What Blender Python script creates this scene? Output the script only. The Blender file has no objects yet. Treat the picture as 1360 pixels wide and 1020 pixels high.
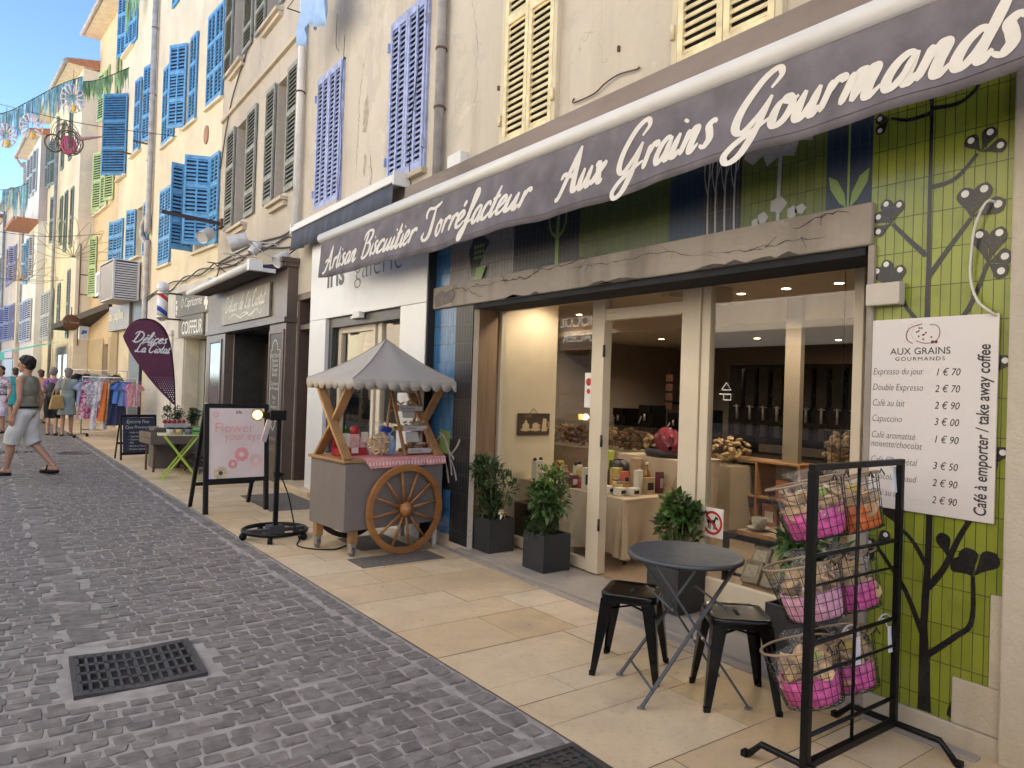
import bpy, math, random
from mathutils import Vector, Matrix, Euler
S = bpy.context.scene
col = S.collection
R = math.radians
# ---------------------------------------------------------------- camera
cd = bpy.data.cameras.new("camera"); cam = bpy.data.objects.new("camera", cd); col.objects.link(cam)
cd.sensor_width = 36.0; cd.lens = 940.0 / 1360.0 * 36.0; cd.clip_end = 2000; cd.clip_start = 0.05
_y, _p, _r = R(35.63), R(.477), R(1.906)
_F = Vector((math.sin(_y) * math.cos(_p), math.cos(_y) * math.cos(_p), math.sin(_p)))
_R0 = Vector((math.cos(_y), -math.sin(_y), 0)); _U0 = _R0.cross(_F)
_Rv = _R0 * math.cos(_r) + _U0 * math.sin(_r); _Uv = _U0 * math.cos(_r) - _R0 * math.sin(_r)
cam.matrix_world = Matrix(((_Rv.x, _Uv.x, -_F.x, 0), (_Rv.y, _Uv.y, -_F.y, 0), (_Rv.z, _Uv.z, -_F.z, 1.55), (0, 0, 0, 1)))
S.camera = cam
# ---------------------------------------------------------------- sky, sun, exposure
SUN_AZ, SUN_EL = math.atan2(.62, -.78), R(44)
w = bpy.data.worlds.new("World"); S.world = w; w.use_nodes = True
nt = w.node_tree; bg = nt.nodes["Background"]
sky = nt.nodes.new("ShaderNodeTexSky"); sky.sky_type = 'NISHITA'; sky.sun_disc = False
sky.sun_elevation = SUN_EL; sky.sun_rotation = SUN_AZ; sky.air_density = .75; sky.dust_density = .25; sky.ozone_density = 4.0; sky.altitude = 1500
nt.links.new(sky.outputs[0], bg.inputs[0]); bg.inputs[1].default_value = .055
sl = bpy.data.lights.new("sun", 'SUN'); sl.energy = 5.0; sl.angle = R(.5); sl.color = (1, .95, .88)
so = bpy.data.objects.new("sun", sl); col.objects.link(so)
sd = Vector((math.sin(SUN_AZ) * math.cos(SUN_EL), math.cos(SUN_AZ) * math.cos(SUN_EL), math.sin(SUN_EL)))
so.rotation_euler = sd.to_track_quat('Z', 'Y').to_euler(); so.location = (20, -30, 40)
S.view_settings.view_transform = 'Standard'; S.view_settings.look = 'None'; S.view_settings.gamma = 1
S.view_settings.exposure = 3.0
S.cycles.max_bounces = 10; S.cycles.diffuse_bounces = 5; S.cycles.transparent_max_bounces = 24; S.cycles.glossy_bounces = 4
S.cycles.use_denoising = True; S.cycles.caustics_reflective = False; S.cycles.caustics_refractive = False
S.cycles.sample_clamp_indirect = 4.0
# ---------------------------------------------------------------- helpers: objects and tags
def tag(o, label=None, cat=None, group=None, kind=None):
    if label: o['label'] = label
    if cat: o['category'] = cat
    if group: o['group'] = group
    if kind: o['kind'] = kind
    return o
def link(o, parent=None):
    col.objects.link(o)
    if parent is not None: o.parent = parent
    return o
def empty(name, loc=(0, 0, 0), rz=0, label=None, cat=None, group=None, kind=None):
    o = bpy.data.objects.new(name, None); o.empty_display_size = .1
    link(o); o.location = loc; o.rotation_euler = (0, 0, rz)
    return tag(o, label, cat, group, kind)
def copy_tree(o, parent=None):
    c = o.copy(); col.objects.link(c); c.parent = parent
    for ch in [x for x in o.children]: copy_tree(ch, c)
    return c
# ---------------------------------------------------------------- helpers: mesh builder
def rot_to(d, up=(0, 0, 1)):
    d = Vector(d).normalized(); u = Vector(up)
    if abs(d.dot(u)) > .999: u = Vector((1, 0, 0))
    x = u.cross(d).normalized(); y = d.cross(x)
    return Matrix((x, y, d)).transposed()
class MB:
    def __init__(s): s.v = []; s.f = []; s.m = []; s.s = []
    def add(s, vs, fs, mi=0, smooth=False):
        b = len(s.v); s.v.extend([tuple(p) for p in vs])
        for f in fs: s.f.append([b + i for i in f]); s.m.append(mi); s.s.append(smooth)
        return s
    def box(s, x0, x1, y0, y1, z0, z1, mi=0):
        if x0 > x1: x0, x1 = x1, x0
        if y0 > y1: y0, y1 = y1, y0
        if z0 > z1: z0, z1 = z1, z0
        v = [(x0, y0, z0), (x1, y0, z0), (x1, y1, z0), (x0, y1, z0), (x0, y0, z1), (x1, y0, z1), (x1, y1, z1), (x0, y1, z1)]
        return s.add(v, [(0, 3, 2, 1), (4, 5, 6, 7), (0, 1, 5, 4), (1, 2, 6, 5), (2, 3, 7, 6), (3, 0, 4, 7)], mi)
    def obox(s, c, size, rot=(0, 0, 0), mi=0, M=None):
        M = M or Euler(rot).to_matrix(); c = Vector(c); a, b, d = [q / 2 for q in size]
        v = [c + M @ Vector(p) for p in ((-a, -b, -d), (a, -b, -d), (a, b, -d), (-a, b, -d), (-a, -b, d), (a, -b, d), (a, b, d), (-a, b, d))]
        return s.add(v, [(0, 3, 2, 1), (4, 5, 6, 7), (0, 1, 5, 4), (1, 2, 6, 5), (2, 3, 7, 6), (3, 0, 4, 7)], mi)
    def bar(s, p, q, w, h=None, up=(0, 0, 1), mi=0):
        p, q = Vector(p), Vector(q); h = h or w
        return s.obox((p + q) / 2, (w, h, (q - p).length), M=rot_to(q - p, up), mi=mi)
    def tube(s, pts, r, n=8, closed=False, mi=0, caps=True):
        pts = [Vector(p) for p in pts]; N = len(pts); b = len(s.v); rs = r if isinstance(r, (list, tuple)) else [r] * N
        prev = None
        for i, p in enumerate(pts):
            a = pts[(i - 1) % N] if (closed or i > 0) else p; c = pts[(i + 1) % N] if (closed or i < N - 1) else p
            d = (c - a).normalized()
            if prev is None:
                u = Vector((0, 0, 1)) if abs(d.z) < .9 else Vector((1, 0, 0))
                x = u.cross(d).normalized()
            else: x = (prev - d * prev.dot(d)).normalized()
            prev = x; y = d.cross(x)
            for k in range(n):
                t = 2 * math.pi * k / n; s.v.append(tuple(p + (x * math.cos(t) + y * math.sin(t)) * rs[i]))
        for i in range(N if closed else N - 1):
            j = (i + 1) % N
            for k in range(n):
                l = (k + 1) % n
                s.f.append([b + i * n + k, b + i * n + l, b + j * n + l, b + j * n + k]); s.m.append(mi); s.s.append(True)
        if not closed and caps:
            s.f.append([b + k for k in range(n)][::-1]); s.m.append(mi); s.s.append(False)
            s.f.append([b + (N - 1) * n + k for k in range(n)]); s.m.append(mi); s.s.append(False)
        return s
    def lathe(s, prof, n=24, c=(0, 0, 0), M=None, mi=0, smooth=True):
        c = Vector(c); M = M or Matrix.Identity(3); b = len(s.v)
        for (r, z) in prof:
            for k in range(n):
                t = 2 * math.pi * k / n; s.v.append(tuple(c + M @ Vector((r * math.cos(t), r * math.sin(t), z))))
        for i in range(len(prof) - 1):
            for k in range(n):
                l = (k + 1) % n
                s.f.append([b + i * n + k, b + i * n + l, b + (i + 1) * n + l, b + (i + 1) * n + k]); s.m.append(mi); s.s.append(smooth)
        for i, rev in (() if prof[0] == prof[-1] else ((0, True), (len(prof) - 1, False))):
            if prof[i][0] > 1e-4:
                f = [b + i * n + k for k in range(n)]; s.f.append(f[::-1] if rev else f); s.m.append(mi); s.s.append(False)
        return s
    def ball(s, c, r, n=10, mi=0, M=None):
        r = r if isinstance(r, (tuple, list)) else (r, r, r); M = M or Matrix.Identity(3); c = Vector(c); b = len(s.v); m = max(4, n // 2 + 1)
        for i in range(m + 1):
            t = math.pi * i / m
            for k in range(n):
                a = 2 * math.pi * k / n
                s.v.append(tuple(c + M @ Vector((r[0] * math.sin(t) * math.cos(a), r[1] * math.sin(t) * math.sin(a), -r[2] * math.cos(t)))))
        for i in range(m):
            for k in range(n):
                l = (k + 1) % n; s.f.append([b + i * n + k, b + i * n + l, b + (i + 1) * n + l, b + (i + 1) * n + k]); s.m.append(mi); s.s.append(True)
        return s
    def prism(s, poly, O, U, V, th, mi=0):
        """flat polygon (u,v) extruded by th along U x V"""
        O, U, V = Vector(O), Vector(U), Vector(V); N = U.cross(V); n = len(poly)
        a = [O + U * p[0] + V * p[1] for p in poly]; v = a + [p + N * th for p in a]
        f = [list(range(n))[::-1], list(range(n, 2 * n))] + [[i, (i + 1) % n, n + (i + 1) % n, n + i] for i in range(n)]
        return s.add(v, f, mi)
    def ribbon(s, pts, wid, O, U, V, off=0, mi=0, ramp=0):
        O, U, V = Vector(O), Vector(U), Vector(V); N = U.cross(V).normalized(); b = len(s.v); n = len(pts)
        for i in range(n):
            p = pts[i]; a = pts[max(0, i - 1)]; c = pts[min(n - 1, i + 1)]
            dx, dy = c[0] - a[0], c[1] - a[1]; L = math.hypot(dx, dy) or 1
            wv = wid[i] if isinstance(wid, (list, tuple)) else wid
            o = off + ramp * i / n
            for sg in (1, -1):
                s.v.append(tuple(O + U * (p[0] - sg * dy / L * wv) + V * (p[1] + sg * dx / L * wv) + N * o))
        for i in range(n - 1):
            s.f.append([b + 2 * i + 1, b + 2 * i + 3, b + 2 * i + 2, b + 2 * i]); s.m.append(mi); s.s.append(False)
        return s
    def disc(s, c, r, O, U, V, off=0, n=16, mi=0, ry=None):
        O, U, V = Vector(O), Vector(U), Vector(V); N = U.cross(V).normalized(); ry = ry or r
        v = [O + U * (c[0] + r * math.cos(2 * math.pi * k / n)) + V * (c[1] + ry * math.sin(2 * math.pi * k / n)) + N * off for k in range(n)]
        return s.add(v, [list(range(n))], mi)
    def xf(s, M):
        s.v = [tuple(M @ Vector(p)) for p in s.v]; return s
    def join(s, o):
        b = len(s.v); s.v += o.v; s.f += [[b + i for i in f] for f in o.f]; s.m += o.m; s.s += o.s; return s
    def mesh(s, name, mats):
        me = bpy.data.meshes.new(name); me.from_pydata(s.v, [], s.f)
        for m in (mats if isinstance(mats, (list, tuple)) else [mats]): me.materials.append(m)
        me.polygons.foreach_set('material_index', s.m); me.polygons.foreach_set('use_smooth', s.s); me.update()
        return me
    def build(s, name, mats, parent=None, bevel=0, loc=None, rz=None, sub=0):
        o = bpy.data.objects.new(name, s.mesh(name, mats)); link(o, parent)
        if loc is not None: o.location = loc
        if rz is not None: o.rotation_euler = (0, 0, rz)
        if bevel:
            b = o.modifiers.new('bevel', 'BEVEL'); b.width = bevel; b.segments = 2; b.limit_method = 'ANGLE'; b.angle_limit = R(40)
        if sub:
            b = o.modifiers.new('sub', 'SUBSURF'); b.levels = sub; b.render_levels = sub
        return o
def catmull(P, n=8, closed=False):
    P = [Vector(p) for p in P]; out = []; N = len(P)
    for i in range(N if closed else N - 1):
        g = (lambda k: P[k % N]) if closed else (lambda k: P[min(max(k, 0), N - 1)])
        a, b, c, d = g(i - 1), g(i), g(i + 1), g(i + 2)
        for k in range(n):
            t = k / n
            out.append(.5 * (2 * b + (c - a) * t + (2 * a - 5 * b + 4 * c - d) * t * t + (3 * b - a - 3 * c + d) * t ** 3))
    if not closed: out.append(P[-1])
    return out
# ---------------------------------------------------------------- helpers: text
def text_mb(txt, size, O, U, V, off=.002, align='LEFT', shear=0, sx=1, bold=0, space=1):
    cu = bpy.data.curves.new('txt', 'FONT'); cu.body = txt; cu.size = size; cu.align_x = align; cu.shear = shear
    cu.offset = bold; cu.resolution_u = 3; cu.space_character = space
    ob = bpy.data.objects.new('txt', cu); col.objects.link(ob)
    dg = bpy.context.evaluated_depsgraph_get(); dg.update()
    me = bpy.data.meshes.new_from_object(ob.evaluated_get(dg))
    O, U, V = Vector(O), Vector(U), Vector(V); N = U.cross(V).normalized(); m = MB()
    m.add([O + U * (p.co.x * sx) + V * p.co.y + N * off for p in me.vertices], [list(p.vertices) for p in me.polygons])
    bpy.data.objects.remove(ob); bpy.data.curves.remove(cu); bpy.data.meshes.remove(me)
    return m
FU, FV = Vector((0, -1, 0)), Vector((0, 0, 1))      # writing on a wall that faces the street
# brush script, drawn as pen strokes: (x, y) with baseline 0, capital height 1
GL = {
 'A': (.80, [[(.02, -.06), (.12, -.10), (.25, .1), (.45, .6), (.62, 1.02)], [(.62, 1.02), (.60, .55), (.62, .08), (.70, 0), (.78, .10)], [(.10, .36), (.22, .46), (.45, .38), (.68, .42)]]),
 'B': (.74, [[(.30, .98), (.22, .5), (.14, .0)], [(.02, .72), (.08, .92), (.34, 1.04), (.60, .98), (.64, .78), (.48, .58), (.30, .55)], [(.30, .55), (.56, .52), (.64, .28), (.48, .04), (.22, -.02), (.04, .10)]]),
 'T': (.70, [[(.10, .66), (.04, .82), (.14, .98), (.40, .95), (.62, 1.0), (.78, 1.08)], [(.50, .97), (.44, .5), (.36, .08), (.20, -.06), (.04, .06), (.10, .22)]]),
 'G': (.86, [[(.66, .72), (.80, .90), (.68, 1.04), (.42, .90), (.18, .52), (.14, .18), (.32, .05), (.56, .28), (.73, .58)], [(.73, .58), (.62, .1), (.44, -.34), (.22, -.46), (.10, -.32), (.26, -.12), (.60, .06), (.86, .18)]]),
 'a': (.46, [[(.38, .38), (.28, .47), (.12, .36), (.04, .14), (.12, .0), (.26, .10), (.38, .40)], [(.39, .46), (.33, .14), (.38, .0), (.48, .12)]]),
 'b': (.44, []), 'c': (.36, [[(.32, .34), (.28, .46), (.14, .40), (.04, .18), (.10, .01), (.24, .02), (.38, .16)]]),
 'd': (.48, [[(.36, .38), (.26, .47), (.10, .34), (.04, .12), (.12, .0), (.26, .12), (.38, .45)], [(.52, 1.02), (.42, .5), (.34, .12), (.40, .0), (.50, .12)]]),
 'e': (.36, [[(.04, .14), (.20, .24), (.32, .38), (.24, .48), (.10, .36), (.05, .12), (.14, .0), (.28, .04), (.38, .16)]]),
 'f': (.36, [[(.04, .12), (.22, .4), (.40, .86), (.34, 1.02), (.26, .86), (.18, .3), (.08, -.28), (.0, -.42), (-.02, -.24), (.14, .02), (.38, .16)]]),
 'i': (.24, [[(.14, .46), (.06, .12), (.12, .0), (.24, .12)], [(.19, .64), (.21, .70)]]),
 'm': (.68, [[(.04, .0), (.10, .24), (.14, .46)], [(.10, .2), (.22, .44), (.30, .42), (.26, .2), (.22, .0)], [(.26, .18), (.40, .44), (.48, .42), (.44, .2), (.44, .04), (.50, .0), (.64, .12)]]),
 'n': (.48, [[(.04, .0), (.10, .24), (.14, .46)], [(.10, .2), (.24, .45), (.32, .42), (.28, .2), (.28, .04), (.34, .0), (.46, .12)]]),
 'o': (.42, [[(.22, .46), (.08, .36), (.03, .12), (.12, .0), (.26, .08), (.34, .30), (.26, .45), (.20, .42), (.30, .36), (.42, .42)]]),
 'r': (.36, [[(.04, .0), (.10, .24), (.14, .46)], [(.10, .24), (.20, .42), (.30, .46), (.36, .36)]]),
 's': (.34, [[(.30, .42), (.22, .48), (.13, .40), (.20, .26), (.25, .12), (.16, .0), (.03, .06)]]),
 't': (.28, [[(.22, .84), (.12, .4), (.06, .12), (.12, .0), (.26, .14)], [(.02, .50), (.16, .52), (.32, .56)]]),
 'u': (.46, [[(.12, .46), (.05, .14), (.10, .0), (.22, .08), (.36, .38)], [(.38, .46), (.31, .14), (.36, .0), (.46, .12)]]),
 'D': (.80, [[(.34, .96), (.24, .5), (.14, .02)], [(.04, .74), (.16, .98), (.48, 1.02), (.72, .74), (.66, .3), (.40, .0), (.14, .02), (.02, .12)]]),
 'L': (.66, [[(.58, .84), (.50, 1.02), (.36, .92), (.26, .5), (.16, .08), (.04, .04), (.10, .14), (.30, .04), (.50, .0), (.62, .12)]]),
 'C': (.62, [[(.58, .78), (.54, 1.0), (.34, .96), (.12, .6), (.06, .24), (.18, .0), (.40, .04), (.60, .24)]]),
 'l': (.24, [[(.10, .2), (.24, .7), (.26, 1.0), (.18, .96), (.08, .4), (.08, .06), (.14, .0), (.26, .14)]]),
 'x': (.40, [[(.06, .40), (.14, .46), (.20, .24), (.26, .02), (.36, .08)], [(.38, .46), (.20, .24), (.02, .0)]]),
}
def script_mb(txt, width, H, w0=.05, slant=.3, gap=.3):
    """brush script in the x-y plane, width wide, H tall, starting at the origin"""
    out = MB(); x = 0; so = 0; adv = sum(gap if c == ' ' else GL['e' if c == 'é' else c][0] for c in txt); sx = width / adv
    for ch in txt:
        if ch == ' ': x += gap; continue
        g = GL['e' if ch == 'é' else ch]
        for s_ in list(g[1]) + ([[(.20, .62), (.30, .78)]] if ch == 'é' else []):
            pts = [(p.x, p.y) for p in catmull([((x + a + slant * b) * sx, b * H, 0) for a, b in s_], 6)]; n = len(pts); so += 1
            out.ribbon(pts, [H * w0 * min(1.3, .6 + 3 * min(i, n - 1 - i) / n) for i in range(n)], (0, 0, 0), (1, 0, 0), (0, 1, 0), .0004 * (so % 3), 0, .0012)
        x += g[0]
    return out
# ---------------------------------------------------------------- helpers: materials
def nn(nt, t, **k):
    n = nt.nodes.new(t)
    for a, b in k.items(): setattr(n, a, b)
    return n
def ramp(nt, src, stops):
    n = nt.nodes.new('ShaderNodeValToRGB'); nt.links.new(src, n.inputs[0]); e = n.color_ramp.elements
    while len(e) < len(stops): e.new(.5)
    for i, (p, c) in enumerate(stops): e[i].position = p; e[i].color = (*c, 1) if len(c) == 3 else c
    return n.outputs[0]
def mix(nt, f, a, b, mode='MIX'):
    n = nt.nodes.new('ShaderNodeMix'); n.data_type = 'RGBA'; n.blend_type = mode
    for i, x in ((0, f), (6, a), (7, b)):
        if hasattr(x, 'default_value') and hasattr(x, 'links'): nt.links.new(x, n.inputs[i])
        elif isinstance(x, (int, float)): n.inputs[i].default_value = x
        else: n.inputs[i].default_value = (*x, 1)
    return n.outputs[2]
def coords(nt, scale=(1, 1, 1), rot=(0, 0, 0), loc=(0, 0, 0)):
    tc = nt.nodes.new('ShaderNodeTexCoord'); mp = nt.nodes.new('ShaderNodeMapping')
    mp.inputs['Scale'].default_value = scale; mp.inputs['Rotation'].default_value = rot; mp.inputs['Location'].default_value = loc
    nt.links.new(tc.outputs['Object'], mp.inputs[0]); return mp.outputs[0]
def noise(nt, vec, scale, detail=4, rough=.55, dist=0):
    n = nt.nodes.new('ShaderNodeTexNoise'); n.inputs['Scale'].default_value = scale; n.inputs['Detail'].default_value = detail
    n.inputs['Roughness'].default_value = rough; n.inputs['Distortion'].default_value = dist
    if vec is not None: nt.links.new(vec, n.inputs['Vector'])
    return n.outputs['Fac']
_mats = {}
def newmat(name):
    m = bpy.data.materials.new(name); m.use_nodes = True; nt = m.node_tree; return m, nt, nt.nodes['Principled BSDF']
def bumpit(nt, p, h, strength=.3, dist=.01):
    b = nt.nodes.new('ShaderNodeBump'); b.inputs['Strength'].default_value = strength; b.inputs['Distance'].default_value = dist
    nt.links.new(h, b.inputs['Height']); nt.links.new(b.outputs[0], p.inputs['Normal'])
def mat(name, c, rough=.7, var=.12, scale=5, bump=0, bscale=60, metal=0, island=0, spec=.5, coat=0, stretch=(1, 1, 1)):
    if name in _mats: return _mats[name]
    m, nt, p = newmat(name); v = coords(nt, stretch)
    f = noise(nt, v, scale, 5)
    a = [min(1, x * (1 + var)) for x in c]; b = [x * (1 - var) for x in c]
    o = mix(nt, ramp(nt, f, [(.3, (0, 0, 0)), (.7, (1, 1, 1))]), b, a)
    if island:
        g = nn(nt, 'ShaderNodeNewGeometry')
        o = mix(nt, 1.0, o, ramp(nt, g.outputs['Random Per Island'], [(0, (1 - island,) * 3), (1, (min(1.0, 1 + island * .3),) * 3)]), 'MULTIPLY')
    nt.links.new(o, p.inputs['Base Color']); p.inputs['Roughness'].default_value = rough; p.inputs['Metallic'].default_value = metal
    p.inputs['Specular IOR Level'].default_value = spec; p.inputs['Coat Weight'].default_value = coat
    if rough > .22:
        rr = nn(nt, 'ShaderNodeMapRange'); nt.links.new(noise(nt, v, scale * 3.1, 3), rr.inputs[0])
        rr.inputs[3].default_value = max(.05, rough - .1); rr.inputs[4].default_value = min(1, rough + .1); nt.links.new(rr.outputs[0], p.inputs['Roughness'])
    if bump: bumpit(nt, p, noise(nt, v, bscale, 4), bump, .004)
    _mats[name] = m; return m
def plaster(name, c, stain=(.3, .24, .18), amount=.35, bump=.25, crack=0):
    m, nt, p = newmat(name); v = coords(nt)
    f1 = noise(nt, v, .55, 6, .6); f2 = noise(nt, coords(nt, (2.2, 2.2, .22)), 1.3, 5, .6); f3 = noise(nt, v, 14, 4)
    o = mix(nt, ramp(nt, f1, [(.35, (0, 0, 0)), (.7, (1, 1, 1))]), [x * .86 for x in c], [min(1, x * 1.08) for x in c])
    fp = noise(nt, coords(nt, loc=(7, 3, 1)), .9, 7, .62, .4); o = mix(nt, ramp(nt, fp, [(.575, (0, 0, 0)), (.595, (.38,) * 3)]), o, [x * y for x, y in zip(c, (.74, .76, .80))])
    fq = noise(nt, coords(nt, loc=(1, 9, 4)), 1.7, 7, .65, .3); o = mix(nt, ramp(nt, fq, [(.63, (0, 0, 0)), (.65, (.45,) * 3)]), o, [min(1, x * 1.18) for x in c])
    o = mix(nt, ramp(nt, f2, [(.50, (0, 0, 0)), (.85, (amount,) * 3)]), o, stain)
    o = mix(nt, ramp(nt, f3, [(.3, (.1,) * 3), (.7, (0, 0, 0))]), o, stain)
    if crack:
        vo = nn(nt, 'ShaderNodeTexVoronoi', feature='DISTANCE_TO_EDGE'); vo.inputs['Scale'].default_value = crack
        dv = nn(nt, 'ShaderNodeVectorMath', operation='ADD'); nz = nn(nt, 'ShaderNodeTexNoise'); nz.inputs['Scale'].default_value = 3
        nt.links.new(v, nz.inputs['Vector']); nt.links.new(v, dv.inputs[0]); nt.links.new(nz.outputs['Color'], dv.inputs[1]); nt.links.new(dv.outputs[0], vo.inputs['Vector'])
        k = ramp(nt, vo.outputs['Distance'], [(0, (1, 1, 1)), (.007, (0, 0, 0))])
        msk = ramp(nt, noise(nt, v, 1.1, 3), [(.60, (0, 0, 0)), (.74, (.6,) * 3)])
        o = mix(nt, mix(nt, 1.0, k, msk, 'MULTIPLY'), o, (.1, .08, .065))
    nt.links.new(o, p.inputs['Base Color']); p.inputs['Roughness'].default_value = .92; p.inputs['Specular IOR Level'].default_value = .25
    h = mix(nt, .35, noise(nt, v, 60, 4), noise(nt, v, 5, 4)); bumpit(nt, p, h, bump, .01)
    return m
def wood(name, c1, c2, axis=2, scale=6, rough=.55):
    m, nt, p = newmat(name); sc = [9, 9, 9]; sc[axis] = .8
    v = coords(nt, sc); f = noise(nt, v, scale / 6, 6, .6, 1.2); g = nn(nt, 'ShaderNodeNewGeometry')
    o = mix(nt, ramp(nt, f, [(.3, (0, 0, 0)), (.7, (1, 1, 1))]), c1, c2)
    o = mix(nt, 1.0, o, ramp(nt, g.outputs['Random Per Island'], [(0, (.78,) * 3), (1, (1, 1, 1))]), 'MULTIPLY')
    nt.links.new(o, p.inputs['Base Color']); p.inputs['Roughness'].default_value = rough; bumpit(nt, p, f, .15, .003)
    return m
def emit(name, c, s):
    m, nt, p = newmat(name); p.inputs['Base Color'].default_value = (*c, 1); p.inputs['Emission Color'].default_value = (*c, 1); p.inputs['Emission Strength'].default_value = s
    return m
def glass(name, tint=(1, 1, 1), ior=1.45, rough=.02, gloss=1.0):
    m, nt, p = newmat(name); nt.nodes.remove(p)
    g = nn(nt, 'ShaderNodeNewGeometry'); dt = nn(nt, 'ShaderNodeVectorMath', operation='DOT_PRODUCT'); nt.links.new(g.outputs['Normal'], dt.inputs[0]); nt.links.new(g.outputs['Incoming'], dt.inputs[1])
    ab = nn(nt, 'ShaderNodeMath', operation='ABSOLUTE'); nt.links.new(dt.outputs['Value'], ab.inputs[0]); om = nn(nt, 'ShaderNodeMath', operation='SUBTRACT'); om.inputs[0].default_value = 1; nt.links.new(ab.outputs[0], om.inputs[1])
    pw = nn(nt, 'ShaderNodeMath', operation='POWER'); pw.inputs[1].default_value = 5; nt.links.new(om.outputs[0], pw.inputs[0]); f0 = ((ior - 1) / (ior + 1)) ** 2
    fr = nn(nt, 'ShaderNodeMath', operation='MULTIPLY_ADD'); fr.inputs[1].default_value = 1 - f0; fr.inputs[2].default_value = f0; nt.links.new(pw.outputs[0], fr.inputs[0])
    tr = nn(nt, 'ShaderNodeBsdfTransparent'); tr.inputs[0].default_value = (*tint, 1); gl = nn(nt, 'ShaderNodeBsdfGlossy'); gl.inputs['Roughness'].default_value = rough
    ml = nn(nt, 'ShaderNodeMath', operation='MULTIPLY'); ml.inputs[1].default_value = gloss; nt.links.new(fr.outputs[0], ml.inputs[0])
    mx = nn(nt, 'ShaderNodeMixShader'); nt.links.new(ml.outputs[0], mx.inputs[0]); nt.links.new(tr.outputs[0], mx.inputs[1]); nt.links.new(gl.outputs[0], mx.inputs[2])
    nt.links.new(mx.outputs[0], nt.nodes['Material Output'].inputs[0]); return m
def film(name, c=(1, 1, 1), alpha=.25, rough=.12):
    """crinkled cellophane: clear film, white crease highlights put into its opacity"""
    m, nt, p = newmat(name); p.inputs['Base Color'].default_value = (*c, 1); p.inputs['Roughness'].default_value = rough
    v = coords(nt); f = noise(nt, v, 45, 4, .6, 1.5)
    r = ramp(nt, f, [(.45, (alpha * .25,) * 3), (.60, (alpha * .5,) * 3), (.72, (alpha * 2.6,) * 3)]); nt.links.new(r, p.inputs['Alpha']); bumpit(nt, p, f, 1.0, .02); return m
def tiles(name, c1, c2, grout=(.03, .03, .03), w=.05, h=.18, rough=.25, bump=.4):
    """stacked upright wall tiles on a wall in the Y-Z plane"""
    m, nt, p = newmat(name); tc = nn(nt, 'ShaderNodeTexCoord'); sp = nn(nt, 'ShaderNodeSeparateXYZ'); cb = nn(nt, 'ShaderNodeCombineXYZ')
    nt.links.new(tc.outputs['Object'], sp.inputs[0]); nt.links.new(sp.outputs[1], cb.inputs[0]); nt.links.new(sp.outputs[2], cb.inputs[1])
    b = nn(nt, 'ShaderNodeTexBrick', offset=0.0, squash=1.0); nt.links.new(cb.outputs[0], b.inputs['Vector'])
    b.inputs['Color1'].default_value = (*c1, 1); b.inputs['Color2'].default_value = (*c2, 1); b.inputs['Mortar'].default_value = (*grout, 1)
    b.inputs['Scale'].default_value = 1; b.inputs['Mortar Size'].default_value = .0022; b.inputs['Mortar Smooth'].default_value = .2
    b.inputs['Brick Width'].default_value = w; b.inputs['Row Height'].default_value = h
    o = mix(nt, ramp(nt, noise(nt, tc.outputs['Object'], 9, 6), [(.5, (0, 0, 0)), (.8, (.45,) * 3)]), b.outputs['Color'], [x * .45 for x in c1])
    nt.links.new(o, p.inputs['Base Color']); p.inputs['Roughness'].default_value = rough
    iv = nn(nt, 'ShaderNodeMath', operation='SUBTRACT'); iv.inputs[0].default_value = 1; nt.links.new(b.outputs['Fac'], iv.inputs[1])
    hh = mix(nt, .12, iv.outputs[0], noise(nt, tc.outputs['Object'], 30, 3)); bumpit(nt, p, hh, bump, .003)
    return m
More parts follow.
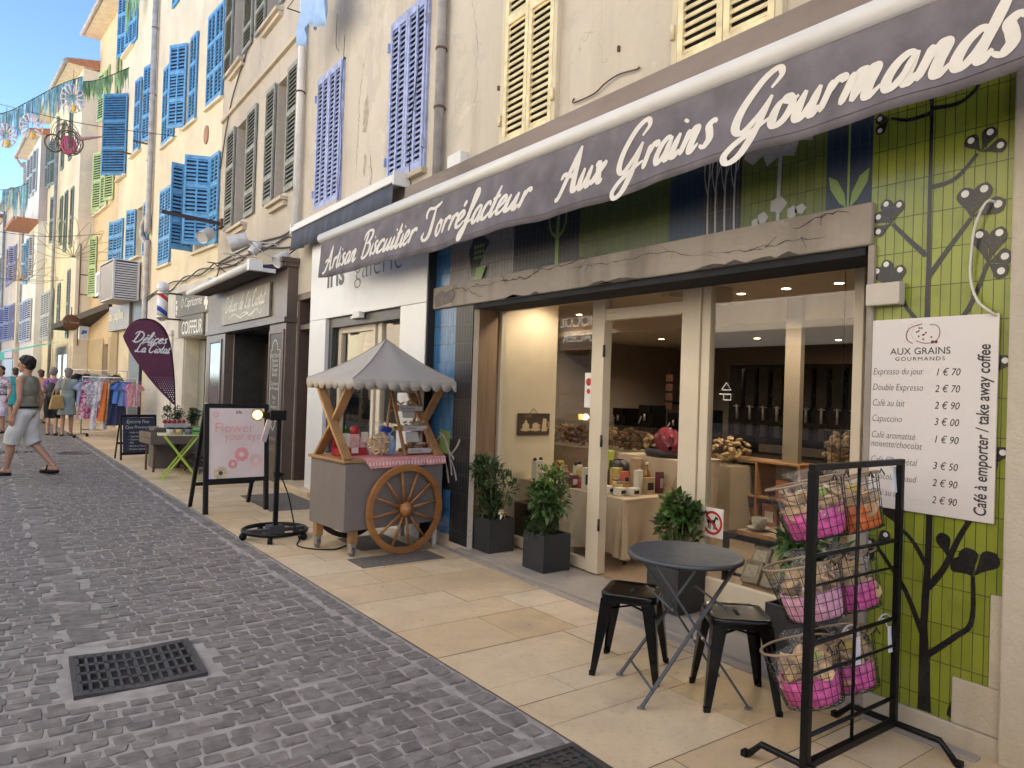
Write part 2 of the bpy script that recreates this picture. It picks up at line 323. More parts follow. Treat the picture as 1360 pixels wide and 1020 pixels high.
# ---------------------------------------------------------------- street plan
T5 = math.tan(R(5)); S5, C5 = math.sin(R(5)), math.cos(R(5))
def interp(x, P):
    for (a, b), (c, d) in zip(P, P[1:]):
        if x <= c: return b + (d - b) * (x - a) / (c - a)
    return P[-1][1]
EDGE = [(-30, 2.1), (2.4, 2.09), (5.6, 1.98), (10.4, 1.835), (20.4, 1.57), (32, .95), (90, -4.2)]
def xe(y): return interp(y, EDGE)
def xf(y): return 3.58 if y < 15.8 else (3.58 - (y - 15.8) * T5 if y < 29.2 else 1.95 - (y - 29.25) * T5)
rnd = random.Random(7)
M_mortar = mat('mortar', (.30, .28, .27), .95, .25, 9, .5, 90)
M_stone = mat('cobble', (.205, .187, .180), .75, .3, 16, .7, 38, island=.30, spec=.3)
M_slab = None
def make_slab_mat():
    m, nt, p = newmat('limestone'); v = coords(nt); g = nn(nt, 'ShaderNodeNewGeometry')
    base = ramp(nt, g.outputs['Random Per Island'], [(0, (.54, .395, .22)), (.3, (.60, .47, .30)), (.55, (.65, .54, .38)), (.8, (.57, .43, .25)), (1, (.68, .585, .45))])
    f = noise(nt, v, 2.6, 7, .65, .6); o = mix(nt, ramp(nt, f, [(.35, (0, 0, 0)), (.75, (.65,) * 3)]), base, (.44, .335, .23))
    f2 = noise(nt, v, 34, 4); o = mix(nt, ramp(nt, f2, [(.58, (0, 0, 0)), (.72, (.35,) * 3)]), o, (.30, .22, .14))
    f3 = noise(nt, coords(nt, (1, 1, 1), loc=(3, 5, 0)), 1.1, 5, .6); o = mix(nt, ramp(nt, f3, [(.56, (0, 0, 0)), (.74, (.4,) * 3)]), o, (.27, .21, .15))
    vo = nn(nt, 'ShaderNodeTexVoronoi'); vo.inputs['Scale'].default_value = 4.5; nt.links.new(v, vo.inputs['Vector']); o = mix(nt, ramp(nt, vo.outputs['Distance'], [(.05, (.42,) * 3), (.075, (0, 0, 0))]), o, (.20, .16, .12))
    nt.links.new(o, p.inputs['Base Color']); p.inputs['Specular IOR Level'].default_value = .35
    rr = nn(nt, 'ShaderNodeMapRange'); nt.links.new(f, rr.inputs[0]); rr.inputs[3].default_value = .42; rr.inputs[4].default_value = .75; nt.links.new(rr.outputs[0], p.inputs['Roughness'])
    bumpit(nt, p, mix(nt, .5, f2, f), .25, .006); return m
M_slab = make_slab_mat()
# road bed: one sheet to the horizon
MB().add([(-400, -300, -.003), (400, -300, -.003), (400, 600, -.003), (-400, 600, -.003)], [(0, 1, 2, 3)]).build('ground', M_mortar)['kind'] = 'structure'
GR = (.30, .95, 3.90, 4.56); GR2 = (1.47, 2.09, 1.80, 2.385)
def inside(x, y, r, m=.02): return r[0] - m < x < r[1] + m and r[2] - m < y < r[3] + m
cb = MB()
def stone(cx, cy, lx, ly, near):
    if inside(cx, cy, GR, .035) or inside(cx, cy, GR2, .03): return
    j = .12
    q = [(-.5, -.5), (.5, -.5), (.5, .5), (-.5, .5)]
    q = [(a * lx + rnd.uniform(-j, j) * ly, b * ly + rnd.uniform(-j, j) * ly) for a, b in q]
    h = .0015 + rnd.uniform(-.0015, .002)
    if near:
        ring = []
        for i in range(4):
            a, b, c = q[i - 1], q[i], q[(i + 1) % 4]
            for o, t in ((a, rnd.uniform(.05, .15)), (c, rnd.uniform(.05, .15))): ring.append((b[0] + (o[0] - b[0]) * t * .7, b[1] + (o[1] - b[1]) * t))
    else: ring = q
    n = len(ring); tx, ty = rnd.uniform(-.05, .05), rnd.uniform(-.05, .05)
    v = [(cx + a, cy + b, -.014) for a, b in ring] + [(cx + a * .97, cy + b * .96, h - .002) for a, b in ring] + [(cx + a * .90, cy + b * .87, h + .001 + a * tx + b * ty) for a, b in ring]
    f = [list(range(2 * n, 3 * n))] + [[k + i, k + (i + 1) % n, k + n + (i + 1) % n, k + n + i] for i in range(n) for k in (0, n)]
    cb.add(v, f, 0, False)
y = 1.2
while y < 46:
    near = y < 11; rowh = rnd.uniform(.082, .102) * (1 if y < 16 else 1.3)
    lo = -4.0 if y < 18 else -2.6
    x = -.135 - rnd.uniform(0, .05); ph = rnd.uniform(0, 6)
    while x > lo - xe(y):
        L = rnd.uniform(.085, .128)
        cx = x - L / 2; X = xe(y) + cx; bend = .05 * math.sin(cx * 1.9 + .6) + .02 * math.sin(cx * 5 + ph)
        if not (cx + L * .2 > -1.64 and cx - L * .2 < -1.46 and y > 4.6): stone(X, y + bend, L - .011, rowh - .011, near and X > -1.2)
        x -= L
    y += rowh
for i in range(330):      # border course along the pavement and the flat channel course
    y = 1.2 + i * .135
    stone(xe(y) - .075, y, .105, .118, y < 11)
y = 4.75
while y < 40:
    L = rnd.uniform(.2, .34); stone(xe(y) - 1.55, y + L / 2, .185, L - .012, y < 11); y += L
cb.build('cobblestone_road', M_stone)['kind'] = 'structure'
# pavement of limestone slabs
M_joint = mat('slab joint', (.15, .11, .075), .95, .2, 20)
sb = MB()
N = 140; ys = [-14 + i * .75 for i in range(N)]
sv = []
for yy in ys: sv += [(xe(yy), yy, .001), (xf(yy) + .6, yy, .001)]
sb.add(sv, [(2 * i, 2 * i + 1, 2 * i + 3, 2 * i + 2) for i in range(N - 1)], 1)
MATS = [(2.5, 3.3, 5.55, 5.9), (2.62, 3.3, 8.5, 9.86), (2.58, 3.1, 10.05, 10.6)]   # recessed mats and covers
y = -6.0
while y < 60:
    rw = rnd.choice([.24, .33, .33, .42, .5]); x = xe(y + rw / 2); end = xf(y + rw / 2) + (.0 if y < 15.8 else .3); first = True
    while x < end - .01:
        L = rnd.uniform(.42, 1.05); L = L * .6 if first and rnd.random() < .5 else L; first = False
        if end - x - L < .18: L = end - x
        g = .0022; a0, a1 = xe(y) - xe(y + rw / 2), xe(y + rw) - xe(y + rw / 2)
        z = .005 + rnd.uniform(-.001, .001)
        sb.add([(x + g + a0, y + g, z), (x + L - g + a0, y + g, z), (x + L - g + a1, y + rw - g, z), (x + g + a1, y + rw - g, z)], [(0, 1, 2, 3)])
        x += L
    y += rw
sb.build('pavement', [M_slab, M_joint])['kind'] = 'structure'
# far cross ground patch in sun is plain street; drain grate and telecom cover
M_iron = mat('cast iron', (.07, .066, .068), .55, .25, 20, .3, 120, metal=.5)
M_black = mat('black pit', (.004, .004, .004), .9, 0)
def grate():
    r = empty('drain_grate', (.625, 4.23, 0), R(-1.5), 'square cast iron street drain grate dished along its middle, set in the cobbles', 'drain grate')
    m = MB(); W, D = .30, .29
    def z(x): return .018 - .015 * (1 - abs(x) / W)
    def strip(x0, x1, y0, y1):
        xs = [x0, x1] if x0 * x1 >= 0 else [x0, 0, x1]
        for a, b in zip(xs, xs[1:]):
            v = [(a, y0, z(a)), (b, y0, z(b)), (b, y1, z(b)), (a, y1, z(a))]; v += [(p[0], p[1], p[2] - .03) for p in v]
            m.add(v, [(0, 1, 2, 3), (0, 4, 5, 1), (1, 5, 6, 2), (2, 6, 7, 3), (3, 7, 4, 0)])
    xs = [-.275, -.232, -.189, -.146, -.103, -.060, -.017, .017, .06, .103, .146, .189, .232, .275]
    cols = 12; cw = (2 * .27) / cols
    for k in range(cols + 1):
        c = -.27 + k * cw; t = .007 if k not in (0, 3, 6, 9, 12) else .011
        strip(c - t, c + t, -.26, .26)
    for k in range(5):
        c = -.25 + k * .125; strip(-.27, .27, c - .014, c + .014)
    for a in ((-.30, -.278, -.29, .29), (.278, .30, -.29, .29), (-.278, .278, -.29, -.262), (-.278, .278, .262, .29)): strip(*a)
    m.build('bars', M_iron, r)
    MB().add([(-.3, -.29, -.0025), (.3, -.29, -.0025), (.3, .29, -.0025), (-.3, .29, -.0025)], [(0, 1, 2, 3)]).build('pit', M_black, r)
grate()
def cover():
    r = empty('telecom_cover', (1.79, 2.10, 0), R(-2), 'dark iron telecom chamber cover with a handset emblem at the pavement edge', 'manhole cover')
    m = MB(); W, D = .29, .27
    for a in ((-W, -W + .03, -D, D), (W - .03, W, -D, D), (-W + .03, W - .03, -D, -D + .03), (-W + .03, W - .03, D - .03, D)): m.box(a[0], a[1], a[2], a[3], -.03, .009)
    m.box(-W + .03, W - .03, -D + .03, D - .03, -.03, .001)
    n = 11
    for i in range(n):
        for k in range(n):
            cx = -W + .055 + i * .047; cy = -D + .052 + k * .0435
            if abs(cx) < .095 and abs(cy - .12) < .075: continue
            m.box(cx - .008, cx + .008, cy - .021, cy + .021, .001, .006); m.box(cx - .023, cx - .008, cy - .006, cy + .006, .001, .006); m.box(cx + .008, cx + .023, cy - .006, cy + .006, .001, .006)
    m.box(-.085, .085, .05, .19, .001, .007); m.build('lid', M_iron, r)
    e = MB(); pts = [(.045 * math.cos(t) - .01, .12 + .045 * math.sin(t)) for t in [R(60 + 24 * k) for k in range(11)]]
    e.ribbon(pts, [.018, .014, .010, .009, .009, .009, .009, .009, .010, .014, .018], (0, 0, .0085), (1, 0, 0), (0, 1, 0)); e.build('emblem', M_black, r)
cover()
M_mat = mat('coir mat', (.115, .10, .09), .95, .4, 60, .6, 150)
def floormat(nm, r, lab):
    o = MB().box(r[0], r[1], r[2], r[3], .001, .008).build(nm, M_mat); tag(o, lab, 'mat', 'recessed mats in the pavement')
floormat('floor_mat', MATS[0], 'dark recessed mat in the pavement under the cart wheel')
floormat('floor_mat', MATS[1], 'dark recessed mat in the pavement behind the flower poster board')
floormat('floor_mat', (2.75, 3.25, 6.15, 6.75), 'dark ridged mat in the shade below the middle of the cart')
o = MB().lathe([(.31, .003), (.31, .009), (.28, .009), (.28, .007), (0, .007)], 40).build('manhole_cover', M_iron, loc=(1.17, 16.5, 0)); tag(o, 'round iron manhole cover in the road beyond the walking man', 'manhole cover')
r = empty('drain_grate', (.25, 17.0, 0), 0, 'far drain grate in the road behind the walking man', 'drain grate'); m = MB()
for k in range(8): m.box(-.28 + k * .075, -.25 + k * .075, -.2, .2, .0, .01)
m.build('bars', M_iron, r); MB().box(-.3, .3, -.22, .22, -.012, .003).build('pit', M_black, r)
# ---------------------------------------------------------------- shutters, windows, pipes
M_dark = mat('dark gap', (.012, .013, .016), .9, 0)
_shm = {}
def shutter_mesh(w, h, m, cols=1, rails=(.42,), pitch=.062, dark=True):
    k = (round(w, 3), round(h, 3), m.name, cols, rails, pitch)
    if k in _shm: return _shm[k]
    b = MB(); t = .017; st = .045
    b.box(-t, t, 0, st, 0, h); b.box(-t, t, w - st, w, 0, h)
    zs = [0] + [h * q for q in rails] + [h]; rh = .075
    b.box(-t, t, st, w - st, 0, rh); b.box(-t, t, st, w - st, h - rh, h)
    for q in rails: b.box(-t, t, st, w - st, h * q - rh / 2, h * q + rh / 2)
    for c in range(1, cols): b.box(-t + .001, t, st + (w - 2 * st) * c / cols - .018, st + (w - 2 * st) * c / cols + .018, rh, h - rh)
    for a, c in zip(zs, zs[1:]):
        lo = a + (rh if a == 0 else rh / 2) + pitch * .4; hi = c - (rh if c == h else rh / 2) - pitch * .3; n = max(1, int((hi - lo) / pitch))
        for i in range(n + 1): b.obox((.0, w / 2, lo + (hi - lo) * i / n), (.008, w - 2 * st, pitch * .78), (0, R(30), 0))
    b.box(t - .006, t - .002, st, w - st, .02, h - .02, 1)  # dark backing board paints the shade seen between the slats
    _shm[k] = b.mesh('shutter', [m, M_dark]); return _shm[k]
def shutter(parent, y, z, w, h, m, x=-.03, ang=0, hinge=0, **k):
    """leaf spanning y..y+w flat on the wall; hinge side 0 = low y, 1 = high y; ang opens it outwards"""
    o = bpy.data.objects.new('shutter', shutter_mesh(w, h, m, **k)); link(o, parent)
    if not ang: o.location = (x, y, z)
    elif hinge == 0: o.location = (x, y, z); o.rotation_euler = (0, 0, R(ang))
    else:
        o.rotation_euler = (0, 0, -R(ang)); o.location = (x - w * math.sin(R(ang)), y + w - w * math.cos(R(ang)), z)
    return o
def paint(n, c, **k): return mat(n, c, .6, .26, 9, .2, 60, **k)
P_yel = paint('yellow shutter paint', (.74, .63, .38)); P_lav = paint('lavender shutter paint', (.32, .37, .58)); P_blue = paint('blue shutter paint', (.11, .32, .58))
P_gg = paint('grey green shutter paint', (.24, .25, .215)); P_green = paint('green shutter paint', (.42, .55, .27)); P_dblue = paint('deep blue shutter paint', (.06, .22, .42))
P_dg = paint('far grey shutter paint', (.19, .24, .22)); P_vio = paint('violet blue shutter paint', (.08, .1, .5)); P_pale = paint('pale grey shutter paint', (.42, .45, .47))
M_sill = plaster('sill stone', (.55, .47, .36)); M_win = glass('window glass', (.55, .6, .6), 1.5, .03)
M_wframe = paint('window frame paint', (.62, .57, .5)); M_interior = mat('dim interior', (.03, .028, .026), .9, .3)
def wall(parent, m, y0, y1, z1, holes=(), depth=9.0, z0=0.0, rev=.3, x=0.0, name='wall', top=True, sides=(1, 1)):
    """house shell: street face with openings and reveals, side walls, back, top"""
    Y = sorted({y0, y1} | {a for h in holes for a in h[:2]}); Z = sorted({z0, z1} | {a for h in holes for a in h[2:4]})
    b = MB()
    for a, c in zip(Y, Y[1:]):
        for d, e in zip(Z, Z[1:]):
            my, mz = (a + c) / 2, (d + e) / 2
            if any(h[0] < my < h[1] and h[2] < mz < h[3] for h in holes): continue
            b.add([(x, a, d), (x, c, d), (x, c, e), (x, a, e)], [(0, 3, 2, 1)])
    for h in holes:
        a, c, d, e = h[:4]; r = h[4] if len(h) > 4 else rev
        b.add([(x, a, d), (x + r, a, d), (x + r, a, e), (x, a, e)], [(0, 3, 2, 1)]); b.add([(x, c, d), (x + r, c, d), (x + r, c, e), (x, c, e)], [(0, 1, 2, 3)])
        b.add([(x, a, e), (x + r, a, e), (x + r, c, e), (x, c, e)], [(0, 3, 2, 1)])
        if d > z0: b.add([(x, a, d), (x + r, a, d), (x + r, c, d), (x, c, d)], [(0, 1, 2, 3)])
    D = depth; sh = lambda vs: b.add(vs, [(0, 1, 2, 3)])
    for yy, on in ((y0, sides[0]), (y1, sides[1])): sh([(x, yy, z0 if on else 3.05), (D, yy, z0 if on else 3.05), (D, yy, z1), (x, yy, z1)])
    sh([(D, y0, z0), (D, y1, z0), (D, y1, z1), (D, y0, z1)])
    if top: sh([(x, y0, z1), (D, y0, z1), (D, y1, z1), (x, y1, z1)])
    return b.build(name, m, parent)
def window(parent, y0, y1, z0, z1, x=.22, m=None, blind=None):
    m = m or M_wframe; f = MB(); t = .055
    f.box(x, x + .05, y0, y0 + t, z0, z1); f.box(x, x + .05, y1 - t, y1, z0, z1); f.box(x, x + .05, y0 + t, y1 - t, z0, z0 + t); f.box(x, x + .05, y0 + t, y1 - t, z1 - t, z1)
    f.box(x - .004, x + .05, (y0 + y1) / 2 - .03, (y0 + y1) / 2 + .03, z0 + t, z1 - t)
    for q in (.36, .68): f.box(x + .006, x + .04, y0 + t, y1 - t, z0 + (z1 - z0) * q - .015, z0 + (z1 - z0) * q + .015)
    o = f.build('window', m, parent)
    MB().box(x + .02, x + .028, y0 + t, y1 - t, z0 + t, z1 - t).build('pane', M_win, o)
    MB().box(x + .1, x + .12, y0, y1, z0, z1).build('curtain', blind or M_interior, o)
    return o
def sill(parent, y0, y1, z, m=None, d=.09): return MB().box(-d, .02, y0, y1, z - .06, z).build('sill', m or M_sill, parent, bevel=.006)
M_zinc = mat('zinc pipe', (.36, .35, .345), .5, .22, 6, .1, 30, metal=.25); M_whitepipe = mat('white pipe', (.72, .70, .67), .5, .1, 5)
M_rust = mat('rusty iron', (.12, .07, .045), .8, .3, 20)
def pipe(parent, pts, r, m, brackets=()):
    o = MB().tube(catmull(pts, 6) if len(pts) > 2 else pts, r, 12).build('drainpipe', m, parent)
    b = MB()
    for (x, y, z) in brackets: b.lathe([(r + .002, -.012), (r + .009, -.012), (r + .009, .012), (r + .002, .012)], 14, (x, y, z)); b.box(x, x + r + .04, y - .006, y + .006, z - .008, z + .008)
    if brackets: b.build('bracket', M_rust, o)
    return o
M_rooftile = mat('terracotta tile', (.38, .17, .09), .8, .3, 12, .4, 30); M_soffit = mat('painted soffit', (.62, .55, .45), .8, .15, 5)
def eave(parent, y0, y1, z, out=.45, depth=9, gut=True):
    """overhanging roof edge with soffit, tile edge and gutter"""
    b = MB(); v = [(-out, y0, z), (0.3, y0, z + .02), (depth, y0, z + 2.0), (depth, y0, z + 2.12), (-out, y0, z + .12)]
    v += [(p[0], y1, p[2]) for p in v]
    b.add(v, [(0, 1, 2, 3, 4), (9, 8, 7, 6, 5), (4, 3, 8, 9), (0, 4, 9, 5)], 0); b.add(v, [(0, 5, 6, 1), (1, 6, 7, 2)], 1)
    n = int((y1 - y0) / .22)
    for i in range(n): 
        yy = y0 + (i + .5) * (y1 - y0) / n; b.tube([(-out - .03, yy, z + .13), (depth * .5, yy, z + 1.15)], .075, 8, mi=0)
    ro = b.build('roof', [M_rooftile, M_soffit], parent)
    if gut: MB().tube([(-out - .07, y0, z + .05), (-out - .07, y1, z + .05)], .075, 10).build('gutter', M_zinc, ro)
    return ro
# ---------------------------------------------------------------- house 1: the biscuit shop
W1 = plaster('shop house plaster', (.58, .52, .425), (.33, .27, .2), .7, crack=.9)
B1 = empty('plaster_house', (3.58, 0, 0), 0, 'beige plaster house with yellow louvred shutters above the biscuit shop', 'house')
wall(B1, W1, -14, 6.37, 12.5, [(1.88, 5.64, 0, 2.36, .06)], 10, sides=(1, 0))
for (a, b) in ((4.52, 5.21), (2.46, 3.19)):
    h = 2.25; w2 = (b - a) / 2
    shutter(B1, a, 3.70, w2 - .004, h, P_yel, cols=1, rails=(.5,), pitch=.055); shutter(B1, a + w2 + .004, 3.70, w2 - .004, h, P_yel, cols=1, rails=(.5,), pitch=.055)
    MB().box(-.045, 0, a - .05, a - .004, 3.66, 6.0).box(-.045, 0, b + .004, b + .05, 3.66, 6.0).box(-.05, 0, a - .05, b + .05, 3.63, 3.66).build('window_surround', mat('surround paint', (.60, .52, .36), .7, .1), B1)
    for s_, yy in ((-1, a - .03), (1, b + .03)):
        for zz in (3.95, 5.6): MB().tube([(-.06, yy, zz - .05), (-.06, yy, zz + .05)], .014, 8).box(-.06, 0, yy - .006, yy + .006, zz - .006, zz + .006).build('hinge', P_yel, B1)
pipe(B1, [(-.07, 6.33, 12), (-.07, 6.33, 3.62)], .05, M_zinc, [(-.07, 6.33, z) for z in (4.4, 5.0, 6.5, 8)])
M_pvc = mat('white plastic', (.68, .67, .65), .45, .06, 5)
o = MB().box(-.09, 0, 5.85, 6.1, 3.62, 3.84).build('junction_box', M_pvc, B1, bevel=.008)
o = MB().tube(catmull([(-.01, 4.27, 3.86), (-.02, 4.262, 3.82), (-.02, 4.03, 3.815), (-.025, 3.9, 3.85), (-.02, 3.76, 3.87), (-.02, 3.58, 3.845), (-.01, 3.57, 3.86)], 6), .006, 6).build('wall_hook_wire', M_rust, B1)
for i in range(6):
    yy, zz = rnd.uniform(1.6, 5.9), rnd.uniform(3.85, 5.4); MB().box(-.02, 0, yy - .008, yy + .008, zz - .02, zz + .02).build('wall_peg', M_rust, B1)
# tiled ground floor
T_green = tiles('green tiles', (.185, .225, .022), (.235, .27, .032), (.05, .055, .02), w=.044, h=.176); T_blue = tiles('blue tiles', (.035, .13, .29), (.06, .19, .38)); T_navy_shade = tiles('shaded navy tiles', (.008, .022, .05), (.012, .03, .065), (.04, .04, .04), rough=.4)
T_black = tiles('black tiles', (.008, .008, .011), (.014, .014, .018), (.07, .07, .07), rough=.4); T_grey_shade = tiles('shaded grey tiles', (.16, .15, .14), (.2, .19, .18), rough=.4); T_grey = tiles('grey tiles', (.26, .25, .23), (.32, .31, .29)); T_olive_shade = tiles('shaded olive tiles', (.05, .072, .012), (.07, .09, .018), rough=.4); T_green_shade = tiles('shaded green tiles', (.085, .11, .014), (.11, .135, .02), rough=.4)  # awning shade is painted into the navy, second grey and darker greens
def panel(nm, m, y0, y1, z0, z1, x0=-.012, lab=None):
    return MB().box(x0, .0 if x0 < -.001 else x0, y0, y1, z0, z1).build(nm, m, B1)
M_motif = mat('black glaze', (.012, .012, .012), .3, .1, 30); M_dot = mat('white glaze', (.62, .62, .6), .35, .08, 30); M_wmotif = mat('grey white glaze', (.30, .30, .30), .4, .1, 30); M_gmotif = mat('green glaze', (.16, .24, .06), .4, .1, 30)
gp = MB(); gp.prism([(-1.88, .10), (-1.445, .10), (-1.445, .31), (-1.30, .31), (-1.30, .72), (-1.245, .72), (-1.245, 3.5), (-1.88, 3.5)], (0, 0, 0), FU, FV, .012)
gp = gp.build('green_tile_panel', T_green, B1)
B1O = (0, 0, 0)
tr = MB()
def branch(P, w0, w1, off=.014):
    pts = [(-p[0], p[1]) for p in catmull([(a, b, 0) for a, b in P], 8)]; n = len(pts)
    tr.ribbon(pts, [w0 + (w1 - w0) * i / (n - 1) for i in range(n)], (0, 0, 0), FU, FV, off)
dots = MB()
def drop(base, tip, w, dot=True, off=.0148):
    bx, by = -base[0], base[1]; tx, ty = -tip[0], tip[1]; dx, dy = tx - bx, ty - by; L = math.hypot(dx, dy); ux, uy = dx / L, dy / L
    L2 = L + w * .9; pts = [(bx, by)]
    n = 22; out = []
    for k in range(n):
        t = k / (n - 1); a = t * L2; s_ = .12 * min(1, t * 8) * (1 - t) + math.sin(math.pi * min(1, t) ** 2.3) ** .8
        out.append((a, w * s_ * 1.02))
    poly = [(bx + ux * a - uy * q, by + uy * a + ux * q) for a, q in out] + [(bx + ux * a + uy * q, by + uy * a - ux * q) for a, q in reversed(out[1:-1])]
    N = FU.cross(FV); tr.add([FU * p[0] + FV * p[1] + N * off for p in poly], [list(range(len(poly)))])
    if dot: dots.disc((tx + ux * w * .05, ty + uy * w * .05), w * .46, (0, 0, 0), FU, FV, off + .0008, 14)
branch([(1.559, .105), (1.565, .326), (1.572, .5)], .031, .017); branch([(1.572, .5), (1.565, .682), (1.561, .8), (1.560, 1.014)], .017, .014, .0142); branch([(1.560, 1.014), (1.58, 1.5), (1.596, 1.968), (1.596, 2.221), (1.599, 2.583), (1.60, 3.4)], .014, .007, .0144)
for P, a, b in (([(1.599, 2.583), (1.49, 2.602), (1.398, 2.696)], .012, .007), ([(1.594, 2.156), (1.508, 2.281), (1.416, 2.406)], .013, .009), ([(1.607, 2.259), (1.679, 2.335), (1.771, 2.439)], .013, .009), ([(1.50, 1.9), (1.433, 1.965), (1.383, 2.074), (1.346, 2.19)], .012, .009), ([(1.6, 1.9), (1.658, 1.973), (1.695, 2.023), (1.722, 2.107)], .011, .007), ([(1.556, .364), (1.436, .489), (1.37, .577), (1.369, .781)], .014, .009), ([(1.558, .683), (1.492, .787), (1.432, .938), (1.387, 1.032)], .016, .01), ([(1.579, .464), (1.657, .641), (1.75, .766), (1.827, .863)], .013, .008), ([(1.568, .788), (1.628, .883), (1.701, .95)], .012, .007), ([(1.598, 2.945), (1.702, 2.939), (1.794, 2.974)], .011, .006), ([(1.599, 2.964), (1.483, 2.953), (1.415, 2.994), (1.38, 3.05)], .01, .006), ([(1.32, 1.6), (1.31, 1.65), (1.30, 1.698)], .012, .008), ([(1.32, 1.2), (1.30, 1.25), (1.289, 1.298)], .012, .008), ([(1.599, 3.0), (1.68, 3.12), (1.74, 3.2)], .01, .006), ([(1.42, .2), (1.44, .16), (1.45, .12)], .02, .012)): branch(P, a, b, .0143)
for bs, tips, w, d in (((1.383, 2.699), [(1.425, 2.761), (1.349, 2.779), (1.308, 2.71)], .036, 1), ((1.416, 2.406), [(1.444, 2.519), (1.367, 2.527), (1.311, 2.448)], .043, 1), ((1.775, 2.443), [(1.804, 2.543), (1.741, 2.527), (1.84, 2.485), (1.838, 2.412)], .034, 1), ((1.346, 2.19), [(1.38, 2.321), (1.302, 2.318), (1.279, 2.211), (1.292, 2.149)], .04, 1), ((1.751, 2.11), [(1.795, 2.239), (1.728, 2.204), (1.84, 2.21)], .035, 1), ((1.369, .781), [(1.429, .818), (1.39, .871), (1.299, .873)], .045, 0), ((1.47, .837), [(1.499, .926)], .036, 0), ((1.808, .841), [(1.838, .842), (1.844, .773), (1.761, .894)], .03, 1), ((1.801, 2.976), [(1.847, 2.985), (1.845, 2.927)], .03, 1), ((1.299, 1.698), [(1.267, 1.75)], .034, 1), ((1.289, 1.298), [(1.266, 1.345)], .034, 1), ((1.387, 1.032), [(1.41, 1.1), (1.34, 1.11)], .04, 0), ((1.701, .95), [(1.75, 1.02), (1.70, 1.05)], .035, 0)):
    for i, tp in enumerate(tips): drop(bs, tp, w * .86, d, .0148 + i * .0003)
t_o = tr.build('tree_motif', M_motif, gp); dots.build('berry_pattern', M_dot, t_o)
# fascia tiles above the lintel, most darkened to paint the awning's shade
for nm, m_, a, b in (('blue_tile_panel', T_blue, 6.1, 6.37), ('grey_tile_panel', T_grey_shade, 5.02, 6.1), ('black_tile_panel', T_black, 4.15, 5.02), ('olive_tile_panel', T_olive_shade, 3.237, 4.15), ('navy_tile_panel', T_navy_shade, 2.956, 3.237), ('black_tile_panel', T_black, 2.673, 2.956), ('green_tile_panel', T_green_shade, 2.13, 2.673), ('navy_tile_panel', T_navy_shade, 1.88, 2.13)):
    panel(nm, m_, a, b, 2.565, 3.5)
f = MB()
def rib(P, w0, w1, off=.0135, tgt=None):
    pts = [(-p[0], p[1]) for p in catmull([(a, b, 0) for a, b in P], 6)]; n = len(pts)
    (tgt or f).ribbon(pts, [w0 + (w1 - w0) * i / (n - 1) for i in range(n)], (0, 0, 0), FU, FV, off)
for y0 in (2.72, 2.79, 2.86, 2.92):
    rib([(y0, 2.566), (y0 + .004, 2.8), (y0 - .01, 3.1), (y0 - .015, 3.4)], .007, .005); rib([(y0, 2.8), (y0 + .03, 2.92), (y0 + .035, 3.1)], .005, .003, .0138); rib([(y0, 2.9), (y0 - .03, 3.0), (y0 - .04, 3.2)], .005, .003, .014)
f.build('bare_tree_motif', M_wmotif, B1)
f = MB()
rib([(2.42, 2.566), (2.42, 2.7), (2.415, 2.9)], .01, .012)
for y0, z0, a, b in ((2.42, 2.66, .06, .05), (2.33, 2.6, .035, .04), (2.28, 2.61, .04, .03), (2.52, 2.6, .04, .04), (2.57, 2.58, .03, .03)): f.disc((-y0, z0), a, (0, 0, 0), FU, FV, .0145, 5, ry=b)
f.prism([(-2.66, 2.98), (-2.6, 2.93), (-2.53, 2.97), (-2.5, 2.9), (-2.43, 2.94), (-2.415, 2.86), (-2.40, 2.94), (-2.33, 2.92), (-2.3, 3.0), (-2.22, 2.98), (-2.2, 3.3), (-2.6, 3.3)], (0, 0, 0), FU, FV, .0139); f.build('cloud_motif', M_wmotif, B1)
f = MB(); rib([(4.42, 2.566), (4.42, 2.8), (4.4, 3.1)], .022, .016)
for s_ in (-1, 1): rib([(4.42, 2.78), (4.42 + s_ * .09, 2.86), (4.42 + s_ * .11, 3.02)], .012, .008, .0138); 
f.build('slim_tree_motif', M_gmotif, B1); f = MB(); rib([(2.005, 2.566), (2.005, 3.2)], .006, .006)
for s_ in (-1, 1): drop_pts = None; f.prism([(-2.005 + s_ * q, z) for q, z in ((.01, 2.566), (.05, 2.6), (.1, 2.68), (.11, 2.75), (.06, 2.72), (.02, 2.64))][::s_], (0, 0, 0), FU, FV, .0138)
f.build('leaf_motif', M_gmotif, B1)
f = MB(); f.prism([(-5.7, 2.62), (-5.62, 2.60), (-5.5, 2.8), (-5.4, 2.9), (-5.62, 3.05), (-5.75, 2.86)], (0, 0, 0), FU, FV, .0138); f.build('pod_motif', M_motif, B1)
f = MB()
for i in range(12): f.disc((-5.58 + .045 * (i % 4) - .06, 2.78 + .05 * (i // 4)), .019, (0, 0, 0), FU, FV, .0148, 10)
f.prism([(-5.60, 2.40), (-5.52, 2.40), (-5.50, 2.55), (-5.42, 2.68), (-5.58, 2.68), (-5.62, 2.55)], (-.03, 0, 0), FU, FV, .004); f.build('seed_motif', M_gmotif, B1)
M_conc = plaster('lintel concrete', (.33, .29, .255), (.10, .085, .07), .85, .6, crack=3.2)
lt = MB().box(-.045, .25, 1.86, 6.37, 2.345, 2.565).build('lintel', M_conc, B1, bevel=.012)
MB().prism([(-6.30, .0), (-6.16, .02), (-5.98, .03), (-5.93, .1), (-5.97, .16), (-6.1, .14), (-6.2, .16), (-6.33, .12)], (-.0455, 0, 2.36), FU, FV, .006).build('mortar_patch', mat('dark mortar', (.16, .14, .13), .95, .25, 20, .6, 60), lt)
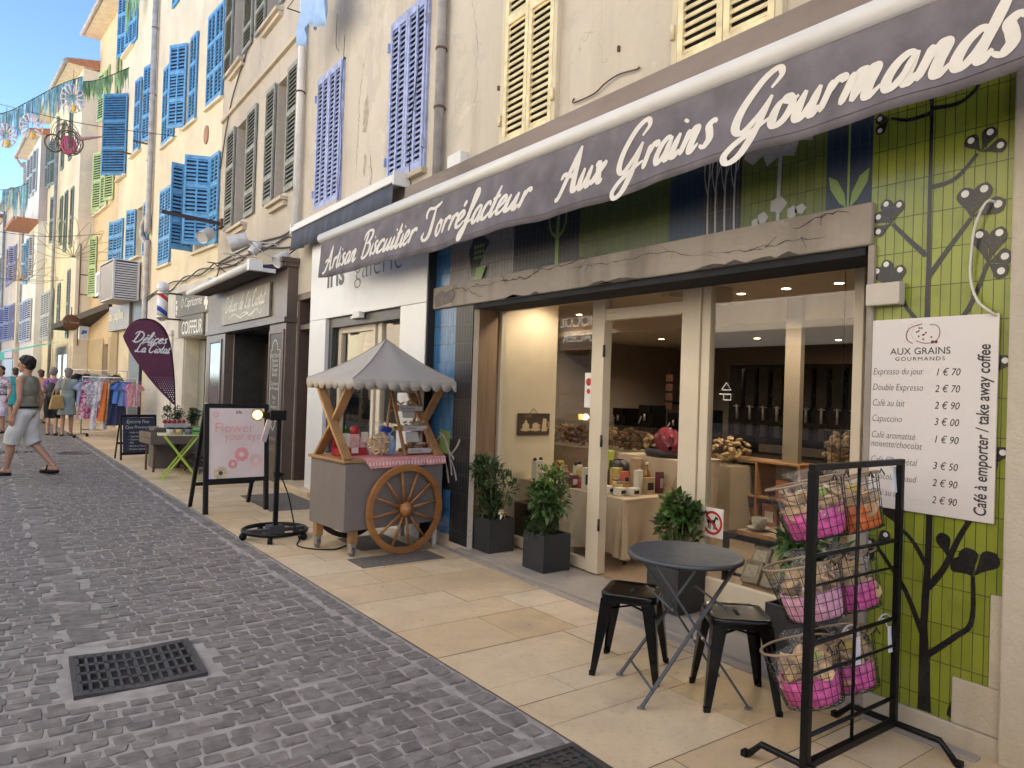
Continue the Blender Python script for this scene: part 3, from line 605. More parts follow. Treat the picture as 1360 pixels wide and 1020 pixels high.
MB().box(-.02, .3, 1.9, 5.62, 2.30, 2.345).build('roller_slot', M_dark, B1)  # solid dark strip painted as the shadow gap under the lintel
# left pier: blue and black tiles, right jamb, plinth, rough plaster corner
panel('blue_tile_panel', T_blue, 5.95, 6.37, 1.05, 2.345); panel('navy_tile_panel', T_blue, 5.95, 6.37, .12, .55); panel('black_tile_panel', T_black, 5.95, 6.37, .55, 1.05); panel('black_tile_panel', T_black, 5.64, 5.95, .06, 2.345)
f = MB(); f.prism([(-6.2, .9), (-6.0, .9), (-5.99, 1.12), (-6.18, 1.13)], (0, 0, 0), FU, FV, .0133); f.build('leaf_motif', M_gmotif, B1)
f = MB()
for s_, P in enumerate(([(6.25, 1.02), (6.12, 1.08), (6.02, .95), (5.9, .86)], [(6.2, 1.1), (6.05, 1.02), (5.97, .84), (5.93, .7)], [(6.3, .86), (6.15, .9), (6.05, .8), (5.98, .62)], [(5.96, .9), (5.86, .98), (5.80, 1.06)], [(5.95, .85), (5.88, .75), (5.84, .66)])): rib(P, .008, .016, .0138 + s_ * .0003)
f.build('fern_motif', M_wmotif, B1)
M_pl = plaster('old plaster corner', (.50, .45, .37), (.22, .16, .1), .55, .7, crack=2.5)
MB().box(-.055, 0, -14, 1.243, 0, 3.5).build('plaster_corner', M_pl, B1, bevel=.01)
MB().box(-.028, 0, 1.244, 1.88, 0, .098).box(-.02, 0, 1.244, 1.443, .10, .308).box(-.017, 0, 1.244, 1.298, .309, .718).build('plinth', M_pl, B1, bevel=.006)
MB().box(-.12, -.056, .1, 1.08, 0, .17).box(-.09, -.057, .1, 1.0, .17, .33).build('door_step', M_pl, B1, bevel=.01)
MB().box(-.035, .08, 1.845, 1.88, 0, 2.345).build('jamb', M_conc, B1, bevel=.005)
MB().box(-.075, -.012, 1.70, 1.865, 2.03, 2.14).build('meter_box', mat('grey plastic box', (.45, .41, .36), .5, .08), B1, bevel=.006)
o = MB().tube(catmull([(-.02, 1.322, 2.46), (-.05, 1.345, 2.455), (-.05, 1.385, 2.36), (-.045, 1.40, 2.24), (-.04, 1.402, 2.12), (-.045, 1.37, 2.02), (-.05, 1.32, 1.97), (-.03, 1.30, 1.95)], 8), .006, 8).build('white_cable', mat('cable sheath', (.55, .53, .48), .5), B1)
# sill, glazing frames
M_sillstone = plaster('threshold stone', (.36, .32, .28), (.2, .17, .14), .4)
MB().box(-.06, .46, 1.86, 5.75, 0, .036).build('threshold', M_sillstone, B1, bevel=.006)
MB().box(-.13, -.061, 1.3, 6.37, .0, .018).build('threshold_edge', M_sillstone, B1, bevel=.004)
M_cream = mat('cream frame paint', (.62, .545, .43), .5, .05, 4, .06, 40)
GX = .52
fr = MB()
def post(y0, y1, z0=.036, z1=2.40, d=.07, x=GX): fr.box(x - d / 2, x + d / 2, y0, y1, z0, z1)
post(5.88, 5.93); post(4.36, 4.51, d=.09); post(3.36, 3.53, d=.09); post(3.28, 3.355, d=.06); post(2.17, 2.23)
fr.box(GX - .04, GX + .04, 2.23, 5.88, 2.34, 2.42); fr.box(GX - .03, GX + .03, 4.51, 5.88, .036, .13); fr.box(GX - .03, GX + .03, 2.23, 3.28, .036, .27); fr.box(GX - .035, GX + .035, 3.53, 4.36, 2.155, 2.25)
fo = fr.build('shopfront_frame', M_cream, B1, bevel=.005)
M_gl = glass('shop glass', (.96, .97, .96), 1.6, .0, 1.0)
for a, b, c, d in ((4.51, 5.88, .13, 2.34), (2.23, 3.28, .27, 2.34), (3.53, 4.36, 2.25, 2.34)): MB().box(GX - .004, GX + .004, a, b, c, d).build('glass_pane', M_gl, fo)
for zz in (.45, 1.15, 1.9): MB().tube([(GX - .05, 4.35, zz - .05), (GX - .05, 4.35, zz + .05)], .011, 8).build('hinge', mat('dark hinge', (.05, .045, .04), .4, metal=.6), fo)
M_wood = wood('old oak board', (.20, .125, .075), (.36, .25, .165), 2, 5)
MB().add([(.06, 5.66, .036), (GX - .02, 5.935, .036), (GX - .02, 5.935, 2.34), (.06, 5.66, 2.34), (.06, 5.72, .036), (GX - .02, 5.99, .036), (GX - .02, 5.99, 2.34), (.06, 5.72, 2.34)], [(0, 3, 2, 1), (0, 1, 5, 4), (3, 7, 6, 2), (0, 4, 7, 3)]).build('reveal_board', M_wood, B1)
MB().add([(.06, 1.88, .036), (GX + .04, 2.17, .036), (GX + .04, 2.17, 2.4), (.06, 1.88, 2.4)], [(0, 1, 2, 3)]).build('reveal_plaster', M_conc, B1)
MB().box(.061, GX + .08, 1.7, 6.2, 2.42, 2.45).build('reveal_soffit', M_cream, B1)
# the room behind the glass
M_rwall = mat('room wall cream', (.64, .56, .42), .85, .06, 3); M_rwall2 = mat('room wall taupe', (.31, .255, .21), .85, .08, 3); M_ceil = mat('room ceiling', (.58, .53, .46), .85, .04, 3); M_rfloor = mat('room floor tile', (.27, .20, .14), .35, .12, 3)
def quad(nm, m, *v): return MB().add(v, [(0, 1, 2, 3)]).build(nm, m, B1)
X0, X1, Ya, Yb, Xr = .56, 6.3, 1.3, 8.6, 3.2
quad('room_floor', M_rfloor, (.46, Ya, .03), (X1, Ya, .03), (X1, Yb, .03), (.46, Yb, .03))
quad('room_ceiling', M_ceil, (X0, Ya, 2.62), (X0, Yb, 2.62), (Xr, Yb, 2.62), (Xr, Ya, 2.62)); quad('room_ceiling', M_ceil, (Xr, Ya, 2.38), (Xr, Yb, 2.38), (X1, Yb, 2.38), (X1, Ya, 2.38)); quad('ceiling_step', M_ceil, (Xr, Ya, 2.38), (Xr, Yb, 2.38), (Xr, Yb, 2.62), (Xr, Ya, 2.62))
MB().box(1.3, 2.2, 4.4, 4.5, 2.45, 2.62).build('ceiling_beam', M_ceil, B1)
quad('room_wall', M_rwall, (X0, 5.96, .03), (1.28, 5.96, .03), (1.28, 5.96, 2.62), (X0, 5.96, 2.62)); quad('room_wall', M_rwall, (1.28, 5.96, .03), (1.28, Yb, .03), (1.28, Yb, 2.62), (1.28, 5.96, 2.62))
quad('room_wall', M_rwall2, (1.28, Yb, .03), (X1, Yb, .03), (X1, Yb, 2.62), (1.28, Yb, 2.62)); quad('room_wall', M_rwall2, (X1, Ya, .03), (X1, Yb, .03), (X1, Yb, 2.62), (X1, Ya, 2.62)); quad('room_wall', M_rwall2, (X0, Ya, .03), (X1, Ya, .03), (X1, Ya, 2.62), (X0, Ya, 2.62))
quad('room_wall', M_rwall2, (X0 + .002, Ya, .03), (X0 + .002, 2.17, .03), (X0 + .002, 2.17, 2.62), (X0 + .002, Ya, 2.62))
# ---------------------------------------------------------------- house 2: white gallery front, lavender shutters
W2 = plaster('gallery house plaster', (.60, .53, .43), (.32, .26, .2), .75, crack=.7)
B2 = empty('plaster_house', (3.58, 0, 0), 0, 'beige plaster house with lavender shutters above the white gallery front', 'house')
wall(B2, W2, 6.37, 10.65, 12.5, [(6.99, 9.2, .55, 2.42, .12), (9.83, 10.58, 0, 2.86, .5)], 9, sides=(0, 0))
for (a, b, z0, z1) in ((6.73, 7.59, 3.90, 5.74), (9.1, 10.0, 4.02, 5.90)):
    w2 = (b - a) / 2
    for q in (a, a + w2 + .004): shutter(B2, q, z0, w2 - .006, z1 - z0, P_lav, cols=2, rails=())
    MB().box(-.03, 0, a - .03, a - .002, z0 - .02, z1 + .03).box(-.03, 0, b + .002, b + .03, z0 - .02, z1 + .03).box(-.034, 0, a - .03, b + .03, z1 + .006, z1 + .04).build('window_surround', P_lav, B2)
    sill(B2, a - .05, b + .05, z0 - .01, d=.07)
    for yy in (a - .02, b + .02):
        for zz in (z0 + .25, z1 - .25): MB().box(-.07, 0, yy - .012, yy + .012, zz - .05, zz + .05).build('hinge', P_lav, B2)
pipe(B2, [(-.08, 10.63, 12), (-.08, 10.63, 3.75)], .055, M_whitepipe, [(-.08, 10.63, z) for z in (5.95, 8.2)])
m = MB()
for P in ([(9.0, 6.2), (9.02, 5.9), (9.06, 5.4), (8.98, 4.6), (9.04, 4.0)], [(9.3, 6.6), (9.31, 6.2), (9.2, 6.05)], [(6.9, 5.7), (6.86, 5.1), (6.95, 4.6), (7.0, 4.1), (6.97, 3.8)]): m.tube(catmull([(-.05, a, b) for a, b in P], 6), .004, 5)
m.build('loose_cable', M_dark, B2)
M_clad = mat('white cladding', (.66, .665, .67), .35, .03, 3)
c2 = MB()
c2.box(-.10, 0, 9.2, 9.81, .0, 2.42); c2.box(-.10, 0, 6.41, 6.99, .0, 2.42); c2.box(-.10, 0, 6.41, 9.81, 2.424, 3.5); c2.box(-.10, 0, 6.99, 9.2, 0, .55)
c2.build('cladding', M_clad, B2, bevel=.004)
MB().box(-.09, 0, 6.375, 6.408, 0, 3.4).build('side_joint', M_dark, B2)
text_mb('iris', .5, (-.1, 9.2, 2.84), FU, FV, .003, bold=.012).build('lettering', mat('dark letters', (.045, .045, .05), .5), B2)
text_mb('galerie', .5, (-.1, 8.28, 2.84), FU, FV, .003, bold=-.009).build('lettering', mat('thin letters', (.16, .16, .17), .5), B2)
f = MB(); f.box(-.05, .02, 9.08, 9.195, .56, 2.42); f.box(-.05, .10, 7.0, 9.08, 2.30, 2.415); bf = f.build('roller_box', mat('dark roller box', (.035, .036, .042), .4), B2)
f = MB(); f.box(.03, .10, 8.96, 9.05, .56, 2.30); f.box(.03, .10, 7.72, 7.82, .56, 2.30); f.box(.03, .10, 7.90, 7.97, .56, 2.30); f.box(.03, .1, 7.97, 8.96, 2.22, 2.30); f.box(.03, .1, 7.97, 8.96, .56, .64); f.box(.03, .1, 7.0, 7.06, .56, 2.3)
gf = f.build('window_frame', M_cream, B2, bevel=.004)
MB().box(.06, .066, 7.06, 7.72, .6, 2.3).build('glass_pane', M_gl, gf); MB().box(.06, .066, 7.97, 8.96, .64, 2.22).build('glass_pane', M_gl, gf)
MB().box(-.14, -.06, 8.02, 8.22, 2.36, 2.44).box(-.11, -.05, 8.22, 8.34, 2.36, 2.40).build('alarm_box', M_pvc, B2, bevel=.008)
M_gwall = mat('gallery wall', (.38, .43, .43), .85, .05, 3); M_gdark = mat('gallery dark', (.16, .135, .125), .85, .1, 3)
def quad2(nm, m, *v): return MB().add(v, [(0, 1, 2, 3)]).build(nm, m, B2)
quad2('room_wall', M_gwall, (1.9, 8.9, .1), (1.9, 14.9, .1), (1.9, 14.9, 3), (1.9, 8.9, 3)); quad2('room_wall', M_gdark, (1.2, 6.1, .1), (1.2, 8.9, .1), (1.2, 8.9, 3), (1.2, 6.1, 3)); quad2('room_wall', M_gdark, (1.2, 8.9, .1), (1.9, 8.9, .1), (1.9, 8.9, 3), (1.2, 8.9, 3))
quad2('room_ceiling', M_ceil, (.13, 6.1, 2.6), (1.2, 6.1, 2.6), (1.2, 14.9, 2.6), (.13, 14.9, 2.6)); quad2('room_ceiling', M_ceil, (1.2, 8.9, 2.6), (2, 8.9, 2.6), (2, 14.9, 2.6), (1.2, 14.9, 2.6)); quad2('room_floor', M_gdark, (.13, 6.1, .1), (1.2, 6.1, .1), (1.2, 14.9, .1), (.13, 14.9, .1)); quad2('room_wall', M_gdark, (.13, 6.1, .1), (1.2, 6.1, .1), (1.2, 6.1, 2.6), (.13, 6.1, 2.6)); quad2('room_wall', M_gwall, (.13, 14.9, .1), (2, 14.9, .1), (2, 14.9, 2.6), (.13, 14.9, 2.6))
def picture(x, y0, y1, z0, z1, frm, lab, disks, bgc):
    o = MB().box(x - .03, x, y0, y1, z0, z1).build('framed_picture', frm, None, bevel=.003); o.location = (3.58, 0, 0); tag(o, lab, 'picture')
    b = .03; MB().box(x - .033, x - .0305, y0 + b, y1 - b, z0 + b, z1 - b).build('print', bgc, o)
    for i, (cy, cz, r1, cc) in enumerate(disks):
        fl = MB(); n = 11
        for k in range(n):
            t = 6.283 * k / n; fl.disc((-cy + .62 * r1 * math.cos(t), cz + .62 * r1 * math.sin(t)), r1 * .38, (x - .0335 - i * .0008, 0, 0), FU, FV, .0003 * k / n, 10)
        fl.build('printed_flower', cc, o); MB().disc((-cy, cz), r1 * .25, (x - .0345 - i * .0008, 0, 0), FU, FV, .0006, 10).build('flower_eye', M_dark, o)
pk = mat('print dark', (.035, .035, .04), .5); pk2 = mat('print paper', (.6, .6, .58), .6); sal = mat('print salmon', (.6, .28, .2), .6); wh = mat('print grey flower', (.4, .42, .38), .6)
picture(1.45, 11.05, 11.95, .90, 1.33, pk, 'dark flower print seen in the gallery window, salmon and grey flowers', [(11.35, 1.17, .13, sal), (11.65, 1.05, .13, wh)], pk)
picture(1.45, 11.42, 11.72, 1.37, 1.62, pk2, 'small white framed flower print above the dark flower print', [(11.57, 1.49, .07, wh)], pk)
MB().lathe([(.03, 0), (.05, .25), (.16, .5), (.1, .85), (.02, 1.0)], 9, (.5, 9.0, 1.35)).build('dried_plume', mat('pampas', (.55, .45, .3), .9, .3, 20, .6, 40), B2)
# brown house door between gallery and chocolate shop
M_brown = mat('brown paint', (.085, .055, .045), .45, .15, 5, .08, 30); M_brownw = mat('worn brown wood', (.10, .06, .045), .7, .35, 9, .3, 30)
d = MB(); d.box(-.02, .5, 9.83, 9.90, 0, 2.86); d.box(-.02, .5, 10.50, 10.58, 0, 2.86); d.box(-.03, .5, 9.83, 10.58, 2.78, 2.88); d.box(.0, .4, 9.9, 10.5, 2.34, 2.42)
db = d.build('door_frame', M_brown, B2, bevel=.006)
d = MB(); d.box(.34, .38, 9.9, 10.5, .12, 2.34); d.box(.325, .34, 9.96, 10.16, .25, 1.1); d.box(.325, .34, 10.24, 10.44, .25, 1.1); d.box(.325, .34, 9.96, 10.44, 1.25, 2.2); d.build('house_door', M_brownw, B2, bevel=.006)
MB().box(.36, .38, 9.9, 10.5, 2.42, 2.78).build('fanlight', M_win, B2)
ic = MB().box(.30, .325, 10.03, 10.28, 1.45, 1.84).build('intercom', mat('intercom steel', (.42, .40, .38), .35, .05, metal=.6), B2, bevel=.004)
m = MB()
for i in range(8): m.box(.296, .30, 10.07, 10.18, 1.62 + i * .025, 1.636 + i * .025)
m.build('button_panel', M_dark, ic)
MB().box(-.24, .34, 9.30, 10.62, 0, .085).build('door_step', M_slab, B2, bevel=.012)
# ---------------------------------------------------------------- house 3: chocolate shop, grey green shutters
W3 = plaster('chocolate house plaster', (.52, .46, .385), (.27, .23, .19), .6, crack=.8)
B3 = empty('plaster_house', (3.58, 0, 0), 0, 'grey beige plaster house with weathered grey green shutters above the brown shop front', 'house')
wall(B3, W3, 10.65, 15.8, 12.5, [(13.78, 14.6, 4.62, 6.55), (11.42, 12.02, 4.62, 6.55), (11.5, 14.25, 0, 2.5, .9), (12.0, 12.8, 7.9, 9.8), (14.3, 15.1, 7.9, 9.8)], 9, sides=(0, 1))
for a, b in ((13.78, 14.6), (11.42, 12.02), (12.0, 12.8), (14.3, 15.1)):
    z0, z1 = (4.62, 6.55) if (a, b) in ((13.78, 14.6), (11.42, 12.02)) else (7.9, 9.8)
    window(B3, a, b, z0, z1, blind=mat('net curtain', (.35, .33, .3), .9, .1, 12)); lw = .5 if b - a < .7 else .6
    shutter(B3, b + .03, z0 - .03, lw, z1 - z0 + .06, P_gg, x=-.035, cols=1, rails=(.22, .62)); shutter(B3, a - .03 - lw, z0 - .03, lw, z1 - z0 + .06, P_gg, x=-.035, cols=1, rails=(.22, .62))
    sill(B3, a - .12, b + .12, z0 - .10, d=.13); MB().box(-.07, 0, a - .1, b + .1, z0 - .24, z0 - .165).build('sill_bracket', M_sill, B3)
M_vent = mat('red brick jamb', (.35, .2, .14), .9, .2, 10)
MB().box(-.06, 0, 10.66, 15.75, 6.95, 7.02).build('string_course', M_sill, B3)
mm = MB()
for P in ([(15.75, 6.0), (15.0, 7.2), (13.5, 8.1), (12.0, 9.2), (10.7, 10.2)], [(15.75, 3.95), (14.5, 3.92), (13.2, 3.86), (12, 3.82), (11.2, 3.85), (10.8, 3.78), (10.4, 3.9)], [(15.7, 3.88), (14.2, 3.8), (12.9, 3.9), (11.5, 3.72), (10.9, 3.66), (10.5, 3.72)], [(15.7, 4.0), (13.0, 4.0), (11.4, 3.9), (10.7, 3.96)]): mm.tube(catmull([(-.03, a, b) for a, b in P], 6), .014, 6)
mm.build('loose_cable', mat('grey cable', (.07, .068, .065), .7), B3)
sf = MB()
sf.box(-.16, 0, 10.66, 11.47, 0, 2.46); sf.box(-.16, 0, 14.28, 15.78, 0, 2.46); sf.box(-.16, 0, 10.66, 15.78, 2.54, 3.30); sf.box(-.20, 0, 10.63, 15.80, 2.46, 2.54); sf.box(-.22, 0, 10.62, 15.82, 3.30, 3.36); sf.box(-.28, 0, 10.60, 15.84, 3.36, 3.43)
sf.box(-.18, -.16, 10.72, 10.78, .62, 2.36); sf.box(-.18, -.16, 11.38, 11.44, .62, 2.36); sf.box(-.18, -.16, 10.78, 11.38, 2.30, 2.36); sf.box(-.18, -.16, 10.78, 11.38, .62, .68); sf.box(-.175, -.16, 10.72, 11.44, .06, .5)
sf.box(-.18, -.16, 14.5, 14.56, .62, 2.36); sf.box(-.18, -.16, 15.4, 15.46, .62, 2.36); sf.box(-.18, -.16, 14.56, 15.4, 2.30, 2.36)
sfo = sf.build('shopfront_panelling', mat('shop brown paint', (.115, .085, .072), .4, .12, 4, .06, 30), B3, bevel=.006)
MB().box(-.164, -.16, 10.68, 11.45, .06, .20).build('skirting_tile', mat('violet skirting', (.06, .045, .06), .35, .2, 20), sfo)
M_board = mat('slate board', (.05, .047, .05), .5, .2, 20); M_chalk = mat('chalk', (.55, .53, .5), .9, .1, 40); M_gold = mat('sign glass gold', (.20, .165, .12), .42, .35, 4, .15, 12)
bd = MB().box(-.172, -.161, 10.80, 11.36, .70, 2.28).build('menu_panel', M_board, B3)
m = MB(); O = (-.1725, 0, 0)
P = [(-11.32, .95), (-11.32, 2.05), (-11.25, 2.05), (-11.24, 2.14), (-11.16, 2.2), (-11.08, 2.2), (-11.0, 2.14), (-10.99, 2.05), (-10.86, 2.05), (-10.86, .95), (-11.0, .95), (-11.02, .86), (-11.1, .8), (-11.18, .86), (-11.2, .95), (-11.32, .95)]
m.ribbon(P, .011, O, FU, FV, .001); m.build('border', M_chalk, bd)
lt = MB()
for i, s_ in enumerate(('CHOCOLATS', 'Navettes', 'Calissons', 'Nougats', 'Biscuits', '', 'Confiseries', 'de Provence', '', 'Thés', 'et', 'Infusions', '', 'Glaces')):
    if s_: lt.join(text_mb(s_, .085, (-.1725, 11.09, 1.93 - i * .072), FU, FV, .0015, 'CENTER'))
lt.build('lettering', M_chalk, bd)
MB().box(-.172, -.161, 14.58, 15.38, .62, 2.28).build('mirror_panel', mat('mirror panel', (.22, .2, .18), .18, .3, 9, .1, 20, metal=.5), B3)
sg = MB().box(-.20, -.161, 11.42, 14.45, 2.60, 3.14).build('glass_sign', M_gold, B3, bevel=.004)
lt = script_mb('Délices de La Ciotat', 2.55, .26, .05).xf(Matrix(((0, 0, -1, -.203), (-1, 0, 0, 14.2), (0, 1, 0, 2.83), (0, 0, 0, 1)))); lt.build('lettering', mat('pale sign letters', (.62, .58, .5), .4), sg)
m = MB()
for k in range(3):
    rib([(13.9 - k * .7, 2.70), (13.5 - k * .7, 2.76), (13.1 - k * .6, 2.68), (12.6 - k * .4, 2.74)], .006, .012, .0025 + k * .0003, m)
m.xf(Matrix.Translation((-.201, 0, 0))); m.build('flourish', mat('pale sign letters', (.62, .58, .5)), sg)
M_dwood = mat('dark door wood', (.035, .022, .018), .5, .25, 5, .1, 20)
qd = MB(); qd.box(.86, .9, 11.5, 14.25, 0, 2.5); qd.box(.004, .86, 14.22, 14.248, 0, 2.5); qd.box(.004, .86, 11.502, 11.53, 0, 2.5); qd.box(.004, .86, 11.53, 14.22, 2.46, 2.498); qd.build('dark_entrance', M_interior, B3)  # near-black lining puts the shade of the deep entrance into colour
MB().box(.55, .6, 13.25, 14.25, .05, 2.3).build('shop_door', M_dwood, B3); MB().box(.3, .345, 11.55, 12.0, .1, 2.15).build('shop_door', mat('olive door', (.07, .06, .045), .5, .2, 5), B3)
# folded awning over the chocolate shop
aw = empty('folded_awning', (3.58, 0, 0), 0, 'folded dark awning with a long white front bar over the brown chocolate shop', 'awning')
MB().tube([(-.62, 10.9, 3.30), (-.62, 15.4, 3.28)], .06, 12).build('front_bar', mat('white awning bar', (.66, .65, .62), .4, .06, 3), aw)
MB().add([(-.60, 11.0, 3.30), (-.60, 15.3, 3.28), (-.28, 15.3, 3.34), (-.28, 11.0, 3.36), (-.60, 11, 3.26), (-.60, 15.3, 3.24), (-.28, 15.3, 3.24), (-.28, 11, 3.26)], [(0, 1, 2, 3), (4, 7, 6, 5), (0, 3, 7, 4), (1, 5, 6, 2)]).build('fabric', mat('dark awning fabric', (.045, .04, .055), .8, .2, 10), aw)
MB().box(-.7, -.5, 10.78, 10.9, 3.2, 3.36).box(-.62, -.29, 10.84, 10.86, 3.2, 3.26).build('arm', M_pvc, aw)
# ---------------------------------------------------------------- houses 4 and 5: yellow, bending with the street
W4 = plaster('yellow plaster', (.72, .64, .49), (.45, .36, .22), .22)
B4 = empty('plaster_house', (3.58, 15.8, 0), R(5), 'tall pale yellow house with blue shutters above the hairdresser', 'house')
wall(B4, W4, 0.02, 5.62, 15.0, [(.62, 1.64, 4.5, 6.4), (2.4, 2.66, 7.62, 9.6), (.45, 2.05, 0, 2.5, .6)], 9, z0=0)
for z0, z1, lst in ((4.46, 6.4, [(3.56, .0), (4.07, 0), (1.66, 95), (.60, 62), (.03, 0)]), (7.6, 9.62, [(3.62, 0), (4.16, 0), (2.68, 30), (1.86, 0), (.03, 0), (.56, 0)]), (11.0, 12.9, [(3.6, 0), (.5, 0)])):
    for y_, an in lst: shutter(B4, y_, z0, .52, z1 - z0, P_blue, x=-.04, ang=an, hinge=0, cols=2, rails=(.33, .66), pitch=.075)
for a, b, z0, z1 in ((.62, 1.64, 4.5, 6.4), (2.4, 2.66, 7.62, 9.6)): window(B4, a, b, z0, z1, m=mat('white window paint', (.6, .6, .62), .5), blind=mat('pale blind', (.6, .58, .56), .9))
for a, b, z in ((3.5, 4.7, 4.44), (.05, 1.75, 4.44), (3.55, 4.75, 7.58), (1.8, 2.8, 7.58), (.02, 1.15, 7.58)): sill(B4, a, b, z, W4, .08)
ov = MB().lathe([(.0, 0), (.14, 0), (.14, .03)], 16, (-.0, 1.05, 7.0), Matrix(((0, 0, -1), (0, 1, 0), (1.5, 0, 0)))).build('wall_vent', M_vent, B4)
pipe(B4, [(-.10, 5.55, 14.5), (-.10, 5.5, 6.1), (-.10, 5.62, 5.9), (-.12, 5.95, 5.72), (-.12, 5.98, 5.45), (-.10, 5.6, 5.2), (-.10, 5.5, 5.0), (-.10, 5.5, 2.6)], .075, M_zinc, [(-.10, 5.52, z) for z in (4.0, 7.4, 9.2, 11.0)])
# hairdresser ground floor
M_wht = plaster('whitewashed stone', (.60, .585, .56), (.4, .38, .34), .4)
MB().box(-.04, 0, .02, .42, 0, 2.5).box(-.04, 0, 2.08, 5.4, 0, 2.5).box(-.05, 0, .02, 5.42, 2.5, 3.75).build('white_base', M_wht, B4, bevel=.01)
MB().box(-.09, -.04, 2.9, 3.9, 0, 2.6).box(-.12, -.04, 2.85, 3.95, 2.6, 2.72).box(-.12, -.04, 2.85, 3.95, 0, .25).build('pilaster', M_wht, B4, bevel=.01)
M_sgrey = mat('grey sign', (.13, .125, .115), .55, .1, 4)
hs = MB().box(-.10, -.05, .08, 2.62, 3.0, 3.58).build('hair_sign', M_sgrey, B4, bevel=.004)
M_wl = mat('white letters', (.72, .72, .7), .5)
text_mb('Ô Capricorne', .30, (-.101, 2.2, 3.2), FU, FV, .002, shear=.25, sx=.9).build('lettering', M_wl, hs)
m = MB()
for cy, cz, r_ in ((.35, 3.36, .1), (.3, 3.2, .08), (.42, 3.22, .08), (.33, 3.1, .06), (2.52, 3.36, .05), (2.5, 3.22, .07), (2.52, 3.1, .05)): m.disc((-cy, cz), r_, (-.1, 0, 0), FU, FV, .0025 + r_ * .004, 8)
m.build('ornament', M_wl, hs)
hs2 = MB().box(-.10, -.05, .50, 2.32, 2.52, 2.99).build('hair_sign', M_sgrey, B4, bevel=.004)
text_mb('COIFFEUR', .42, (-.101, 2.05, 2.58), FU, FV, .002, sx=.78, bold=.006).build('lettering', M_wl, hs2)
MB().box(.25, .28, .45, 1.2, 0, 2.45).build('salon_door', mat('green door glass', (.05, .075, .05), .15), B4); MB().box(.3, .34, 1.2, 2.05, 0, 2.45).build('side_panel', mat('grey green panel', (.26, .28, .25), .5), B4); MB().box(.2, .25, 1.18, 1.26, 0, 2.45).build('door_stile', M_dark, B4)
MB().box(.245, .249, .6, .85, 1.35, 1.95).build('price_list', mat('paper', (.6, .58, .52), .8), B4)
mm = MB()
for P in ([(5.4, 3.7), (4.2, 3.82), (3, 3.9), (2, 3.84), (1, 3.98), (.05, 3.9)], [(5.4, 3.62), (4.5, 3.74), (3.2, 3.7), (2.1, 3.92), (.9, 3.86), (.05, 4.0)]): mm.tube(catmull([(-.07, a, b) for a, b in P], 6), .016, 6)
mm.build('loose_cable', mat('grey cable', (.07, .068, .065)), B4)
W4b = plaster('yellow plaster b', (.73, .65, .49), (.45, .36, .22), .18)
B4b = empty('plaster_house', (3.58, 15.8, 0), R(5), 'tall yellow house with blue shutters beyond the big zinc drainpipe', 'house')
wall(B4b, W4b, 5.64, 9.72, 15.0, [(6.55, 7.15, 5.0, 6.4), (7.05, 7.75, 8.1, 10.1), (8.75, 9.5, 7.75, 10.1), (8.4, 9.3, 11.6, 13.5), (7.2, 10.5, 0, 2.75, .8)][:4], 9)
for z0, z1, lst, mt in ((4.95, 6.4, [(5.75, 0), (7.18, 15), (8.75, 5), (9.3, 20)], P_blue), (8.1, 10.2, [(5.9, 10), (7.08, 5)], P_blue), (7.7, 10.2, [(8.72, 42)], P_dblue), (11.6, 13.6, [(8.35, 12), (9.35, 15), (7.9, 0)], P_blue)):
    for y_, an in lst: shutter(B4b, y_, z0, .5 if mt is P_blue else .8, z1 - z0, mt, x=-.04, ang=an, cols=2 if mt is P_blue else 1, rails=(.33, .66), pitch=.075)
for a, b, z0, z1 in ((6.55, 7.15, 5.0, 6.4), (7.05, 7.75, 8.1, 10.1), (8.75, 9.5, 7.75, 10.1), (8.4, 9.3, 11.6, 13.5)): window(B4b, a, b, z0, z1, blind=mat('pale blind', (.6, .58, .56))); sill(B4b, a - .1, b + .3, z0 - .02, W4b, .12)
MB().box(-.5, 0, 7.6, 7.64, 8.05, 8.09).build('iron_bracket', M_rust, B4b); MB().box(-.4, 0, 6.1, 6.14, 8.0, 8.04).build('iron_bracket', M_rust, B4b)
M_sdark = mat('dark shop paint', (.02, .018, .022), .4, .2, 5)
MB().box(-.08, 0, 5.95, 7.1, 0, 3.7).build('shop_pier', M_sdark, B4b)
MB().box(-.04, 0, 7.1, 7.4, 0, 2.85).box(-.05, 0, 8.9, 9.7, 0, 2.9).build('shop_pier', plaster('ochre pier', (.45, .36, .22)), B4b)
MB().box(.05, .1, 7.4, 8.9, .3, 2.85).build('shop_window', mat('amber window', (.16, .11, .03), .1, .5, 3), B4b)
ps = MB().box(-.14, 0, 7.05, 9.7, 2.95, 3.72).build('shop_sign', mat('taupe sign', (.24, .22, .19), .45, .08, 4), B4b, bevel=.006)
text_mb('fait papilles', .42, (-.142, 9.6, 3.27), FU, FV, .012, sx=1.02, bold=.008).build('lettering', mat('gold letters', (.62, .55, .25), .4), ps)
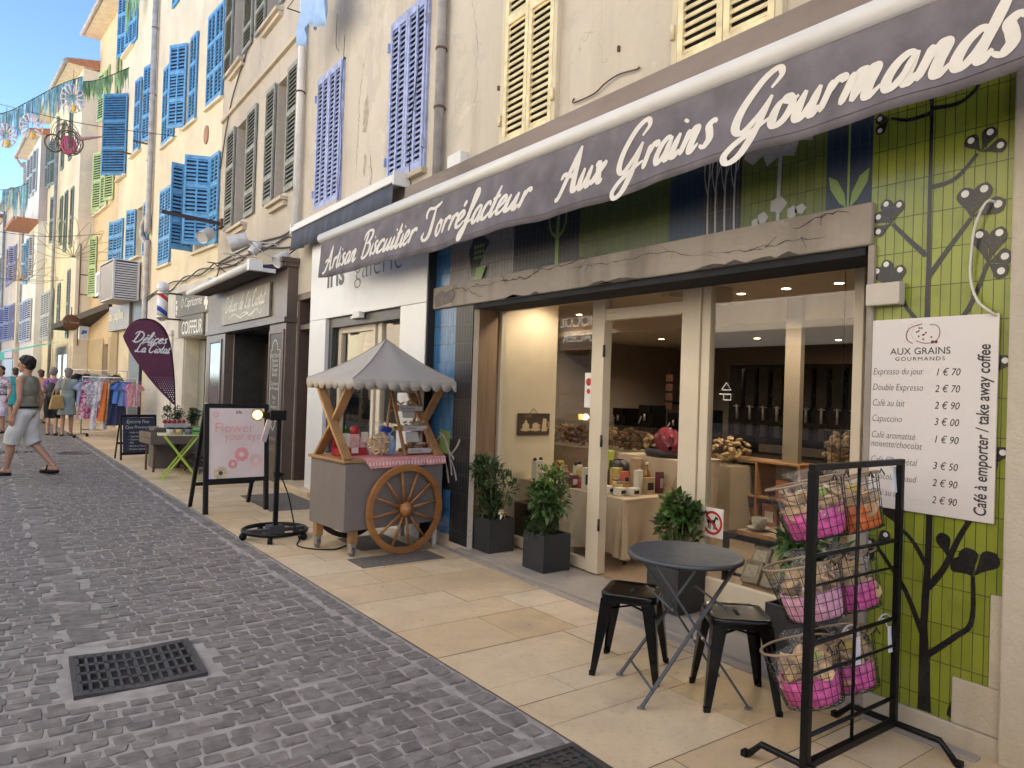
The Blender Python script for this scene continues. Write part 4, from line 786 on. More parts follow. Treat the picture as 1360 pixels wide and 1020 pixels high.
# orange house
W5 = plaster('orange plaster', (.70, .55, .36), (.45, .28, .14), .15); W5b = plaster('cream plaster', (.78, .70, .56), (.5, .45, .36), .15)
B5 = empty('plaster_house', (3.58, 15.8, 0), R(5), 'narrow orange house with pale green shutters under a gutter', 'house')
wall(B5, W5, 9.74, 13.52, 13.55, [(11.2, 12.2, 7.3, 9.2), (10.1, 10.8, 10.35, 12.0), (10.2, 11.0, 0, 2.6, .6)], 9)
for z0, z1, lst in ((7.25, 9.25, [(10.3, 20), (11.25, 12), (12.25, 20), (12.8, 10)]), (10.35, 12.05, [(11.6, 0), (9.9, 0), (12.3, 12)]), (4.3, 6.4, [(12.6, 15)])):
    for y_, an in lst: shutter(B5, y_, z0, .5, z1 - z0, P_green, x=-.04, ang=an, rails=(.5,), pitch=.08)
sill(B5, 10.9, 13.3, 7.2, W5b, .12); eave(B5, 9.74, 13.6, 13.55, .5)
MB().box(-.04, 0, 9.8, 10.2, 0, 2.8).box(-.04, 0, 11.0, 13.5, 0, 2.8).build('shop_pier', plaster('ochre pier2', (.55, .44, .28)), B5)
MB().box(.1, .14, 10.2, 11.0, 0, 2.6).build('shop_door', M_sdark, B5)
# row beyond, one step further into the street
C6 = (3.58 - 13.52 * S5 - .48 * C5, 15.8 + 13.52 * C5 - .48 * S5)
W6 = plaster('pale yellow plaster', (.74, .66, .47), (.5, .42, .26), .15); W7 = plaster('white plaster', (.74, .72, .68), (.5, .48, .45), .15); W8 = plaster('peach plaster', (.72, .60, .46), (.5, .38, .26), .15); W9 = plaster('cream plaster far', (.74, .68, .52), (.5, .44, .3), .15)
B6 = empty('plaster_house', (C6[0], C6[1], 0), R(5), 'pale yellow house with grey shutters, cream end wall standing forward of the orange house', 'house')
wall(B6, W6, 0, 7.6, 12.4, [], 9)
MB().add([(-.004, -.006, 0), (1.0, -.006, 0), (1.0, -.006, 12.4), (-.004, -.006, 12.4)], [(0, 1, 2, 3)]).build('end_wall', W5b, B6)  # brightness of this side is put into a paler plaster
MB().add([(-.006, -.004, 0), (-.006, 1.0, 0), (-.006, 1.0, 12.4), (-.006, -.004, 12.4)], [(0, 3, 2, 1)]).build('corner_strip', W5b, B6)
eave(B6, -.1, 7.65, 12.4, .5)
m = MB()
for z in (3.1, 3.7, 4.4, 5.1): m.box(.12, .44, -.04, -.006, z, z + .03)
m.box(.1, .13, -.04, -.006, 2.6, 6.2); m.build('wire_tracery', M_rust, B6)
for y_, z_, h_, w_, mt in ((.9, 6.2, 2.2, .5, P_dg), (2.2, 6.2, 2.3, .5, P_dg), (1.0, 2.9, 2.5, .45, P_dg), (3.1, 3.3, 1.8, .5, P_dg), (3.3, 6.6, 1.9, .5, P_dg), (5.0, 6.9, 1.9, .5, P_dg), (6.2, 9.5, 1.9, .5, P_dg), (5.5, 9.4, 1.9, .5, P_dg), (6.9, 9.5, 1.9, .5, P_dg), (1.8, 9.6, 1.9, .5, P_dg), (3.5, 9.6, 1.9, .5, P_dg), (4.6, 3.0, 2.0, .45, P_pale), (5.3, 3.0, 2.0, .45, P_pale), (6.0, 3.0, 2.0, .45, P_pale), (6.7, 3.0, 2.0, .45, P_pale)):
    shutter(B6, y_, z_, w_, h_, mt, x=-.04, ang=12 if y_ > 4.5 else 0, rails=(.5,), pitch=.09)
pipe(B6, [(-.1, 4.6, 11.9), (-.1, 4.6, .2)], .06, M_zinc)
MB().box(-.05, 0, .3, 3.2, .0, 2.6).build('shop_pier', W5b, B6)
MB().box(-.06, -.051, .8, 1.5, .1, 2.3).box(-.06, -.051, 2.0, 2.7, .1, 2.3).build('shop_window', mat('warm grey glass', (.2, .18, .15), .2), B6)
B7 = empty('plaster_house', (C6[0] - .30, C6[1], 0), R(5), 'tall white house whose grey side wall and gutter stand above the pale yellow house', 'house')
wall(B7, W7, 7.62, 12.6, 11.9, [], 9)
MB().add([(-.004, 7.6, 8.2), (.6, 7.6, 8.2), (.6, 7.6, 11.9), (-.004, 7.6, 11.9)], [(0, 1, 2, 3)]).build('end_wall', plaster('mauve grey plaster', (.52, .46, .46)), B7)
eave(B7, 7.6, 12.6, 11.9, .4); MB().tube(catmull([(-.47, 12.4, 11.9), (-.2, 12.4, 11.5), (-.08, 12.4, 11.0), (-.08, 12.4, 3)], 5), .06, 8).build('drainpipe', M_zinc, B7)
MB().box(-.9, 0, 7.5, 10.8, 8.05, 8.2).build('lower_roof', M_rooftile, B7)
for y_, z_, mt in ((8.4, 9.6, P_pale), (9.4, 9.6, P_pale), (10.6, 9.7, P_pale), (8.6, 5.8, P_pale), (9.6, 5.8, P_blue), (10.4, 5.7, P_blue), (11.3, 5.8, P_pale), (8.4, 3.0, P_pale), (9.2, 3.0, P_lav), (10.0, 3.0, P_lav), (11.2, 3.0, P_pale)): shutter(B7, y_, z_, .5, 1.9, mt, x=-.04, ang=10, rails=(.5,), pitch=.09)
P_vio2 = paint('faded violet paint', (.26, .28, .45))
def far_house(nm_lab, wm, y0, y1, h, mt, seed, out=0):
    b = empty('plaster_house', (C6[0] - out, C6[1], 0), R(5.5), nm_lab, 'house'); rr = random.Random(seed); wall(b, wm, y0, y1, h, [], 9); eave(b, y0, y1, h, .4)
    for z in (3.2, 6.1, 8.9):
        if z + 1.8 > h: continue
        y = y0 + .5
        while y < y1 - .9: shutter(b, y, z, .5, 1.8, mt if (z < 6.5 or mt is not P_vio) else P_vio, x=-.04, ang=rr.choice([0, 0, 8, 20]), rails=(.5,), pitch=.1); y += rr.uniform(.7, 1.2)
    MB().box(-.06, 0, y0 + .4, y1 - .4, 2.3, 2.75).build('shop_sign', mat('far sign %d' % seed, (.3 + .3 * rr.random(), .3, .25), .5), b); MB().box(-.02, -.001, y0 + .5, y1 - .5, .1, 2.25).build('shop_window', M_sdark, b)
    pipe(b, [(-.1, y1 - .2, h), (-.1, y1 - .2, .2)], .06, M_zinc)
far_house('peach house with violet blue shutters under a tiled eave beyond the white house', W8, 12.7, 18.5, 10.3, P_vio2, 3, .35)
far_house('cream far house with grey green shutters at the left edge of the view', W9, 18.6, 25, 10.0, P_dg, 5, .4)
far_house('farthest pale house closing the row at the left edge', W7, 25.1, 34, 9.4, P_pale, 8, .45)
far_house('distant yellow house at the very end of the row', W6, 34.1, 50, 9.0, P_green, 9, .5)
# ---------------------------------------------------------------- the other side of the street (seen only in the shop glass)
def opp(lab, wm, y0, y1, h, mt, seed, out=0.0):
    b = empty('plaster_house', (-4.05 - out, 0, 0), 0, lab, 'house'); rr = random.Random(seed); L = MB(); L.box(-8, 0, y0, y1, 0, h); L.build('wall', wm, b)
    for z in (3.9, 6.8, 9.4):
        y = y0 + .8
        while y < y1 - 1.4:
            if z + 1.9 < h: MB().box(.002, .05, y, y + .5, z, z + 1.9).box(.002, .05, y + .52, y + 1.02, z, z + 1.9).build('shutter', mt, b)
            y += 2.1
    MB().box(.002, .03, y0 + .4, y1 - .4, .2, 2.6).build('shop_window', mat('opposite shop glass', (.03, .03, .035), .1), b)
    return b
OP = []
for i, (a, b_, h, wm, mt, lb) in enumerate(((-14, 4.5, 10.5, W2, P_gg, 'beige house across the street near the camera, grey green shutters'), (4.55, 11.8, 11, W3, P_blue, 'grey beige house across the street with blue shutters, mirrored in the shop glass'), (11.85, 18, 10, W9, P_dg, 'cream house across the street above the chocolate and ice cream shop'), (18.05, 27, 11, W8, P_pale, 'peach house across the street beyond the ice cream shop'), (27.05, 42, 10, W6, P_gg, 'pale yellow house across the street farthest away'))): OP.append(opp(lb, wm, a, b_, h, mt, 20 + i, 0 if i < 3 else (.4 if i == 3 else 1.6)))
fs = MB().box(.03, .12, 12.3, 17.4, 2.65, 3.65).build('shop_fascia', mat('chocolate fascia', (.14, .10, .075), .5), OP[2])
for t_, z in (('CHOCOLATIER', 3.26), ('GLACIER', 2.86)): text_mb(t_, .42, (.12, 13.0, z), (0, 1, 0), FV, .004).build('lettering', M_wl, fs)
cf = MB().box(.03, 1.0, 5.4, 11.2, 2.72, 2.80).box(.95, 1.0, 5.4, 11.2, 2.5, 2.72).build('shop_awning', mat('white awning cloth', (.14, .135, .125), .8), OP[1])

# ---------------------------------------------------------------- cracks and chips in the old render
def crack(parent, y, z, dy, dz, n, w_, x, seed, m):
    rr = random.Random(seed); P = [(y, z)]
    for i in range(n): P.append((P[-1][0] + dy / n + rr.uniform(-.5, .5) * (abs(dz) / n + .012), P[-1][1] + dz / n + rr.uniform(-.5, .5) * (abs(dy) / n * .55 + .012)))
    q = MB(); q.ribbon([(-a, b) for a, b in P], [w_ * rr.uniform(.2, 1.3) * (1 - abs(2 * i / n - 1) ** 3 * .8) for i in range(n + 1)], (x, 0, 0), FU, FV, .0012)
    for k in range(n // 6):
        a, b = P[rr.randrange(2, n - 1)]; q.ribbon([(-a, b), (-a + rr.uniform(-.04, .04), b + rr.uniform(-.03, .03)), (-a + rr.uniform(-.09, .09), b + rr.uniform(-.06, .06))], w_ * .45, (x, 0, 0), FU, FV, .0015 + .0002 * k)
    q.build('crack', m, parent)
M_crack = mat('dark crack', (.06, .05, .042), .95, .2, 20)  # dark colour drawn for worn cracks and chipped edges
for y_, z_, dy_, dz_, n_, w_ in ((5.75, 2.47, -2.0, .06, 44, .005), (4.3, 2.53, -1.5, -.05, 30, .0025), (2.9, 2.45, -.8, .03, 20, .003), (6.0, 2.52, -.6, -.1, 18, .004), (2.3, 2.5, -.35, .03, 10, .004)): crack(B1, y_, z_, dy_, dz_, n_, w_, -.046, int(y_ * 100), M_crack)
for i in range(9):
    yy = rnd.uniform(1.95, 5.6); L_ = rnd.uniform(.06, .22); MB().prism([(-yy - L_, 2.347), (-yy + L_, 2.347), (-yy + L_ * .6, 2.347 + rnd.uniform(.008, .02)), (-yy + L_ * .1, 2.347 + rnd.uniform(.012, .03)), (-yy - L_ * .5, 2.347 + rnd.uniform(.006, .02))], (-.0455, 0, 0), FU, FV, .0015).build('chipped_edge', M_crack, B1)
for y_, z_, dy_, dz_, n_, w_ in ((8.35, 5.9, .1, -1.7, 34, .004), (8.2, 4.5, .05, -.7, 14, .006)): crack(B2, y_, z_, dy_, dz_, n_, w_, 0, int(z_ * 10), M_crack)
for P_, c_ in (([(-8.42, 4.75), (-8.3, 4.7), (-8.24, 4.95), (-8.3, 5.2), (-8.4, 5.1)], (.40, .34, .26)), ([(-8.36, 4.2), (-8.3, 4.15), (-8.27, 4.4), (-8.33, 4.45)], (.36, .31, .25))): MB().prism(P_, (0, 0, 0), FU, FV, .002).build('render_patch', mat('bare render', c_, .95, .3, 14, .5, 50), B2)
crack(B1, 5.9, 5.6, .05, -1.4, 26, .002, 0, 77, M_crack); crack(B3, 15.6, 6.6, -.1, -2.0, 30, .004, 0, 78, M_crack); crack(B3, 13.3, 7.9, -.4, -.8, 16, .003, 0, 79, M_crack)
# ---------------------------------------------------------------- awnings
M_awn = mat('aubergine awning fabric', (.135, .122, .142), .85, .26, 4.5, .25, 160)
M_wbar = mat('white awning bar', (.66, .65, .62), .4, .06, 3)
def vx(y, z):      # ripple of the hanging valance
    d = (3.24 - z)
    return -.018 * math.sin(y * 2.9 + .5) * (d * 2.2) - .014 * math.sin(y * 7.3 + 1.2 + 1.3 * math.sin(y * 1.1)) * d * 2 - .004 * math.sin(y * 19 + z * 8) * min(1, d * 4) - .05 * d
AX = 3.13
aw = empty('shop_awning', (0, 0, 0), 0, 'long aubergine shop awning with white script on its valance and a white front bar', 'awning')
MB().tube([(AX, .7, 3.285), (AX, 8.50, 3.335)], .062, 14).build('front_bar', M_wbar, aw)
M_cas = mat('weathered awning cover', (.22, .175, .15), .75, .25, 3, .2, 40, stretch=(1, .3, 1))
MB().box(3.24, 3.575, -1.9, 6.5, 3.36, 3.565).box(3.30, 3.575, 6.5, 6.53, 3.38, 3.55).build('cover_board', M_cas, aw, bevel=.006)
def zt(y): return 3.26 + .05 * (y - 1) / 7.4
v = MB(); ny, nz = 150, 8; y0, y1 = .7, 8.46
def zb(y): return 2.838 - .062 * math.sin(math.pi * max(0, min(1, (y - 1.05) / 7.4))) + .006 * math.sin(y * 3.1) + .004 * math.sin(y * 9)
for i in range(ny + 1):
    y = y0 + (y1 - y0) * i / ny
    for k in range(nz + 1):
        z = zt(y) + (zb(y) - zt(y)) * k / nz; v.v.append((AX - .02 + vx(y, z), y, z))
for i in range(ny):
    for k in range(nz): a = i * (nz + 1) + k; v.f.append([a, a + 1, a + nz + 2, a + nz + 1]); v.m.append(0); v.s.append(True)
va = v.build('valance', M_awn, aw); md = va.modifiers.new('thick', 'SOLIDIFY'); md.thickness = .003; md.offset = 0
hem = MB(); pts = []
for i in range(ny + 1): y = y0 + (y1 - y0) * i / ny; pts.append((AX - .0215 + vx(y, zb(y) + .05) - .001, y, zb(y) + .045))
hem.tube(pts, .0018, 4).build('hem_seam', mat('hem thread', (.06, .05, .06), .9), va)
def script(txt, yL, yR, base, H, slant=.30, w0=.042, name='lettering', parent=None, m=None, gap=.36):
    """brush script along the valance, from world y = yL (left) to yR (right)"""
    adv = 0
    for ch in txt: adv += gap if ch == ' ' else GL['e' if ch == 'é' else ch][0]
    sx = (yL - yR) / adv; out = MB(); x = 0; so = 0
    for ch in txt:
        if ch == ' ': x += gap; continue
        g = GL['e' if ch == 'é' else ch]; st = list(g[1])
        if ch == 'é': st = st + [[(.20, .62), (.30, .78)]]
        for s_ in st:
            P = [(x * sx + (a + slant * b) * sx, b * H) for a, b in s_]
            pts = catmull([(a, b, 0) for a, b in P], 8); n = len(pts); vs = []; so += 1
            for i, p in enumerate(pts):
                q = pts[max(0, i - 1)]; r_ = pts[min(n - 1, i + 1)]; dx, dy = r_.x - q.x, r_.y - q.y; L = math.hypot(dx, dy) or 1
                e = min(1, .42 + 3.2 * min(i, n - 1 - i) / n)
                w_ = H * w0 * (1.0 + .85 * abs(dy / L) ** 1.5 * (1 if dy < 0 else .55)) * e
                for sg in (1, -1):
                    u, z = p.x - sg * dy / L * w_, base(x) + p.y + sg * dx / L * w_; yy = yL - u
                    vs.append((AX - .0236 + vx(yy, z) - .0004 * (so % 3) - .0016 * i / n, yy, z))
            out.add(vs, [[2 * i + 1, 2 * i + 3, 2 * i + 2, 2 * i] for i in range(n - 1)])
        x += g[0]
    return out.build(name, m, parent)
M_script = mat('cream script paint', (.66, .63, .58), .7, .05, 10)
script('Artisan Biscuitier Torréfacteur', 8.36, 4.20, lambda x: 2.915, .265, w0=.052, parent=va, m=M_script)
script('Aux Grains Gourmands', 3.88, 1.09, lambda x: 2.915, .285, w0=.050, parent=va, m=M_script, gap=.3)
# navy awning of the gallery
aw = empty('shop_awning', (0, 0, 0), 0, 'navy awning folded under a white cassette over the white gallery front', 'awning')
MB().box(3.40, 3.57, 7.06, 10.44, 3.80, 3.89).box(3.36, 3.44, 7.06, 10.44, 3.765, 3.84).box(3.36, 3.57, 7.03, 7.06, 3.74, 3.90).box(3.36, 3.57, 10.44, 10.48, 3.74, 3.90).build('cassette', M_wbar, aw, bevel=.012)
v = MB(); n = 90
for i in range(n + 1):
    y = 7.07 + 3.36 * i / n
    for k, z in enumerate((3.78, 3.64, 3.47)): v.v.append((3.39 - .03 * k * .5 + .012 * k * math.sin(y * 9) + .006 * math.sin(y * 23) * k, y, z))
for i in range(n):
    for k in range(2): a = i * 3 + k; v.f.append([a, a + 1, a + 4, a + 3]); v.m.append(0); v.s.append(True)
o = v.build('valance', mat('navy awning fabric', (.06, .07, .10), .85, .15, 4, .2, 200), aw); md = o.modifiers.new('t', 'SOLIDIFY'); md.thickness = .003
# blue cloth drying on the line
v = MB(); n = 16
for i in range(n + 1):
    for k in range(9):
        y = 8.72 + .95 * i / n; z = 6.95 - .085 * k + .05 * math.sin(i * .9) * k / 9 - (.25 * (k / 8) * (abs(i / n - .55) * 1.6))
        v.v.append((3.15 + .05 * math.sin(i * 1.1) * (k / 8) + .02 * math.sin(i * 2.3 + k), y, z))
for i in range(n):
    for k in range(8): a = i * 9 + k; v.f.append([a, a + 1, a + 10, a + 9]); v.m.append(0); v.s.append(True)
o = v.build('hanging_cloth', mat('light blue cloth', (.35, .50, .75), .9, .1, 8)); md = o.modifiers.new('t', 'SOLIDIFY'); md.thickness = .004; tag(o, 'light blue cloth drying on a line high between the lavender shutters', 'laundry')
MB().tube([(3.15, 8.2, 6.96), (3.15, 10.3, 6.96)], .006, 5).tube([(3.15, 8.25, 6.96), (3.58, 8.25, 6.96)], .01, 5).tube([(3.15, 10.28, 6.96), (3.58, 10.28, 6.96)], .01, 5).build('washing_line', M_rust, o)
# ---------------------------------------------------------------- foliage, biscuits, bags
def leafmat(n, c, isl=.55): return mat(n, c, .45, .2, 9, .1, 40, island=isl, spec=.4)
def leaf(b, p, d, L, W, droop=.35, mi=0, rr=random):
    d = Vector(d).normalized(); sd = d.cross(Vector((rr.uniform(-.4, .4), rr.uniform(-.4, .4), 1))).normalized(); up = sd.cross(d)
    p = Vector(p); m = p + d * L * .5 + up * L * .08; e = p + d * L - up * L * droop
    c = p + d * L * .3 + up * L * .03
    b.add([p, c + sd * W * .5 - up * W * .12, m + sd * W * .42 - up * W * .1, e, m - sd * W * .42 - up * W * .1, c - sd * W * .5 - up * W * .12, c, m], [(0, 6, 1), (1, 6, 7, 2), (2, 7, 3), (0, 5, 6), (5, 4, 7, 6), (4, 3, 7)], mi, True)
def bush(seed, n, c, rad, L, W, droop=.3, twigs=7, base=(0, 0, 0)):
    rr = random.Random(seed); b = MB(); st = MB(); c = Vector(c)
    cl = [(Vector((rr.uniform(-1, 1) * rad[0], rr.uniform(-1, 1) * rad[1], rr.uniform(-1, 1) * rad[2])) * .78, rr.uniform(.35, .6)) for _ in range(twigs)]
    for q, s_ in cl:
        e = c + q; st.tube(catmull([base, (Vector(base) + e) / 2 + Vector((q.x * .2, q.y * .2, 0)), e], 4), [.006] * 8 + [.003], 5)
    for i in range(n):
        q, s_ = rr.choice(cl); v = Vector((rr.gauss(0, 1), rr.gauss(0, 1), rr.gauss(0, 1))).normalized()
        p = c + q + Vector((v.x * rad[0], v.y * rad[1], v.z * rad[2])) * s_ * rr.uniform(.5, 1.0)
        d = v * .8 + Vector((0, 0, .35)) + Vector((rr.uniform(-.5, .5), rr.uniform(-.5, .5), rr.uniform(-.3, .3))); k = rr.uniform(.7, 1.25)
        leaf(b, p, d, L * k, W * k, droop * rr.uniform(.3, 1.6), 0, rr)
    return b, st
M_biscuit = mat('biscuit', (.62, .42, .22), .8, .35, 30, .5, 90, island=.4)
M_biscuit_dk = mat('dark biscuit', (.20, .085, .04), .7, .35, 30, .4, 90, island=.5)
M_film2 = film('thin cellophane', (.9, .85, .78), .05)
M_film = film('cellophane', (.95, .95, .95), .28)
def biscuits(b, n, c, rad, r, seed, mi=0, ring=False):
    rr = random.Random(seed)
    for i in range(n):
        v = Vector((rr.uniform(-1, 1), rr.uniform(-1, 1), rr.uniform(-1, 1)))
        if v.length > 1: v.normalize()
        p = Vector(c) + Vector((v.x * rad[0], v.y * rad[1], v.z * rad[2])); k = rr.uniform(.75, 1.2)
        M_ = Euler((rr.uniform(-1, 1), rr.uniform(-1, 1), rr.uniform(0, 6))).to_matrix()
        if ring:
            pts = [p + M_ @ Vector((r * .75 * k * math.cos(t), r * .95 * k * math.sin(t), 0)) for t in [6.283 * q / 9 for q in range(9)]]; b.tube(pts, r * .36 * k, 6, True, mi)
        else: b.ball(p, (r * k, r * k * .85, r * .42 * k), 8, mi, M_)
def crinkle(b, prof, n, c, amp, seed, mi=0, M=None):
    """bag skin: a lathe with folded, crumpled walls"""
    rr = random.Random(seed); c = Vector(c); s0 = len(b.v); M = M or Matrix.Identity(3)
    ph = [rr.uniform(0, 6) for _ in range(5)]
    for j, (r, z) in enumerate(prof):
        for k in range(n):
            t = 6.283 * k / n; q = r * (1 + amp * (math.sin(3 * t + ph[0] + j) * .5 + math.sin(7 * t + ph[1] - j * .7) * .35 + rr.uniform(-.5, .5)))
            b.v.append(tuple(c + M @ Vector((q * math.cos(t), q * math.sin(t), z))))
    for j in range(len(prof) - 1):
        for k in range(n): l = (k + 1) % n; b.f.append([s0 + j * n + k, s0 + j * n + l, s0 + (j + 1) * n + l, s0 + (j + 1) * n + k]); b.m.append(mi); b.s.append(rr.random() < .5)
# ---------------------------------------------------------------- the biscuit cart
M_cart = mat('cart grey paint', (.19, .163, .148), .5, .06, 3, .05, 30); M_cwood = wood('cart wood', (.30, .15, .06), (.47, .26, .11), 2, 5, .5); M_cwoodx = wood('cart wood x', (.30, .15, .06), (.47, .27, .12), 0, 5, .5)
M_steel = mat('brushed steel', (.45, .44, .43), .35, .1, 8, metal=.8); M_rubber = mat('grey rubber', (.16, .155, .15), .7, .1); M_roof = mat('cart canopy cloth', (.42, .38, .33), .85, .06, 3, .15, 180)
ct = empty('biscuit_cart', (2.46, 5.90, 0), R(6.5), 'grey market cart with a scalloped canopy and a big wooden spoked wheel', 'cart')
MB().box(0, 1.06, 0, .66, .25, .855).build('cabinet', M_cart, ct, bevel=.004)
MB().box(-.025, 1.08, -.02, .68, .856, .882).build('counter_top', M_cwoodx, ct, bevel=.004)
for x, y in ((.13, .07), (.05, .57)):
    l = MB().box(x - .035, x + .035, y - .035, y + .035, .125, .25).build('leg', M_cwood, ct, bevel=.004)
    c = MB(); c.box(x - .03, x + .03, y - .03, y + .03, .115, .125); c.box(x - .022, x - .017, y - .03, y + .035, .04, .115); c.box(x + .017, x + .022, y - .03, y + .035, .04, .115); c.build('caster_fork', M_steel, l)
    MB().lathe([(.012, -.014), (.04, -.012), (.042, 0), (.04, .012), (.012, .014)], 20, (x, y + .01, .042), rot_to((1, 0, 0))).build('caster_wheel', M_rubber, l)
MB().tube([(1.0, .02, 0), (1.0, .02, .26)], .024, 12).build('leg', M_pvc, ct); MB().box(.98, 1.03, .58, .63, 0, .26).build('leg', M_steel, ct)
def spoke_wheel(y, mt):
    cx, cz, ro = .59, .415, .41; Mx = rot_to((0, 1, 0)); w_ = MB()
    w_.lathe([(ro - .055, -.02), (ro, -.02), (ro, .02), (ro - .055, .02), (ro - .055, -.02)], 56, (cx, y, cz), Mx, smooth=False)
    o = w_.build('wheel', mt, ct, bevel=.004)
    for k in range(12):
        t = 6.283 * (k + .28) / 12; d = Vector((math.cos(t), 0, math.sin(t))); p = Vector((cx, y, cz))
        MB().tube([p + d * .05, p + d * .20, p + d * (ro - .05)], [.012, .0145, .011], 8).build('spoke', mt, o)
    MB().lathe([(.0, -.075), (.03, -.075), (.036, -.06), (.062, -.05), (.066, 0), (.062, .03), (.03, .05)], 24, (cx, y, cz), Mx).build('hub', mt, o)
M_whl = wood('wheel wood', (.26, .105, .03), (.44, .20, .065), 0, 5, .4)
spoke_wheel(-.075, M_whl)
bw = MB(); bw.lathe([(.35, -.02), (.40, -.02), (.40, .02), (.35, .02), (.35, -.02)], 40, (.48, .74, .42), rot_to((0, 1, 0)), smooth=False); bw.build('rear_wheel', M_dwood, ct)
for x in (.035, 1.03):
    for sg, dx in ((1, 0), (-1, .03)):
        pl = MB()
        a, b_ = (.0, .62) if sg > 0 else (.62, .0)
        md_ = .31 + .02 * sg
        pl.bar((x + dx - .015, a, .882), (x + dx - .015, md_, 1.24), .03, .085, (1, 0, 0)); pl.bar((x + dx - .015, md_, 1.24), (x + dx - .015, b_, 1.60), .03, .085, (1, 0, 0))
        pl.build('post', M_cwood, ct, bevel=.003)
rf = MB(); e = [(-.03, -.12), (1.17, -.12), (1.17, .75), (-.03, .75)]; N = 14
def rpt(i, u, t):
    a, b_ = e[i], e[(i + 1) % 4]; x = a[0] + (b_[0] - a[0]) * u; y = a[1] + (b_[1] - a[1]) * u; s_ = 1 - t
    return (.57 + (x - .57) * s_, .32 + (y - .32) * s_, 1.60 + .40 * t - .035 * math.sin(math.pi * t) * (1 + .3 * math.sin(u * 9)))
for i in range(4):
    b0 = len(rf.v)
    for q in range(N + 1):
        for k in range(9): rf.v.append(rpt(i, q / N, k / 8))
    for q in range(N):
        for k in range(8): a = b0 + q * 9 + k; rf.f.append([a, a + 9, a + 10, a + 1]); rf.m.append(0); rf.s.append(True)
rfo = rf.build('canopy', M_roof, ct)
vl = MB()
for i in range(4):
    a, b_ = e[i], e[(i + 1) % 4]; L = math.hypot(b_[0] - a[0], b_[1] - a[1]); ns = round(L / .122); q = ns * 10; b0 = len(vl.v)
    nx, ny_ = (b_[1] - a[1]) / L, -(b_[0] - a[0]) / L
    for k in range(q + 1):
        u = k / q; f_ = (u * ns) % 1.0; sc = .045 + .05 * math.sqrt(max(0, 1 - (2 * f_ - 1) ** 2)) if k < q else .045
        wv = .006 * math.sin(u * ns * 2.1 + i)
        for z in (1.602, 1.602 - sc): vl.v.append((a[0] + (b_[0] - a[0]) * u + nx * (wv if z < 1.6 else 0), a[1] + (b_[1] - a[1]) * u + ny_ * (wv if z < 1.6 else 0), z))
    for k in range(q): c0 = b0 + 2 * k; vl.f.append([c0, c0 + 1, c0 + 3, c0 + 2]); vl.m.append(0); vl.s.append(True)
for i in range(4): MB().tube([Vector(rpt(i, 0, k / 8)) + Vector((0, 0, .002)) for k in range(9)], .0045, 6).build('seam', mat('seam cloth', (.33, .30, .26), .9), rfo)
o = vl.build('valance', M_roof, rfo); md = o.modifiers.new('t', 'SOLIDIFY'); md.thickness = .003
CT = ct.matrix_basis.copy() if False else Matrix.Translation((2.46, 5.90, 0)) @ Matrix.Rotation(R(6.5), 4, 'Z')
def on_cart(nm, x, y, z, lab, cat, group=None, rz=0):
    p = CT @ Vector((x, y, z)); return empty(nm, p, R(6.5) + rz, lab, cat, group)
# pink runner with a printed band
m, nt, p_ = newmat('pink runner cloth'); v_ = coords(nt); sx_ = nn(nt, 'ShaderNodeSeparateXYZ'); nt.links.new(v_, sx_.inputs[0])
wv = nn(nt, 'ShaderNodeTexWave', wave_type='BANDS', bands_direction='X'); wv.inputs['Scale'].default_value = 9; nt.links.new(v_, wv.inputs['Vector'])
zz = ramp(nt, sx_.outputs[2], [(.0, (0, 0, 0)), (.001, (0, 0, 0))]); mr = nn(nt, 'ShaderNodeMapRange'); nt.links.new(sx_.outputs[2], mr.inputs[0]); mr.inputs[1].default_value = -.09; mr.inputs[2].default_value = .01
band = ramp(nt, mr.outputs[0], [(.0, (0, 0, 0)), (.3, (0, 0, 0)), (.31, (1, 1, 1)), (.62, (1, 1, 1)), (.63, (0, 0, 0))])
fac = mix(nt, 1.0, band, ramp(nt, wv.outputs['Fac'], [(.45, (0, 0, 0)), (.55, (1, 1, 1))]), 'MULTIPLY')
ng = noise(nt, v_, 60, 2); o_ = mix(nt, ramp(nt, ng, [(.45, (0, 0, 0)), (.55, (.6,) * 3)]), (.60, .20, .19), (.66, .42, .40))
nt.links.new(mix(nt, fac, o_, (.68, .55, .52)), p_.inputs['Base Color']); p_.inputs['Roughness'].default_value = .9; M_runner = m
rn = on_cart('table_runner', 0, 0, .884, 'pink patterned cloth runner hanging over the front of the cart counter', 'cloth')
v = MB(); n = 40
prof = [(.5, .002), (.3, .002), (.1, .002), (-.005, .003), (-.024, -.004), (-.028, -.03), (-.031, -.055), (-.034, -.085)]
for i in range(n + 1):
    x = .17 + .90 * i / n
    for k, (y, z) in enumerate(prof):
        sl_ = max(0, 1 - i / n * 1.0); zz_ = z * (1 - .15 * i / n) if z < 0 else z
        v.v.append((x + (.06 * (1 - i / n) * (z / -.085) if z < 0 else 0), y - (.006 * math.sin(i * .8) * (-z / .085) if z < 0 else 0), zz_))
for i in range(n):
    for k in range(len(prof) - 1): a = i * len(prof) + k; v.f.append([a, a + 1, a + len(prof) + 1, a + len(prof)]); v.m.append(0); v.s.append(True)
v.build('cloth', M_runner, rn)
